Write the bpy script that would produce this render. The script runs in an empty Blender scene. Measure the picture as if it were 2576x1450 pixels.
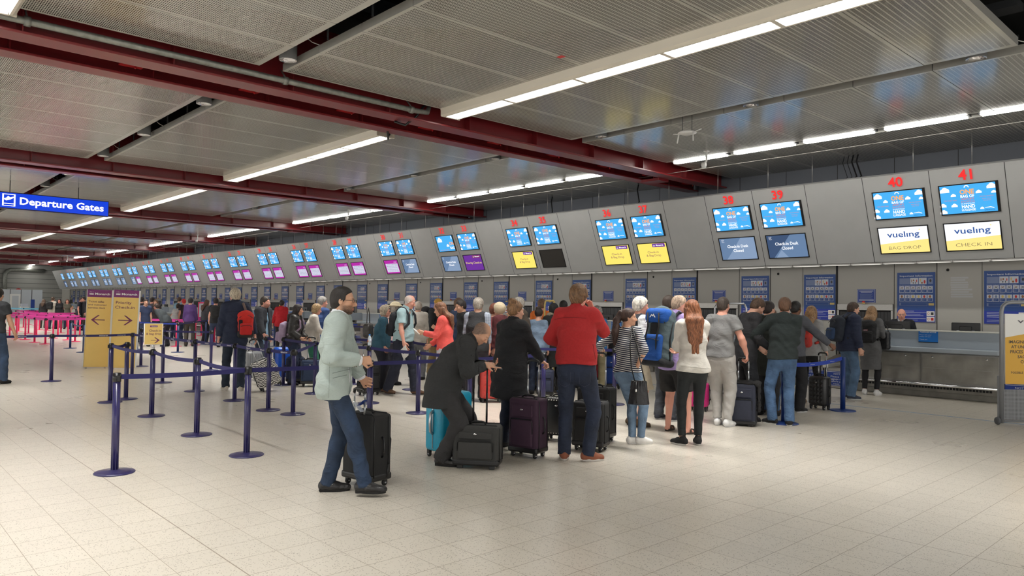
import bpy, bmesh, math, random
import numpy as np
from mathutils import Vector, Matrix, noise as mnoise
SC = bpy.context.scene
COL = SC.collection
PI = math.pi
random.seed(7)
# ---------------------------------------------------------------- camera, light of the place, exposure
CAM_H = 1.65
F_PX, YAW, PITCH, ROLL = 1851.3, 0.82578, 0.023972, 0.0135275
_sy, _cy, _sp, _cp = math.sin(YAW), math.cos(YAW), math.sin(PITCH), math.cos(PITCH)
_fwd = Vector((-_sy*_cp, _cy*_cp, _sp)); _r0 = Vector((_cy, _sy, 0)); _u0 = _r0.cross(_fwd)
_cr, _sr = math.cos(ROLL), math.sin(ROLL)
RIGHT = _cr*_r0 + _sr*_u0; UP = -_sr*_r0 + _cr*_u0; FWD = _fwd
cam_d = bpy.data.cameras.new('camera'); cam = bpy.data.objects.new('camera', cam_d); COL.objects.link(cam)
cam_d.sensor_width = 36; cam_d.lens = F_PX*36/2576; cam_d.clip_start = .05; cam_d.clip_end = 400
M_ = Matrix((RIGHT, UP, -FWD)).transposed().to_4x4(); M_.translation = Vector((0, 0, CAM_H)); cam.matrix_world = M_
SC.camera = cam
w = bpy.data.worlds.new('world'); SC.world = w; w.use_nodes = True
w.node_tree.nodes['Background'].inputs[0].default_value = (1.0, 0.98, 0.94, 1)
w.node_tree.nodes['Background'].inputs[1].default_value = 1.7
SC.view_settings.view_transform = 'Standard'; SC.view_settings.look = 'None'; SC.view_settings.gamma = 1
SC.view_settings.use_curve_mapping = False; SC.view_settings.exposure = 0.19
TUBE_E, LOUVRE_E, LAMP_W = 26.0, 2.2, 330.0          # what the lit tubes give off

def ray(x, y): return (x-1288)/F_PX*RIGHT - (y-725)/F_PX*UP + FWD
def at_z(x, y, z=0.0):
    d = ray(x, y); t = (z-CAM_H)/d.z; return Vector((d.x*t, d.y*t, z))
def at_Y(x, y, Y):
    d = ray(x, y); t = Y/d.y; return Vector((d.x*t, Y, CAM_H+d.z*t))
def pix(P):
    d = Vector(P)-Vector((0, 0, CAM_H)); q = d.dot(FWD); return 1288+F_PX*d.dot(RIGHT)/q, 725-F_PX*d.dot(UP)/q, q

# ---------------------------------------------------------------- materials
def lin(c):
    def f(v):
        v /= 255.; return v/12.92 if v <= .04045 else ((v+.055)/1.055)**2.4
    return (f(c[0]), f(c[1]), f(c[2]), 1)
_mats = {}
def mat(name, col, rough=.6, metal=0, spec=.5, emit=0, noise=0, nscale=20, bump=0, bscale=200, attr=False, coat=0, wrinkle=0):
    if name in _mats: return _mats[name]
    m = bpy.data.materials.new(name); m.use_nodes = True; nt = m.node_tree; b = nt.nodes['Principled BSDF']
    c = lin(col); b.inputs['Base Color'].default_value = c; b.inputs['Roughness'].default_value = rough
    b.inputs['Metallic'].default_value = metal; b.inputs['Specular IOR Level'].default_value = spec
    if coat: b.inputs['Coat Weight'].default_value = coat
    src = None
    if attr:
        a = nt.nodes.new('ShaderNodeAttribute'); a.attribute_name = 'tint'; src = a.outputs['Color']
    if noise:
        tc = nt.nodes.new('ShaderNodeTexCoord'); n = nt.nodes.new('ShaderNodeTexNoise'); n.inputs['Scale'].default_value = nscale
        n.inputs['Detail'].default_value = 4; nt.links.new(tc.outputs['Object'], n.inputs['Vector'])
        mx = nt.nodes.new('ShaderNodeMix'); mx.data_type = 'RGBA'; mx.blend_type = 'MULTIPLY'; mx.inputs['Factor'].default_value = noise
        cr = nt.nodes.new('ShaderNodeMapRange'); cr.inputs[1].default_value = .3; cr.inputs[2].default_value = .7; cr.inputs[3].default_value = .25; cr.inputs[4].default_value = 1.25
        nt.links.new(n.outputs['Fac'], cr.inputs[0]); nt.links.new(cr.outputs[0], mx.inputs[7])
        if src: nt.links.new(src, mx.inputs[6])
        else: mx.inputs[6].default_value = c
        src = mx.outputs[2]
    if src: nt.links.new(src, b.inputs['Base Color'])
    if emit:
        b.inputs['Base Color'].default_value = (c[0]*.12, c[1]*.12, c[2]*.12, 1); b.inputs['Emission Color'].default_value = c; b.inputs['Emission Strength'].default_value = emit
        if src: nt.links.new(src, b.inputs['Emission Color'])
    if bump:
        tc = nt.nodes.new('ShaderNodeTexCoord'); n = nt.nodes.new('ShaderNodeTexNoise'); n.inputs['Scale'].default_value = bscale
        nt.links.new(tc.outputs['Object'], n.inputs['Vector']); bp = nt.nodes.new('ShaderNodeBump')
        bp.inputs['Strength'].default_value = bump; bp.inputs['Distance'].default_value = .004
        nt.links.new(n.outputs['Fac'], bp.inputs['Height']); nt.links.new(bp.outputs[0], b.inputs['Normal'])
        if wrinkle:
            mp = nt.nodes.new('ShaderNodeMapping'); mp.inputs['Scale'].default_value = (1, 1, 1.9); nt.links.new(tc.outputs['Object'], mp.inputs[0])
            n3 = nt.nodes.new('ShaderNodeTexNoise'); n3.inputs['Scale'].default_value = 5; n3.inputs['Detail'].default_value = 3; n3.inputs['Distortion'].default_value = 1.6; nt.links.new(mp.outputs[0], n3.inputs['Vector'])
            rd = mathn(nt, 'ABSOLUTE', mathn(nt, 'SUBTRACT', n3.outputs['Fac'], .5)); b2 = nt.nodes.new('ShaderNodeBump'); b2.inputs['Strength'].default_value = wrinkle; b2.inputs['Distance'].default_value = .05
            nt.links.new(rd, b2.inputs['Height']); nt.links.new(bp.outputs[0], b2.inputs['Normal']); nt.links.new(b2.outputs[0], b.inputs['Normal'])
    _mats[name] = m; return m
def mathn(nt, op, a, b=None, c=None):
    n = nt.nodes.new('ShaderNodeMath'); n.operation = op
    for i, v in enumerate((a, b, c)):
        if v is None: continue
        if isinstance(v, (int, float)): n.inputs[i].default_value = v
        else: nt.links.new(v, n.inputs[i])
    return n.outputs[0]
def xyz(nt):
    g = nt.nodes.new('ShaderNodeNewGeometry'); s = nt.nodes.new('ShaderNodeSeparateXYZ'); nt.links.new(g.outputs['Position'], s.inputs[0]); return s.outputs
def mixc(nt, fac, a, b):
    mx = nt.nodes.new('ShaderNodeMix'); mx.data_type = 'RGBA'
    for i, v in ((0, fac), (6, a), (7, b)):
        if isinstance(v, (int, float)): mx.inputs[i].default_value = v
        elif isinstance(v, tuple): mx.inputs[i].default_value = v
        else: nt.links.new(v, mx.inputs[i])
    return mx.outputs[2]

# ---------------------------------------------------------------- mesh building
class MB:
    def __init__(s): s.v = []; s.f = []; s.m = []; s.sm = []; s.mats = []
    def mi(s, m):
        if m not in s.mats: s.mats.append(m)
        return s.mats.index(m)
    def add(s, vs, fs, m, smooth=False):
        o = len(s.v); i = s.mi(m); s.v += [tuple(v) for v in vs]
        for f in fs: s.f.append(tuple(o+k for k in f)); s.m.append(i); s.sm.append(smooth)
        return s
    def box(s, lo, hi, m, bev=0, M=None):
        if bev:
            bm = bmesh.new(); bmesh.ops.create_cube(bm, size=1)
            c = [(lo[i]+hi[i])/2 for i in range(3)]; d = [hi[i]-lo[i] for i in range(3)]
            for v in bm.verts: v.co = Vector((c[0]+v.co.x*d[0], c[1]+v.co.y*d[1], c[2]+v.co.z*d[2]))
            bev = min(bev, min(d)*.49)
            bmesh.ops.bevel(bm, geom=bm.edges[:], offset=bev, segments=3 if bev > .012 else 2, profile=.5, affect='EDGES')
            return s.bm(bm, m, M, smooth=bev > .02)
        x0, y0, z0 = lo; x1, y1, z1 = hi
        vs = [Vector(p) for p in ((x0,y0,z0),(x1,y0,z0),(x1,y1,z0),(x0,y1,z0),(x0,y0,z1),(x1,y0,z1),(x1,y1,z1),(x0,y1,z1))]
        if M: vs = [M @ v for v in vs]
        return s.add(vs, [(3,2,1,0),(4,5,6,7),(0,1,5,4),(1,2,6,5),(2,3,7,6),(3,0,4,7)], m)
    def bm(s, bm, m, M=None, smooth=False):
        bm.verts.index_update(); vs = [(M @ v.co if M else v.co.copy()) for v in bm.verts]
        s.add(vs, [[v.index for v in f.verts] for f in bm.faces], m, smooth); bm.free(); return s
    def quad(s, a, b, c, d, m): return s.add([a, b, c, d], [(0,1,2,3)], m)
    def tube(s, pts, r, m, n=8, smooth=True, cap=True, closed=False):
        pts = [Vector(p) for p in pts]; rr = r if isinstance(r, (list, tuple)) else [r]*len(pts)
        vs = []; N = len(pts); up = None
        for i, p in enumerate(pts):
            a = pts[(i-1) % N] if (i or closed) else p; b = pts[(i+1) % N] if (i < N-1 or closed) else p
            d = (b-a).normalized() if (b-a).length > 1e-9 else Vector((0,0,1))
            if up is None: up = d.orthogonal().normalized()
            up = (up-d*up.dot(d)); up = up.normalized() if up.length > 1e-6 else d.orthogonal().normalized()
            q = d.cross(up)
            for k in range(n): t = 2*PI*k/n; vs.append(p+(up*math.cos(t)+q*math.sin(t))*rr[i])
        fs = []
        for i in range(N if closed else N-1):
            j = (i+1) % N
            for k in range(n): fs.append((i*n+k, i*n+(k+1) % n, j*n+(k+1) % n, j*n+k))
        if cap and not closed: fs.append(tuple(range(n-1, -1, -1))); fs.append(tuple((N-1)*n+k for k in range(n)))
        return s.add(vs, fs, m, smooth)
    def cyl(s, p, r, h, m, n=24, r2=None, smooth=True):
        r2 = r if r2 is None else r2; vs = []
        for (rr, z) in ((r, 0), (r2, h)):
            for k in range(n): t = 2*PI*k/n; vs.append((p[0]+rr*math.cos(t), p[1]+rr*math.sin(t), p[2]+z))
        s.add(vs, [(k, (k+1) % n, n+(k+1) % n, n+k) for k in range(n)], m, smooth)
        i = len(s.v)-2*n; s.f += [tuple(i+k for k in range(n-1, -1, -1)), tuple(i+n+k for k in range(n))]; s.m += [s.mi(m)]*2; s.sm += [False]*2
        return s
    def lathe(s, p, prof, m, n=32, M=None):
        vs = []
        for (r, z) in prof:
            for k in range(n): t = 2*PI*k/n; v = Vector((p[0]+r*math.cos(t), p[1]+r*math.sin(t), p[2]+z)); vs.append(M @ v if M else v)
        fs = [(i*n+k, i*n+(k+1) % n, (i+1)*n+(k+1) % n, (i+1)*n+k) for i in range(len(prof)-1) for k in range(n)]
        return s.add(vs, fs, m, True)
    def prism(s, poly, a, b, m):      # poly: points p(u,v) -> Vector given by callables a(u,v), b(u,v)
        n = len(poly); vs = [a(*p) for p in poly]+[b(*p) for p in poly]
        return s.add(vs, [tuple(range(n)), tuple(range(2*n-1, n-1, -1))]+[(k, n+k, n+(k+1) % n, (k+1) % n) for k in range(n)], m)
    def mesh(s, name):
        me = bpy.data.meshes.new(name); me.from_pydata(s.v, [], s.f)
        for m in s.mats: me.materials.append(m)
        me.polygons.foreach_set('material_index', s.m); me.polygons.foreach_set('use_smooth', s.sm); me.update(); return me
    def build(s, name, parent=None, loc=None, rot=None, label=None):
        o = bpy.data.objects.new(name, s.mesh(name)); COL.objects.link(o)
        if parent is not None: o.parent = parent
        if loc is not None: o.location = loc
        if rot is not None: o.rotation_euler = rot
        if label: o['label'] = label
        return o
def tag(o, label, cat=None, group=None, kind=None):
    o['label'] = label
    if cat: o['category'] = cat
    if group: o['group'] = group
    if kind: o['kind'] = kind
    return o
def empty(name, loc=(0,0,0), rz=0, label=None, cat=None, group=None):
    o = bpy.data.objects.new(name, None); o.empty_display_size = .1; COL.objects.link(o); o.location = loc; o.rotation_euler = (0, 0, rz)
    if label: tag(o, label, cat, group)
    return o
def structure(mb, name, label=None):
    o = mb.build(name); o['kind'] = 'structure'
    if label: o['label'] = label
    return o
_kids = {}
def copy_tree(o, parent=None, loc=None, rz=None, label=None):
    c = o.copy(); COL.objects.link(c)
    if parent is not None: c.parent = parent
    if loc is not None: c.location = loc
    if rz is not None: c.rotation_euler = (0, 0, rz)
    if label: c['label'] = label
    for ch in list(o.children): copy_tree(ch, c)
    return c
# text turned into flat mesh pieces, appended to an MB in a plane frame (O, U right, V up, N out)
_tc = {}
def text_geo(txt, bold=0.0):
    k = (txt, bold)
    if k in _tc: return _tc[k]
    cu = bpy.data.curves.new('t', 'FONT'); cu.body = txt; cu.size = 1; cu.resolution_u = 2; cu.offset = bold
    o = bpy.data.objects.new('t', cu); COL.objects.link(o); dg = bpy.context.evaluated_depsgraph_get(); dg.update()
    me = bpy.data.meshes.new_from_object(o.evaluated_get(dg))
    vs = [v.co.copy() for v in me.vertices]; fs = [tuple(p.vertices) for p in me.polygons]
    bpy.data.objects.remove(o); bpy.data.curves.remove(cu); bpy.data.meshes.remove(me)
    _tc[k] = (vs, fs); return _tc[k]
class Plane:
    """a printed or lit surface: O is its lower left corner, U and V unit vectors along width and height"""
    def __init__(s, O, U, V, w, h):
        s.O = Vector(O); s.U = Vector(U).normalized(); s.V = Vector(V).normalized(); s.N = s.U.cross(s.V); s.w = w; s.h = h; s.l = 0
    def P(s, u, v, e=0): return s.O+s.U*(u*s.w)+s.V*(v*s.h)+s.N*e
    def rect(s, mb, u0, v0, u1, v1, m, e=.001):
        mb.quad(s.P(u0, v0, e), s.P(u1, v0, e), s.P(u1, v1, e), s.P(u0, v1, e), m)
    def poly(s, mb, pts, m, e=.0015): mb.add([s.P(u, v, e) for u, v in pts], [tuple(range(len(pts)))], m)
    def disc(s, mb, u, v, ru, rv, m, e=.0015, n=16, a0=0, a1=2*PI):
        s.poly(mb, [(u+ru*math.cos(a0+(a1-a0)*k/n), v+rv*math.sin(a0+(a1-a0)*k/n)) for k in range(n+(0 if a1-a0 > 6.2 else 1))], m, e)
    def text(s, mb, txt, u, v, h, m, width=None, bold=0.0, align='c', e=.002):
        """baseline centre (u,v), cap height h in units of plane height, optional width in units of plane width"""
        vs, fs = text_geo(txt, bold)
        if not vs: return
        x0 = min(p.x for p in vs); x1 = max(p.x for p in vs); sc = h*s.h/.7; sx = sc
        if width: sx = width*s.w/max(x1-x0, 1e-6)
        off = {'c': (x0+x1)/2, 'l': x0, 'r': x1}[align]
        mb.add([s.O+s.U*(u*s.w+(p.x-off)*sx)+s.V*(v*s.h+p.y*sc)+s.N*e for p in vs], fs, m)
# ================================================================ the hall
CEIL = 5.10; WALL_Y = 17.5; X_END = -88.0; X_NEAR = 14.0; Y_NEAR = -16.0
BAY = 9.83; PAN = 7.84
def floor_mat():
    m = bpy.data.materials.new('terrazzo_tiles'); m.use_nodes = True; nt = m.node_tree; b = nt.nodes['Principled BSDF']
    X, Y, Z = xyz(nt)
    def lines(c, off, pitch, wdt):
        t = mathn(nt, 'FRACT', mathn(nt, 'DIVIDE', mathn(nt, 'ADD', c, 100*pitch-off), pitch))
        return mathn(nt, 'LESS_THAN', mathn(nt, 'ABSOLUTE', mathn(nt, 'SUBTRACT', t, .5)), wdt/pitch/2)
    lx = lines(X, -1.851+.157, .3135, .0045); ly = lines(Y, 5.692+.158, .3165, .0035); ly2 = lines(Y, 5.692+.158*12, .3165*12, .007)
    g = mathn(nt, 'MAXIMUM', mathn(nt, 'MAXIMUM', lx, ly), ly2)
    # each tile slightly its own tone
    ix = mathn(nt, 'FLOOR', mathn(nt, 'DIVIDE', mathn(nt, 'ADD', X, 100*.3135+1.851), .3135)); iy = mathn(nt, 'FLOOR', mathn(nt, 'DIVIDE', mathn(nt, 'ADD', Y, 100*.3165-5.692), .3165))
    cb = nt.nodes.new('ShaderNodeCombineXYZ'); nt.links.new(ix, cb.inputs[0]); nt.links.new(iy, cb.inputs[1])
    wn = nt.nodes.new('ShaderNodeTexWhiteNoise'); nt.links.new(cb.outputs[0], wn.inputs['Vector'])
    tone = mathn(nt, 'MULTIPLY_ADD', wn.outputs['Value'], .05, .955)
    geo = nt.nodes.new('ShaderNodeNewGeometry')
    n1 = nt.nodes.new('ShaderNodeTexVoronoi'); n1.inputs['Scale'].default_value = 72; nt.links.new(geo.outputs['Position'], n1.inputs['Vector'])
    n0 = nt.nodes.new('ShaderNodeTexNoise'); n0.inputs['Scale'].default_value = 30; nt.links.new(geo.outputs['Position'], n0.inputs['Vector'])
    sp = mathn(nt, 'MULTIPLY', mathn(nt, 'LESS_THAN', n1.outputs['Distance'], .27), mathn(nt, 'GREATER_THAN', n0.outputs['Fac'], .46))
    n2 = nt.nodes.new('ShaderNodeTexNoise'); n2.inputs['Scale'].default_value = .8; n2.inputs['Detail'].default_value = 5; nt.links.new(geo.outputs['Position'], n2.inputs['Vector'])
    tone = mathn(nt, 'MULTIPLY', tone, mathn(nt, 'MULTIPLY_ADD', n2.outputs['Fac'], .10, .95))
    vm = nt.nodes.new('ShaderNodeVectorMath'); vm.operation = 'SCALE'; vm.inputs[0].default_value = lin((206, 199, 187))[:3]; nt.links.new(tone, vm.inputs['Scale'])
    c1 = mixc(nt, mathn(nt, 'MULTIPLY', sp, .7), vm.outputs[0], lin((112, 104, 92)))
    c2 = mixc(nt, mathn(nt, 'MULTIPLY', g, .9), c1, lin((128, 115, 100)))
    nt.links.new(c2, b.inputs['Base Color'])
    nt.links.new(mathn(nt, 'MULTIPLY_ADD', n2.outputs['Fac'], .1, .24), b.inputs['Roughness']); b.inputs['Specular IOR Level'].default_value = .45
    return m
def perforated():
    m = bpy.data.materials.new('perforated_panel'); m.use_nodes = True; nt = m.node_tree; b = nt.nodes['Principled BSDF']
    tc = nt.nodes.new('ShaderNodeTexCoord'); s = nt.nodes.new('ShaderNodeSeparateXYZ'); nt.links.new(tc.outputs['Object'], s.inputs[0]); X, Y = s.outputs[0], s.outputs[1]
    fx = mathn(nt, 'FRACT', mathn(nt, 'DIVIDE', mathn(nt, 'ADD', X, .02), .0655)); fy = mathn(nt, 'FRACT', mathn(nt, 'DIVIDE', Y, .024))
    hole = mathn(nt, 'MULTIPLY', mathn(nt, 'GREATER_THAN', fx, .24), mathn(nt, 'GREATER_THAN', fy, .46))
    px = mathn(nt, 'FRACT', mathn(nt, 'DIVIDE', X, 1.12)); edge = mathn(nt, 'MULTIPLY', mathn(nt, 'GREATER_THAN', px, .04), mathn(nt, 'LESS_THAN', px, .955))
    ey = mathn(nt, 'MULTIPLY', mathn(nt, 'GREATER_THAN', Y, .05), mathn(nt, 'LESS_THAN', Y, 2.9))
    hole = mathn(nt, 'MULTIPLY', mathn(nt, 'MULTIPLY', hole, edge), ey)
    n2 = nt.nodes.new('ShaderNodeTexNoise'); n2.inputs['Scale'].default_value = 1.3; nt.links.new(tc.outputs['Object'], n2.inputs['Vector'])
    c0 = mixc(nt, n2.outputs['Fac'], lin((174, 173, 165)), lin((190, 189, 181)))
    nt.links.new(mixc(nt, hole, c0, lin((78, 76, 70))), b.inputs['Base Color'])
    b.inputs['Roughness'].default_value = .3; b.inputs['Metallic'].default_value = 0.0; b.inputs['Specular IOR Level'].default_value = .6
    nt.links.new(mathn(nt, 'MULTIPLY_ADD', n2.outputs['Fac'], .08, .12), b.inputs['Roughness'])
    return m
FLOOR_M = floor_mat(); PERF_M = perforated()
M_panel_edge = mat('panel_edge', (150, 149, 144), .45)
M_void = mat('ceiling_void', (26, 27, 29), .9)
M_duct = mat('void_ducting', (52, 54, 58), .6)
M_red = mat('red_steel', (122, 34, 38), .3, spec=.6)
M_red2 = mat('red_steel_bright', (170, 30, 34), .4)
M_galv = mat('galvanised_pipe', (150, 152, 146), .45, metal=.6, noise=.35, nscale=12)
M_wall = mat('wall_panel_grey', (176, 174, 168), .5)
M_wall_d = mat('dark_wall_panel', (96, 100, 108), .6)
M_bulk = mat('bulkhead_grey', (166, 167, 167), .42, noise=.05, nscale=3)
M_seam = mat('seam_dark', (40, 40, 42), .8); M_seam2 = mat('seam_soft', (104, 103, 100), .8)
M_black = mat('black_plastic', (22, 22, 24), .35)
M_black_m = mat('black_matte', (24, 24, 26), .8)
M_white = mat('white_paint', (226, 226, 224), .4)
M_steel = mat('brushed_steel', (160, 158, 154), .34, metal=.75, noise=.12, nscale=60)
M_chrome = mat('chrome', (225, 225, 228), .12, metal=1)
M_cream = mat('lamp_cream', (214, 208, 194), .4)
M_tube = mat('lit_tube', (255, 252, 244), .5, emit=TUBE_E)
M_louv_e = mat('lit_tube_behind_louvre', (252, 250, 244), .5, emit=LOUVRE_E)
M_louv = mat('louvre_blade', (168, 172, 174), .35)

mb = MB(); mb.box((X_END-1, Y_NEAR, -.2), (X_NEAR, WALL_Y+.3, 0), FLOOR_M); structure(mb, 'floor', 'pale speckled terrazzo tile floor')
mb = MB(); mb.box((X_END-1, Y_NEAR, 6.4), (X_NEAR, WALL_Y+.3, 6.5), M_void); structure(mb, 'ceiling', 'dark void above the suspended ceiling')
# the back wall: lower part with check-in modules, upper dark panelling
PER = 3.84; NMOD = 22
mb = MB(); mb.box((X_END, WALL_Y, 0), (X_NEAR, WALL_Y+.3, 3.0), M_wall)
mb.box((X_END, WALL_Y, 3.0), (X_NEAR, WALL_Y+.3, 6.4), M_wall_d)
x = X_NEAR
for k in range(-2, 22):
    a = -7.60-PER*(k-0)            # black joint of each module
    if a < X_END: break
    mb.box((a-.02, WALL_Y-.012, 0), (a+.02, WALL_Y, 3.0), M_seam)
    mb.box((a+1.28-.005, WALL_Y-.004, 0), (a+1.28+.005, WALL_Y, 3.0), M_seam)
    mb.box((a+2.15-.007, WALL_Y-.006, 0), (a+2.15+.007, WALL_Y, 3.0), M_seam)
    mb.box((a+3.0-.006, WALL_Y-.004, 0), (a+3.0+.006, WALL_Y, 3.0), M_seam2)
    for j in range(3): mb.box((a+j*1.28-.006, WALL_Y-.004, 3.0), (a+j*1.28+.006, WALL_Y, CEIL+.3), M_seam)
structure(mb, 'wall_back', 'grey panelled wall behind the check-in desks')
M_corr = bpy.data.materials.new('corrugated_wall'); M_corr.use_nodes = True
nt = M_corr.node_tree; X, Y, Z = xyz(nt); fz = mathn(nt, 'FRACT', mathn(nt, 'DIVIDE', Z, .46))
nt.links.new(mixc(nt, mathn(nt, 'LESS_THAN', fz, .09), lin((150, 150, 146)), lin((84, 86, 86))), nt.nodes['Principled BSDF'].inputs['Base Color'])
mb = MB(); mb.box((X_END-.3, Y_NEAR, 0), (X_END, WALL_Y, 6.4), M_corr); structure(mb, 'wall_end', 'grey ribbed wall closing the far end of the hall')

# suspended ceiling: bays of perforated panels with open slots between them
SLOTS = [(-15.6, -15.2), (-12.25, -11.9), (-8.92, -8.56), (-5.57, -5.22), (-2.22, -1.87), (1.13, 1.48), (4.48, 4.84), (7.83, 8.17), (11.17, 11.5), (14.5, 14.8)]
ST = [(SLOTS[i][1], SLOTS[i+1][0]) for i in range(3, len(SLOTS)-1)]+[(14.8, 17.48)]
nb = 9
for b in range(-1, nb):
    x1 = -2.52-BAY*b; x0 = x1-PAN
    for (y0, y1) in ST:
        mb = MB()
        for k in range(7):
            a = 1.12*k+.006; c = 1.12*(k+1)-.006
            mb.quad((a, 0, 0), (a, y1-y0, 0), (c, y1-y0, 0), (c, 0, 0), PERF_M)
            for q in (((a, 0), (c, 0)), ((c, 0), (c, y1-y0)), ((c, y1-y0), (a, y1-y0)), ((a, y1-y0), (a, 0))):
                (ax, ay), (bx, by) = q; mb.quad((ax, ay, 0), (bx, by, 0), (bx, by, .11), (ax, ay, .11), M_panel_edge)
            mb.quad((a, 0, .05), (c, 0, .05), (c, y1-y0, .05), (a, y1-y0, .05), M_void)
        o = mb.build('ceiling_panels', loc=(x0, y0, CEIL)); o['kind'] = 'structure'; o['label'] = 'perforated grey metal ceiling panels'
    # slot hangers and ducting above
    mb = MB()
    for (y0, y1) in SLOTS[4:]:
        for k in range(8):
            xx = x0+1.12*k+.3; mb.box((xx-.012, y1-.04, CEIL+.1), (xx+.012, y1-.02, 6.4), M_duct)
        mb.box((x0, y0-.05, 5.62), (x1, y0+.25, 5.72), M_duct)
    for k in range(3): mb.box((x0+1+k*2.7, -6, 5.8), (x0+1.3+k*2.7, 17.4, 6.05), M_duct)
    o = mb.build('ceiling_hangers'); o['kind'] = 'structure'; o['label'] = 'dark hangers and ducts above the ceiling slots'

# twin red I beams hanging between the bays
def ibeam(name, xc, y0, y1, zb, h, wf, lab):
    mb = MB()
    mb.box((xc-wf/2, y0, zb), (xc+wf/2, y1, zb+.035), M_red, bev=.006)
    mb.box((xc-.012, y0, zb+.035), (xc+.012, y1, zb+h-.03), M_red)
    mb.box((xc-wf/2, y0, zb+h-.03), (xc+wf/2, y1, zb+h), M_red)
    n = int((y1-y0)/1.75)
    for k in range(n): yy = y0+.6+k*1.75; mb.box((xc-wf/2+.02, yy, zb+.035), (xc+wf/2-.02, yy+.012, zb+h-.03), M_red)
    o = mb.build(name); o['kind'] = 'structure'; o['label'] = lab
for b in range(0, nb):
    X0 = -10.70-BAY*b
    ibeam('beam', X0, -6, 17.45, 4.86, 1.1, .36, 'dark red steel roof beam with a wide lower flange')
    ibeam('beam', X0-.86, -6, 17.45, 4.86, 1.1, .33, 'dark red steel roof beam, the farther of its pair')
    mb = MB()
    for k in range(13): yy = -4+k*1.72; mb.box((X0-.7, yy, 4.98), (X0-.16, yy+.3, 5.0), M_red2); mb.box((X0-.45, yy+.14, 4.9), (X0-.43, yy+.16, 4.98), M_red2)
    mb.box((X0-.7, 14.9, 4.80), (X0-.16, 15.3, 4.86), M_red)
    o = mb.build('beam_plates'); o['kind'] = 'structure'; o['label'] = 'bright red plates between the twin beams'
    # outer stub ends, thinner, near the wall
mb = MB(); mb.tube([(-10.46, -6, 5.0), (-10.46, 5.2, 5.0), (-10.46, 7.35, 5.0), (-10.5, 7.6, 5.03), (-10.55, 7.68, 5.2)], .045, M_galv, 12)
for yy in (4.9, 7.2, 1.6): mb.tube([(-10.46, yy, 5.0), (-10.46, yy+.07, 5.0)], .062, M_galv, 12); mb.tube([(-10.46, yy+.035, 5.05), (-10.62, yy+.035, 5.2)], .012, M_galv, 6)
tag(mb.build('conduit_pipe'), 'galvanised pipe clipped along the nearest red beam', 'pipe')

# light fittings
def louvre_lamp(x0, x1, yc, lab, lit=True):
    L = x1-x0; root = empty('louvre_lamp', ((x0+x1)/2, yc, CEIL-.13), 0, lab, 'ceiling light', 'long louvred ceiling lamps')
    h = MB(); wd = .17
    prof = [(-wd-.06, .13), (-wd-.03, .03), (-wd+.01, 0), (-wd+.04, 0), (-wd+.05, .07)]
    pr = prof+[(-a, b) for a, b in reversed(prof)]
    n = len(pr); vs = [(-L/2, a, b) for a, b in pr]+[(L/2, a, b) for a, b in pr]
    h.add(vs, [(k, k+1, n+k+1, n+k) for k in range(n-1)], M_cream, False)
    h.box((-L/2, -wd+.05, .07), (L/2, wd-.05, .09), M_cream)
    for sx in (-1, 1): h.box((sx*L/2-.02, -wd-.04, .0), (sx*L/2+.02, wd+.04, .13), M_cream, bev=.01)
    ns = 5
    for k in range(1, ns): xx = -L/2+L*k/ns; h.box((xx-.03, -wd+.03, -.002), (xx+.03, wd-.03, .03), M_cream)
    h.build('housing', root)
    e = MB(); e.tube([(-L/2+.06, -.05, .052), (L/2-.06, -.05, .052)], .008, M_louv_e, 6); e.tube([(-L/2+.06, .05, .052), (L/2-.06, .05, .052)], .008, M_louv_e, 6)
    e.build('tube', root, label='lit fluorescent tube')
    ld = bpy.data.lights.new('lamp_light', 'AREA'); ld.shape = 'RECTANGLE'; ld.size = L-.1; ld.size_y = .2; ld.energy = LAMP_W; ld.spread = math.radians(104); ld.color = (1, .975, .925)
    lo = bpy.data.objects.new('lamp_light', ld); COL.objects.link(lo); lo.parent = root; lo.location = (0, 0, .066)
    g = MB(); p = .075; nx = int(L/p)
    for k in range(nx): xx = -L/2+.03+k*(L-.06)/nx; g.quad((xx, -wd+.05, .002), (xx, wd-.05, .002), (xx+.01, wd-.05, .05), (xx+.01, -wd+.05, .05), M_louv)
    for yy in (-.06, 0, .06): g.quad((-L/2, yy, .002), (L/2, yy, .002), (L/2, yy+.008, .05), (-L/2, yy+.008, .05), M_louv)
    g.build('louvre', root)
    return root
def ordinal(i): return ['nearest', 'second nearest', 'third nearest', 'fourth nearest', 'fifth nearest', 'sixth nearest', 'seventh nearest', 'eighth nearest', 'ninth nearest', 'tenth nearest'][i]
l0 = louvre_lamp(-10.35, -2.62, 8.0, 'long cream louvred lamp crossing the ceiling at upper right of the hall')
for b in range(1, 8):
    copy_tree(l0, None, (-6.485-BAY*b, 8.0, CEIL-.13), 0, 'long cream louvred ceiling lamp in the %s bay beyond the big one' % ['', 'first', 'second', 'third', 'fourth', 'fifth', 'sixth', 'seventh'][b])
for b in range(-1, 5):
    copy_tree(l0, None, (-6.4-BAY*b-.05, 1.3, CEIL-.13), 0, 'louvred ceiling lamp over the near side, %s' % ['first bay', 'x', 'second bay', 'third bay', 'fourth bay', 'fifth bay'][b] if b else 'louvred ceiling lamp whose rounded end shows in the top left corner')
for b in range(-1, 3):
    copy_tree(l0, None, (-6.4-BAY*b, -5.4, CEIL-.13), 0, 'louvred ceiling lamp behind the viewer, bay %s' % ['zero', 'one', 'two', 'three'][b+1])
copy_tree(l0, None, (-6.485+BAY, 8.0, CEIL-.13), 0, 'long cream louvred lamp nearest the desk end beyond the picture')
mb = MB(); L = 1.37
mb.box((-L/2, -.075, 0), (L/2, .075, .03), M_tube, bev=.012); t0 = None
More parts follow.
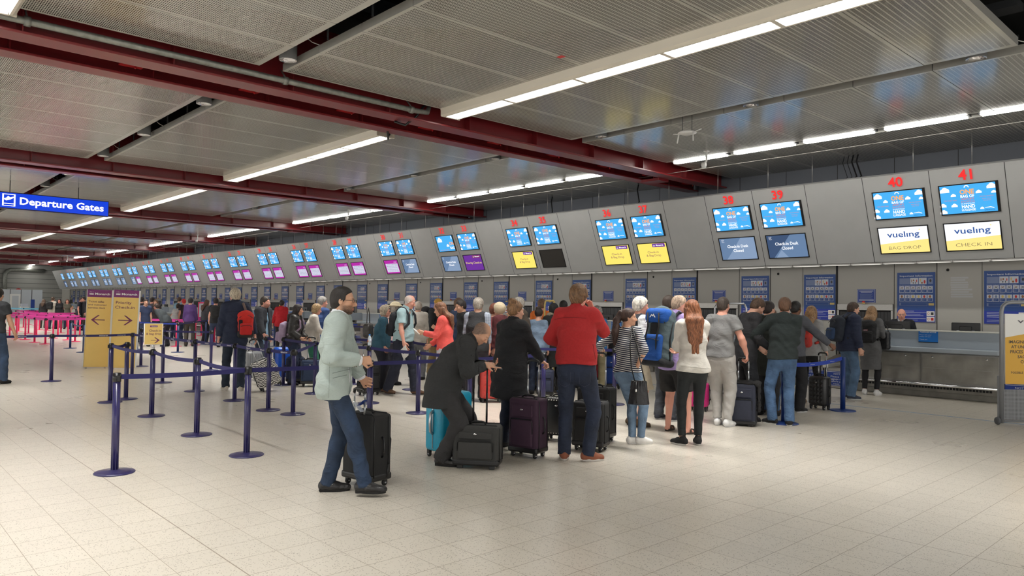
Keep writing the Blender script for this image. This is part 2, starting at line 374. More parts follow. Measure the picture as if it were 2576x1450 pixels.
tube_me = mb.mesh('diffuser'); mb = MB(); mb.box((-L/2-.04, -.1, .03), (L/2+.04, .1, .1), M_black_m); case_me = mb.mesh('lamp_case')
for b in range(-1, 9):
    for k in range(5):
        X = -3.17-1.585*k-BAY*b
        if X > 6: continue
        r_ = empty('tube_lamp', (X, 14.62, CEIL-.03), 0, 'bright tube lamp, number %s along bay %s of the lit row over the desks' % (['one', 'two', 'three', 'four', 'five'][k], ['zero', 'one', 'two', 'three', 'four', 'five', 'six', 'seven', 'eight', 'nine'][b+1]), 'ceiling light', 'lit tube lamps over the desks')
        for nm, me in (('diffuser', tube_me), ('lamp_case', case_me)):
            o = bpy.data.objects.new(nm, me); COL.objects.link(o); o.parent = r_
# downlights in the slots
mb = MB(); mb.lathe((0,0,0), [(.115, 0), (.125, .0), (.125, .30), (.09, .32)], mat('downlight_can', (95, 97, 98), .5), 24); can_me = mb.mesh('can')
mb = MB(); mb.lathe((0,0,0), [(.125, .0), (.116, -.004), (.10, .05), (.06, .12), (0.0, .14)], M_chrome, 12); refl_me = mb.mesh('reflector')
mb = MB(); mb.tube([(.05,.05,.3), (.2,.1,.36), (.4,.16,.2), (.55,.2,.13)], .006, M_white, 6); cord_me = mb.mesh('cable')
def downlight(x, y, lab):
    r_ = empty('downlight', (x, y, CEIL-.01), 0, lab, 'ceiling light', 'unlit round downlights in the ceiling slots')
    for nm, me in (('can', can_me), ('reflector', refl_me), ('cable', cord_me)):
        o = bpy.data.objects.new(nm, me); COL.objects.link(o); o.parent = r_
for (px, py, yy, lab) in ((715, 148, 4.66, 'large round downlight hanging in the nearest dark slot beside the pipe'), (500, 258, 4.66, 'round downlight at the near end of the second slot, below the red beams'), (345, 336, 4.66, 'round downlight halfway along the second slot'), (243, 390, 4.66, 'round downlight at the far end of the second slot'),
    (163, 438, 4.66, 'round downlight at the near end of the third slot'), (100, 467, 4.66, 'round downlight at the far end of the third slot'),
    (1510, 343, 11.33, 'round downlight in the slot at the foot of the big beams'), (1890, 265, 11.33, 'round downlight midway along the slot over the desk queue'), (2457, 147, 11.33, 'round downlight at far right of the slot, the largest one there'), (1243, 399, 11.33, 'round downlight at the right end of the second bay slot'), (1036, 441, 11.33, 'round downlight in the middle of the second bay slot'), (873, 475, 11.33, 'round downlight at the left end of the second bay slot'),
    (745, 503, 11.33, 'round downlight near the right end of the third bay slot'), (640, 525, 11.33, 'round downlight near the left end of the third bay slot')):
    P = at_z(px, py, CEIL); downlight(P.x, yy, lab)
# small red mark on the ceiling, access point, cameras
P = at_z(1411, 143, CEIL); mb = MB(); mb.box((-.05, -.04, -.003), (.05, .04, 0), mat('red_sticker', (196, 40, 40), .5)); tag(mb.build('ceiling_sticker', loc=(P.x, P.y, CEIL)), 'small red sticker on a ceiling panel', 'sticker')
P = at_z(1698, 322, CEIL-.25); r_ = empty('wifi_antenna', (P.x, 11.3, CEIL-.28), 0, 'white wireless access point hanging from the slot', 'access point')
mb = MB(); mb.lathe((0,0,0), [(0,-.03), (.1,-.025), (.17, 0), (.15,.02), (0,.03)], M_white, 20); mb.build('body', r_)
for sx in (-1, 1):
    mb = MB(); mb.tube([(sx*.15, -.04, 0), (sx*.17, -.06, -.17)], .012, M_white, 8); mb.tube([(sx*.15, 0, 0), (sx*.3, 0, .03)], .01, M_white, 8); mb.build('antenna', r_)
mb = MB()
for sx in (-.1, .1): mb.tube([(sx, 0, .02), (sx, 0, .82)], .006, M_duct, 6)
mb.build('hanger', r_)
def camera_unit(px, py, lab, s=1):
    P = at_z(px, py, CEIL-.35); d = at_z(px, py, CEIL-.35)
    rr = (-2.52-P.x) % BAY
    if rr > 7.6: P.x += rr-7.4
    r_ = empty('security_camera', (P.x, P.y, CEIL), 0, lab, 'camera', 'white security cameras along the lit row')
    mb = MB(); mb.tube([(0,0,0), (0,0,-.22), (-.03,-.03,-.27)], .022, M_white, 10); mb.box((-.05,-.05,-.02), (.05,.05,0), M_white, bev=.006); mb.build('bracket', r_)
    mb = MB(); mb.lathe((0,0,0), [(0,.07), (.05,.06), (.062,0), (.05,-.05), (0,-.06)], M_white, 16); mb.build('camera_head', r_, loc=(-.04, -.04, -.32))
    mb = MB(); mb.lathe((0,0,0), [(0,-.02), (.028,-.018), (.03, 0)], M_black, 14); mb.build('lens', r_, loc=(-.09, -.07, -.33))
for a in ((1777, 420, 'white security camera hanging under the nearest lit row'), (876, 552, 'white security camera under the third lit row'), (497, 608, 'white security camera under the fourth lit row'), (288, 642, 'white security camera under the fifth lit row'), (162, 660, 'white security camera under the farthest lit row')): camera_unit(*a)
# cables over the beams
for (a, b, c, lab) in (((-10.5, 7.7, 5.3), (-10.62, 7.45, 4.95), (-10.85, 7.15, 4.85), 'black cable looping from the big lamp to the beam'), ((-12.3, 8.0, 5.0), (-11.95, 7.75, 4.82), (-11.6, 7.5, 4.86), 'black cable looping from the second louvred lamp to the beam')):
    mb = MB(); mb.tube([a, ((a[0]+b[0])/2-.05, (a[1]+b[1])/2, (a[2]+b[2])/2), b, ((c[0]+b[0])/2, (c[1]+b[1])/2, min(b[2], c[2])-.06), c], .02, M_black, 8); tag(mb.build('lamp_cable'), lab, 'cable')

# ================================================================ the slanted bulkhead with its screens
BT, BB = Vector((0, 15.95, 4.45)), Vector((0, 16.65, 2.70))
mb = MB(); xe0 = X_END+1.0
XR = 8.0
top, bot = (15.95, 4.45), (16.65, 2.70)
def bprism(x0, x1, m=M_bulk):
    vs = [(x0, *top), (x0, *bot), (x0, WALL_Y-.15, 2.70), (x0, WALL_Y-.15, 2.78), (x0, 16.78, 2.78), (x0, 16.06, 4.5)]
    n = len(vs); v2 = [(x1, y, z) for _, y, z in vs]
    mb.add(vs+v2, [(k, (k+1) % n, n+(k+1) % n, n+k) for k in range(n)]+[tuple(range(n-1, -1, -1)), tuple(range(n, 2*n))], m)
bprism(-84.75, XR)
sn = Vector((0, -1.75, -.70)).normalized()
_SV = (BT-BB).normalized()
for k in range(-3, 22):
    c = -5.125-PER*k
    for dx in (-1.29, 0, 1.29):
        P0 = Vector((c+dx, bot[0], bot[1])); P1 = Vector((c+dx, top[0], top[1]))
        if c+dx > XR or c+dx < -84: continue
        a = Vector((.006, 0, 0)); mb.quad(P0-a+sn*.002, P0+a+sn*.002, P1+a+sn*.002, P1-a+sn*.002, M_seam)
structure(mb, 'wall_bulkhead', 'slanted grey bulkhead carrying the desk screens')
# lit strip under the bulkhead
mb = MB(); M_strip = mat('under_bulkhead_diffuser', (235, 232, 222), .5, emit=1.1)
mb.box((-84.5, 16.72, 2.668), (-3.4, 16.92, 2.694), M_steel); mb.quad((-84.5, 16.75, 2.663), (-3.4, 16.75, 2.663), (-3.4, 16.89, 2.663), (-84.5, 16.89, 2.663), M_strip)
for k in range(0, 120): mb.box((-3.6-k*.68, 16.7, 2.658), (-3.56-k*.68, 16.94, 2.694), M_steel)
tag(mb.build('strip_lamp'), 'continuous lit strip along the underside of the bulkhead', 'light strip')
# suspension rods with the catenary wire
rod = MB(); rod.tube([(0, 0, 4.46), (0, 0, 5.2)], .008, M_steel, 6); rod_me = rod.mesh('suspension_rod'); i = 0
for px in (2445, 2297, 2043, 1932, 1806, 1683, 1580, 1507, 1439, 1378, 1318, 1262, 1194, 1130, 1072, 1012, 958, 922, 885, 848, 816, 790, 770, 744):
    P = at_Y(px, 460, 16.05); o = bpy.data.objects.new('suspension_rod', rod_me); COL.objects.link(o); o.location = (P.x, 16.05, 0); i += 1
    tag(o, 'thin steel rod holding up the bulkhead, %s from the right' % ['first','second','third','fourth','fifth','sixth','seventh','eighth','ninth','tenth','eleventh','twelfth','thirteenth','fourteenth','fifteenth','sixteenth','seventeenth','eighteenth','nineteenth','twentieth','twenty first','twenty second','twenty third','twenty fourth'][i-1], 'rod', 'rods above the bulkhead')
while P.x > -82:
    P = P+Vector((-1.45, 0, 0)); o = bpy.data.objects.new('suspension_rod', rod_me); COL.objects.link(o); o.location = (P.x, 16.05, 0)
    tag(o, 'thin steel rod over the distant part of the bulkhead', 'rod', 'rods above the far bulkhead')
mb = MB(); mb.tube([(-60, 14.98, 4.94), (0, 14.98, 4.94)], .006, M_steel, 5); tag(mb.build('tension_wire'), 'thin taut wire running under the ceiling beside the bulkhead', 'wire')
cab = [((2160, 390), 'thick black cable bundle hanging behind the bulkhead between desks 39 and 40'), ((1607, 470), 'black cable hanging behind the bulkhead at desk 37'), ((1390, 500), 'black cable hanging behind the bulkhead right of desk 35'), ((862, 600), 'black cable hanging behind the bulkhead near desk 29')]
for (px, py), lab in cab:
    P = at_Y(px, py, 16.6); mb = MB()
    for j in range(4 if px == 2160 else 1): mb.tube([(P.x-.1*j, 16.6, 5.15), (P.x-.1*j-.05, 16.6, 4.95), (P.x+.1-.1*j, 16.5, 4.6), (P.x-.15*j, 16.3, 4.35)], .018 if j < 2 else .008, M_black, 6)
    tag(mb.build('hanging_cable'), lab, 'cable')

# ---------------------------------------------------------------- screens
def glow(name, c, e=1.0): return mat(name, c, .25, emit=e, spec=.3)
E0 = .95
g_sky = glow('ad_blue', (70, 170, 235), E0); g_w = glow('ad_white', (248, 250, 255), E0); g_or = glow('ad_orange', (240, 170, 110), E0); g_coral = glow('ad_coral', (222, 130, 110), E0*.8); g_navy = glow('ad_navy', (20, 60, 150), E0)
g_vw = glow('screen_white', (244, 247, 255), 1.0); g_vy = glow('screen_yellow_pale', (250, 224, 135), .95); g_vb = glow('logo_blue', (62, 100, 170), .7); g_vg = glow('letter_grey', (120, 112, 95), .6)
g_c1 = glow('closed_blue', (120, 150, 190), .6); g_c2 = glow('closed_blue_light', (150, 175, 210), .65); g_c3 = glow('closed_blue_dark', (75, 100, 140), .55)
g_my = glow('monarch_yellow', (250, 228, 110), .9); g_mp = glow('monarch_purple', (112, 50, 160), .8); g_mt = glow('purple_letters', (140, 60, 110), .7)
g_mg = glow('magenta', (190, 40, 175), .75); g_ml = glow('lilac_white', (218, 220, 240), .8); g_mtx = glow('notice_letters', (90, 90, 140), .6); g_off = mat('switched_off_screen', (46, 44, 42), .3)
def cloud(p, mb, u, v, s):
    for du, dv, r in ((-.5, 0, .35), (0, .15, .55), (.5, 0, .38), (.2, .3, .3)): p.disc(mb, u+du*s*.05, v+dv*s*.09, r*s*.05, r*s*.09, g_w, .0015+.0002*r, 10)
    p.rect(mb, u-.045*s, v-.035*s, u+.043*s, v+.005*s, g_w, .0021)
def ad(p, mb, zoom=False):
    p.rect(mb, 0, 0, 1, 1, g_sky, .0008)
    if zoom:
        cloud(p, mb, .2, .72, 3.2); cloud(p, mb, .62, .35, 1.8)
        p.text(mb, 'ON', .86, .38, .2, g_or, .26, .03); p.text(mb, 'BAG', .86, .12, .16, g_w, .26, .03); p.text(mb, 'YOU CAN TAKE', .35, .05, .06, g_coral, .55, .01)
        p.disc(mb, .93, .85, .035, .1, g_w, .0016); p.disc(mb, .93, .83, .02, .06, g_sky, .0019); return
    for a in ((.09, .83, 2.0), (.24, .64, 1.1), (.24, .28, 1.3), (.03, .30, 1.4), (.03, .07, 1.5), (.70, .70, 1.2), (.93, .86, 1.9), (.96, .66, 1.0), (.73, .13, .8)): cloud(p, mb, *a)
    p.disc(mb, .49, .90, .045, .075, g_w, .0016); p.disc(mb, .49, .885, .03, .055, g_sky, .0019); p.rect(mb, .44, .80, .54, .885, g_sky, .0022)
    for t, v, h, wd, m, bo in (('ONE', .665, .16, .26, g_or, .035), ('BAG OF', .545, .09, .25, g_w, .03), ('AIRPORT', .455, .075, .24, g_coral, .01), ('SHOPPING', .37, .06, .25, g_coral, .0), ('IN ADDITION TO', .31, .04, .24, g_w, .02), ('HAND', .175, .115, .24, g_w, .035), ('LUGGAGE', .075, .075, .25, g_w, .03)):
        p.text(mb, t, .49, v, h, m, wd, bo, e=.0024)
    p.text(mb, 'YOU CAN TAKE', .17, .45, .045, g_coral, .24); p.text(mb, 'ON ALL FLIGHTS', .83, .52, .04, g_coral, .24); p.text(mb, 'FROM THE UK', .83, .44, .03, g_coral, .16); p.text(mb, 'YOU SHOP', .83, .38, .03, g_coral, .14)
    p.text(mb, 'LONDON LUTON', .86, .04, .035, g_navy, .18, .01)
    p.poly(mb, [(.78, .15), (.88, .17), (.94, .13), (.94, .10), (.88, .14), (.78, .13)], g_w)
def crown(p, mb, u, v, s, m):
    for k in (-1, 0, 1):
        q = s*p.w/p.h; p.poly(mb, [(u+(k*.34-.17)*s, v), (u+(k*.34+.17)*s, v), (u+(k*.34+.12)*s, v+.5*q), (u+k*.34*s, v+.2*q), (u+(k*.34-.12)*s, v+.5*q)], m, .003); p.disc(mb, u+k*.34*s, v+.75*q, .07*s, .09*q, m, .003, 8)
def scr(kind, p, mb):
    if kind == 'ad': ad(p, mb)
    elif kind == 'zoom': ad(p, mb, True)
    elif kind in ('drop', 'check'):
        p.rect(mb, 0, 0, 1, 1, g_vw, .0008); p.poly(mb, [(0, 0), (1, 0), (1, .5), (0, .36)], g_vy, .0012)
        p.text(mb, 'vuelıng', .5, .62, .22, g_vb, .66, .012); p.disc(mb, .84, .88, .015, .02, g_vy)
        p.text(mb, 'BAG DROP' if kind == 'drop' else 'CHECK IN', .5, .13, .13, g_vg, .66, -.012)
    elif kind in ('closed', 'closed_dark'):
        d = kind == 'closed_dark'
        p.rect(mb, 0, 0, 1, 1, g_c3 if d else g_c1, .0008); p.poly(mb, [(0, 0), (.12, 0), (.28, .3), (.62, 1), (1, 1), (1, 0)], g_c1 if d else g_c2, .0012)
        p.poly(mb, [(.18, 0), (.34, .34), (.5, 0)], g_c2, .0016)
        p.text(mb, 'Check-in Desk', .5, .55, .13, g_w, .6, .018); p.text(mb, 'Closed', .5, .35, .13, g_w, .29, .018)
        p.text(mb, 'London', .1, .92, .04, g_w, .08); p.text(mb, 'Luton', .09, .87, .04, g_w, .06); p.text(mb, 'Airport', .1, .81, .04, g_w, .08)
    elif kind == 'yellow':
        p.rect(mb, 0, 0, 1, 1, g_my, .0008); p.rect(mb, .52, .8, .95, .98, g_mp, .0014); p.text(mb, 'Monarch', .77, .85, .085, g_w, .25, .02); crown(p, mb, .58, .85, .06, g_w)
        p.text(mb, 'Check-in', .5, .5, .11, g_mt, .38); p.text(mb, '& Bag Drop', .5, .33, .11, g_mt, .5)
    elif kind == 'purple':
        p.rect(mb, 0, 0, 1, 1, g_mp, .0008); p.rect(mb, .5, .8, .95, .98, g_mt, .0012); p.text(mb, 'Monarch', .77, .85, .085, g_w, .25, .02); crown(p, mb, .57, .85, .06, g_w)
        p.text(mb, 'Priority Check-in', .5, .42, .14, g_my, .88)
    elif kind == 'magenta':
        p.rect(mb, 0, 0, 1, 1, g_mg, .0008); p.rect(mb, .06, .1, .94, .74, g_ml, .0014); p.text(mb, 'WIZZ', .8, .8, .09, g_ml, .2)
        for k, t in enumerate(('AIRPORT CHECK IN &', 'BAG DROP WILL OPEN', '2 HOURS PRIOR & END', '40 MINUTES BEFORE', 'YOUR DEPARTURE TIME')): p.text(mb, t, .5, .64-.12*k, .06, g_mtx, .76)
    elif kind == 'off': p.rect(mb, 0, 0, 1, 1, g_off, .0008)
SU = Vector((1, 0, 0)); SV = _SV; SN = SU.cross(SV)
def spos(x, z, e=0):
    t = (z-bot[1])/(top[1]-bot[1]); return Vector((x, bot[0]+(top[0]-bot[0])*t, z))+SN*e
SW, SH = .955, .575
_sm = {}
def screen_mesh(kind, upper):
    k = (kind, upper)
    if k not in _sm:
        mb = MB(); h = SH if upper else SH-.02
        R3 = Matrix((SU, SV, SN)).transposed().to_4x4()
        fr = MB(); b = .02
        for lo, hi in (((-SW/2-b, -b, -.02), (-SW/2, h+b, .012)), ((SW/2, -b, -.02), (SW/2+b+(.03 if upper else 0), h+b, .012)), ((-SW/2, -b, -.02), (SW/2, 0, .012)), ((-SW/2, h, -.02), (SW/2, h+b, .012))): fr.box(lo, hi, M_black, M=R3)
        pl = Plane(-SU*SW/2, SU, SV, SW, h); scr(kind, pl, mb)
        _sm[k] = (fr.mesh('screen_frame'), mb.mesh('screen_panel'))
    return _sm[k]
lower = {41: 'check', 40: 'drop', 39: 'closed_dark', 38: 'closed', 37: 'yellow', 36: 'yellow', 35: 'off', 34: 'yellow', 33: 'purple', 32: 'closed', 31: 'closed'}
for n in range(13, 31): lower[n] = 'magenta'
for n in range(1, 13): lower[n] = 'closed' if n != 1 else 'closed_dark'
desc = {'check': 'white and yellow screen reading CHECK IN', 'drop': 'white and yellow screen reading BAG DROP', 'closed': 'pale blue screen reading desk closed', 'closed_dark': 'darker blue screen reading desk closed', 'yellow': 'yellow screen with purple corner reading check-in and bag drop', 'off': 'switched off black screen', 'purple': 'purple screen reading priority check-in', 'magenta': 'magenta framed notice screen'}
M_num = mat('red_digits', (240, 44, 44), .4, emit=.95)
Rs = Matrix((SU, SV, SN)).transposed().to_euler()
for n in range(1, 42):
    k = (41-n)//2; c = -5.125-PER*k+(.635 if n % 2 else -.635)
    for up, zz, kd in ((True, 3.59, 'zoom' if n == 32 else 'ad'), (False, 2.885, lower[n])):
        fr, pn = screen_mesh(kd, up); P = spos(c+.155*0, zz, .004)
        r_ = empty('display_screen', P, 0, ('blue luggage advert screen under number %d' % n) if up else ('%s, lower at number %d' % (desc[kd], n)), 'screen', 'upper advert screens' if up else 'lower desk screens')
        for nm, me in (('screen_frame', fr), ('screen_panel', pn)):
            o = bpy.data.objects.new(nm, me); COL.objects.link(o); o.parent = r_
    mb = MB(); s = str(n); q = Plane(spos(c-.13, 4.215), SU, SV, .26, .2); vs, fs = text_geo(s, .02)
    x0 = min(v.x for v in vs); x1 = max(v.x for v in vs); sc = .2/.7
    A = [q.O+q.U*(.13+(v.x-(x0+x1)/2)*sc)+q.V*(v.y*sc)+q.N*.02 for v in vs]; mb.add(A, fs, M_num)
    B = [a-q.N*.018 for a in A]; o = mb.build('desk_number'); tag(o, 'red glowing desk number %d on the bulkhead' % n, 'number', 'red desk numbers')
# ================================================================ desks, conveyors, wall posters
M_deskb = mat('desk_blue_grey', (158, 168, 178), .45)
M_top = mat('desk_top_cream', (206, 205, 198), .4)
M_mesh = mat('etched_steel', (160, 157, 150), .42, metal=.35, noise=.5, nscale=3)
M_kick = mat('kick_steel', (136, 133, 126), .4, metal=.35, noise=.3, nscale=6)
M_belt = mat('conveyor_belt', (96, 88, 80), .85, noise=.3, nscale=30)
M_blue = mat('sign_blue', (28, 62, 150), .4); M_blue2 = mat('notice_blue', (24, 112, 196), .35); M_pale = mat('print_pale', (205, 210, 222), .5); M_pw = mat('print_white', (236, 236, 232), .5)
M_post = mat('poster_blue', (22, 70, 142), .4); M_post2 = mat('poster_blue_bright', (28, 52, 160), .4); M_bg = mat('poster_grey_blue', (120, 135, 175), .5); M_prb = mat('print_brown', (150, 98, 60), .5); M_prr = mat('print_red', (200, 50, 50), .5); M_prg = mat('print_dark', (60, 60, 66), .5); M_pry = mat('print_sand', (214, 190, 120), .5)
DX = -5.09
def parts(root, lst):
    for nm, me, *r in lst:
        o = bpy.data.objects.new(nm, me); COL.objects.link(o); o.parent = root
        if r: o.location = r[0]
        if len(r) > 1: o['label'] = r[1]
W = 1.31
mb = MB(); mb.box((-W, .12, 0), (W, .8, .12), M_kick, bev=.01); mb.box((-W, .06, .12), (W, .8, .24), M_kick)
d_base = mb.mesh('plinth')
mb = MB(); mb.box((-W, .05, .24), (W, .85, .86), M_steel, bev=.006); d_body = mb.mesh('carcass')
mb = MB(); mb.box((-.64, 0, 0), (.64, .03, .54), M_mesh, bev=.006); mb.box((-.64, -.003, .265), (.64, .0, .275), M_steel)
for a, b in (((-.64,-.004,0), (.64,0,.012)), ((-.64,-.004,.528), (.64,0,.54)), ((-.64,-.004,0), (-.628,0,.54)), ((.628,-.004,0), (.64,0,.54))): mb.box(a, b, M_steel)
d_door = mb.mesh('door')
mb = MB(); mb.tube([(0, 0, 0), (0, -.02, 0)], .018, M_chrome, 12); d_lock = mb.mesh('lock')
mb = MB(); mb.tube([(-W, -.10, 0), (W, -.10, 0)], .026, M_chrome, 12)
for k in range(4): mb.tube([(-W+.1+k*(2*W-.2)/3, -.1, 0), (-W+.1+k*(2*W-.2)/3, .06, -.0)], .014, M_steel, 8)
d_rail = mb.mesh('bumper_rail')
mb = MB()
for k in range(44): xx = -W+.12+k*(2*W-.24)/44; mb.box((xx, .052, .175), (xx+.038, .062, .215), M_black_m)
d_vent = mb.mesh('vent_row')
mb = MB(); mb.box((-W-.01, -.16, .87), (W+.01, .14, .955), M_deskb, bev=.015); d_ledge = mb.mesh('bag_ledge')
mb = MB(); mb.box((-W, .12, .955), (W, .18, 1.262), M_deskb, bev=.004); mb.box((-W, .12, .955), (-W+.04, .85, 1.262), M_deskb); mb.box((W-.04, .12, .955), (W, .85, 1.262), M_deskb); d_scr = mb.mesh('front_screen')
mb = MB(); mb.box((-W-.01, .08, 1.262), (W+.01, .42, 1.285), M_top, bev=.004); d_top = mb.mesh('counter_top')
mb = MB(); mb.box((-.17, -.012, -.1), (.17, 0, .115), M_blue2); p = Plane((-.17, -.0125, -.1), (1,0,0), (0,0,1), .34, .215)
p.text(mb, 'PASSENGER NOTICE', .5, .82, .1, M_pw, .84, .03); p.text(mb, 'Please take your', .06, .58, .1, M_pale, .62, 0, 'l'); p.text(mb, 'trolley with you', .06, .42, .1, M_pale, .56, 0, 'l'); p.text(mb, 'Thank you', .06, .16, .1, M_pale, .4, 0, 'l'); mb.box((-.17, -.02, -.115), (.17, 0, -.1), M_black)
d_not = mb.mesh('notice_plate')
def monitor_mesh():
    a = MB(); a.box((-.24, 0, -.02), (.24, .05, .27), M_black, bev=.015); a.box((-.1, -.03, .04), (.1, .01, .2), M_black, bev=.01); a.box((-.15, -.002, .09), (-.1, .0, .12), M_pale); a.box((.09, -.002, .09), (.15, .0, .12), M_pale)
    b = MB(); b.tube([(0, .02, -.05), (0, .02, .1)], .02, M_black, 8); b.cyl((0, .03, -.06), .1, .012, M_black)
    return a.mesh('display'), b.mesh('stand')
mon_d, mon_s = monitor_mesh()
N_CONV = mb = MB(); mb.box((-.29, 0, .0), (.29, .5, .42), M_steel, bev=.01); mb.box((-.29, 0, .0), (-.25, 1.9, .5), M_steel); mb.box((.25, 0, 0), (.29, 1.9, .5), M_steel); mb.box((-.31, -.01, .42), (-.24, 1.9, .5), M_top, bev=.01); mb.box((.24, -.01, .42), (.31, 1.9, .5), M_top, bev=.01)
cv_f = mb.mesh('frame')
mb = MB(); mb.quad((-.25, .03, .42), (.25, .03, .42), (.25, 1.0, .46), (-.25, 1.0, .46), M_belt); mb.quad((-.25, 1.0, .46), (.25, 1.0, .46), (.25, 1.9, .62), (-.25, 1.9, .62), M_belt); mb.tube([(-.25, .05, .40), (.25, .05, .40)], .03, M_steel, 10); cv_b = mb.mesh('belt')
mb = MB(); mb.box((-.27, -.015, .05), (.27, -.003, .36), M_blue); p = Plane((-.27, -.0155, .05), (1,0,0), (0,0,1), .54, .31)
p.rect(mb, .02, .03, .98, .06, M_pale); p.rect(mb, .02, .94, .98, .97, M_pale)
for t, v, wd in (('NOTICE', .76, .42), ('Please allow', .58, .66), ('baggage to clear', .42, .8), ('before placing', .26, .7), ('next bag', .10, .45)): p.text(mb, t, .5, v, .11, M_pale, wd, .01)
cv_s = mb.mesh('notice_plate')
mb = MB(); mb.box((-.62, -.06, 1.65), (.62, 0, 1.80), M_steel, bev=.01); mb.box((-.62, -.06, .3), (-.58, 0, 1.65), M_steel); mb.box((.58, -.06, .3), (.62, 0, 1.65), M_steel); h_fr = mb.mesh('frame')
mb = MB(); mb.box((-.58, -.02, .5), (.58, -.01, 1.65), M_black_m)
for k in range(16): mb.box((-.57+k*.0715, -.035-.004*(k % 2), .62), (-.505+k*.0715, -.03-.004*(k % 2), 1.62), M_black)
h_cu = mb.mesh('strip_curtain')
mb = MB(); mb.cyl((0, -.1, 1.8), .035, .03, M_pry, 12); mb.cyl((0, -.1, 1.83), .03, .035, M_prr, 12); h_be = mb.mesh('beacon')
# poster
mb = MB(); mb.box((0, -.006, 0), (.77, 0, 1.09), M_post); p = Plane((0, -.0065, 0), (1,0,0), (0,0,1), .77, 1.09)
p.rect(mb, 0, 0, 1, .24, M_post2, .0004); p.text(mb, 'Important Information', .5, .915, .032, M_pale, .86, .02)
p.rect(mb, .06, .76, .34, .885, M_bg); p.rect(mb, .35, .76, .56, .89, M_pale); p.rect(mb, .575, .76, .78, .89, M_pale); p.rect(mb, .82, .765, .94, .885, M_bg)
for (u, v, ru, rv, m) in ((.39,.83,.01,.035,M_prb), (.44,.84,.02,.02,M_prb), (.43,.79,.012,.02,M_prg), (.49,.79,.01,.022,M_prg), (.52,.83,.012,.03,M_prr), (.62,.84,.018,.03,M_pry), (.66,.79,.025,.02,M_prb), (.73,.81,.025,.04,M_prr), (.88,.83,.03,.03,M_prg)): p.disc(mb, u, v, ru, rv, m, .002, 8)
p.text(mb, 'DO NOT bring these items in your hand luggage', .06, .735, .012, M_pale, .68, 0, 'l'); p.text(mb, 'These items are prohibited', .06, .56, .012, M_pale, .4, 0, 'l')
for r_, v in ((0, .59), (1, .415)):
    for k in range(6):
        u = .06+k*.149; p.rect(mb, u, v, u+.132, v+.135, M_pale, .001); p.rect(mb, u+.01, v+.008, u+.122, v+.065, M_post, .0014)
        for j in range(3): p.rect(mb, u+.02, v+.048-j*.013, u+.1-j*.02, v+.053-j*.013, M_bg, .0018)
        if r_ == 0: p.poly(mb, [(u+.02, v+.08), (u+.1, v+.12), (u+.11, v+.115), (u+.03, v+.075)], M_prg, .002); p.poly(mb, [(u+.03, v+.115), (u+.04, v+.12), (u+.11, v+.08), (u+.1, v+.075)], M_prg if k % 2 else M_prb, .0022)
        else: p.disc(mb, u+.066, v+.098, .028, .03, (M_prb, M_bg, M_pry, M_pry, M_prr, M_prb)[k], .002, 8)
p.rect(mb, .06, .33, .80, .39, M_bg, .0008); p.rect(mb, .1, .335, .79, .385, M_post, .001); p.rect(mb, .83, .335, .97, .38, M_pry); 
for k, (a, b) in enumerate(((.25, .45), (.25, .78), (.25, .62), (.25, .7), (.25, .76), (.25, .55))): p.rect(mb, .06, .215-k*.03-(.03 if k > 3 else 0), b, .222-k*.03-(.03 if k > 3 else 0), M_pale, .0012)
for v, m in ((.125, M_prg), (.015, M_prr)): p.rect(mb, .78, v, .985, v+.095, M_pw, .001); p.disc(mb, .83, v+.048, .028, .026, M_prr, .0016, 12); p.disc(mb, .83, v+.048, .02, .018, M_pw, .0018, 12); p.rect(mb, .89, v+.02, .96, v+.075, m, .0016)
poster_me = mb.mesh('poster')
mb = MB(); mb.box((0, -.006, 0), (.41, 0, .31), M_blue); p = Plane((0, -.0065, 0), (1,0,0), (0,0,1), .41, .31)
for a in ((.03,.03,.97,.05), (.03,.95,.97,.97), (.03,.03,.05,.97), (.95,.03,.97,.97)): p.rect(mb, *a, M_pale)
p.rect(mb, .12, .84, .88, .88, M_pale); p.rect(mb, .2, .75, .8, .79, M_pale)
for k in range(7): p.rect(mb, .15, .64-k*.06, .85-.04*(k % 3), .66-k*.06, M_bg)
p.rect(mb, .1, .16, .9, .22, M_pale)
notice_me = mb.mesh('wall_notice')
mb = MB(); mb.lathe((0,0,0), [(.0, -.03), (.018, -.025), (.028, 0), (.032, .0)], M_black, 14, M=Matrix.Rotation(-PI/2, 4, 'X')); dome_me = mb.mesh('wall_dome')
def single(name, me, loc, lab, cat, grp=None):
    o = bpy.data.objects.new(name, me); COL.objects.link(o); o.location = loc; tag(o, lab, cat, grp); return o
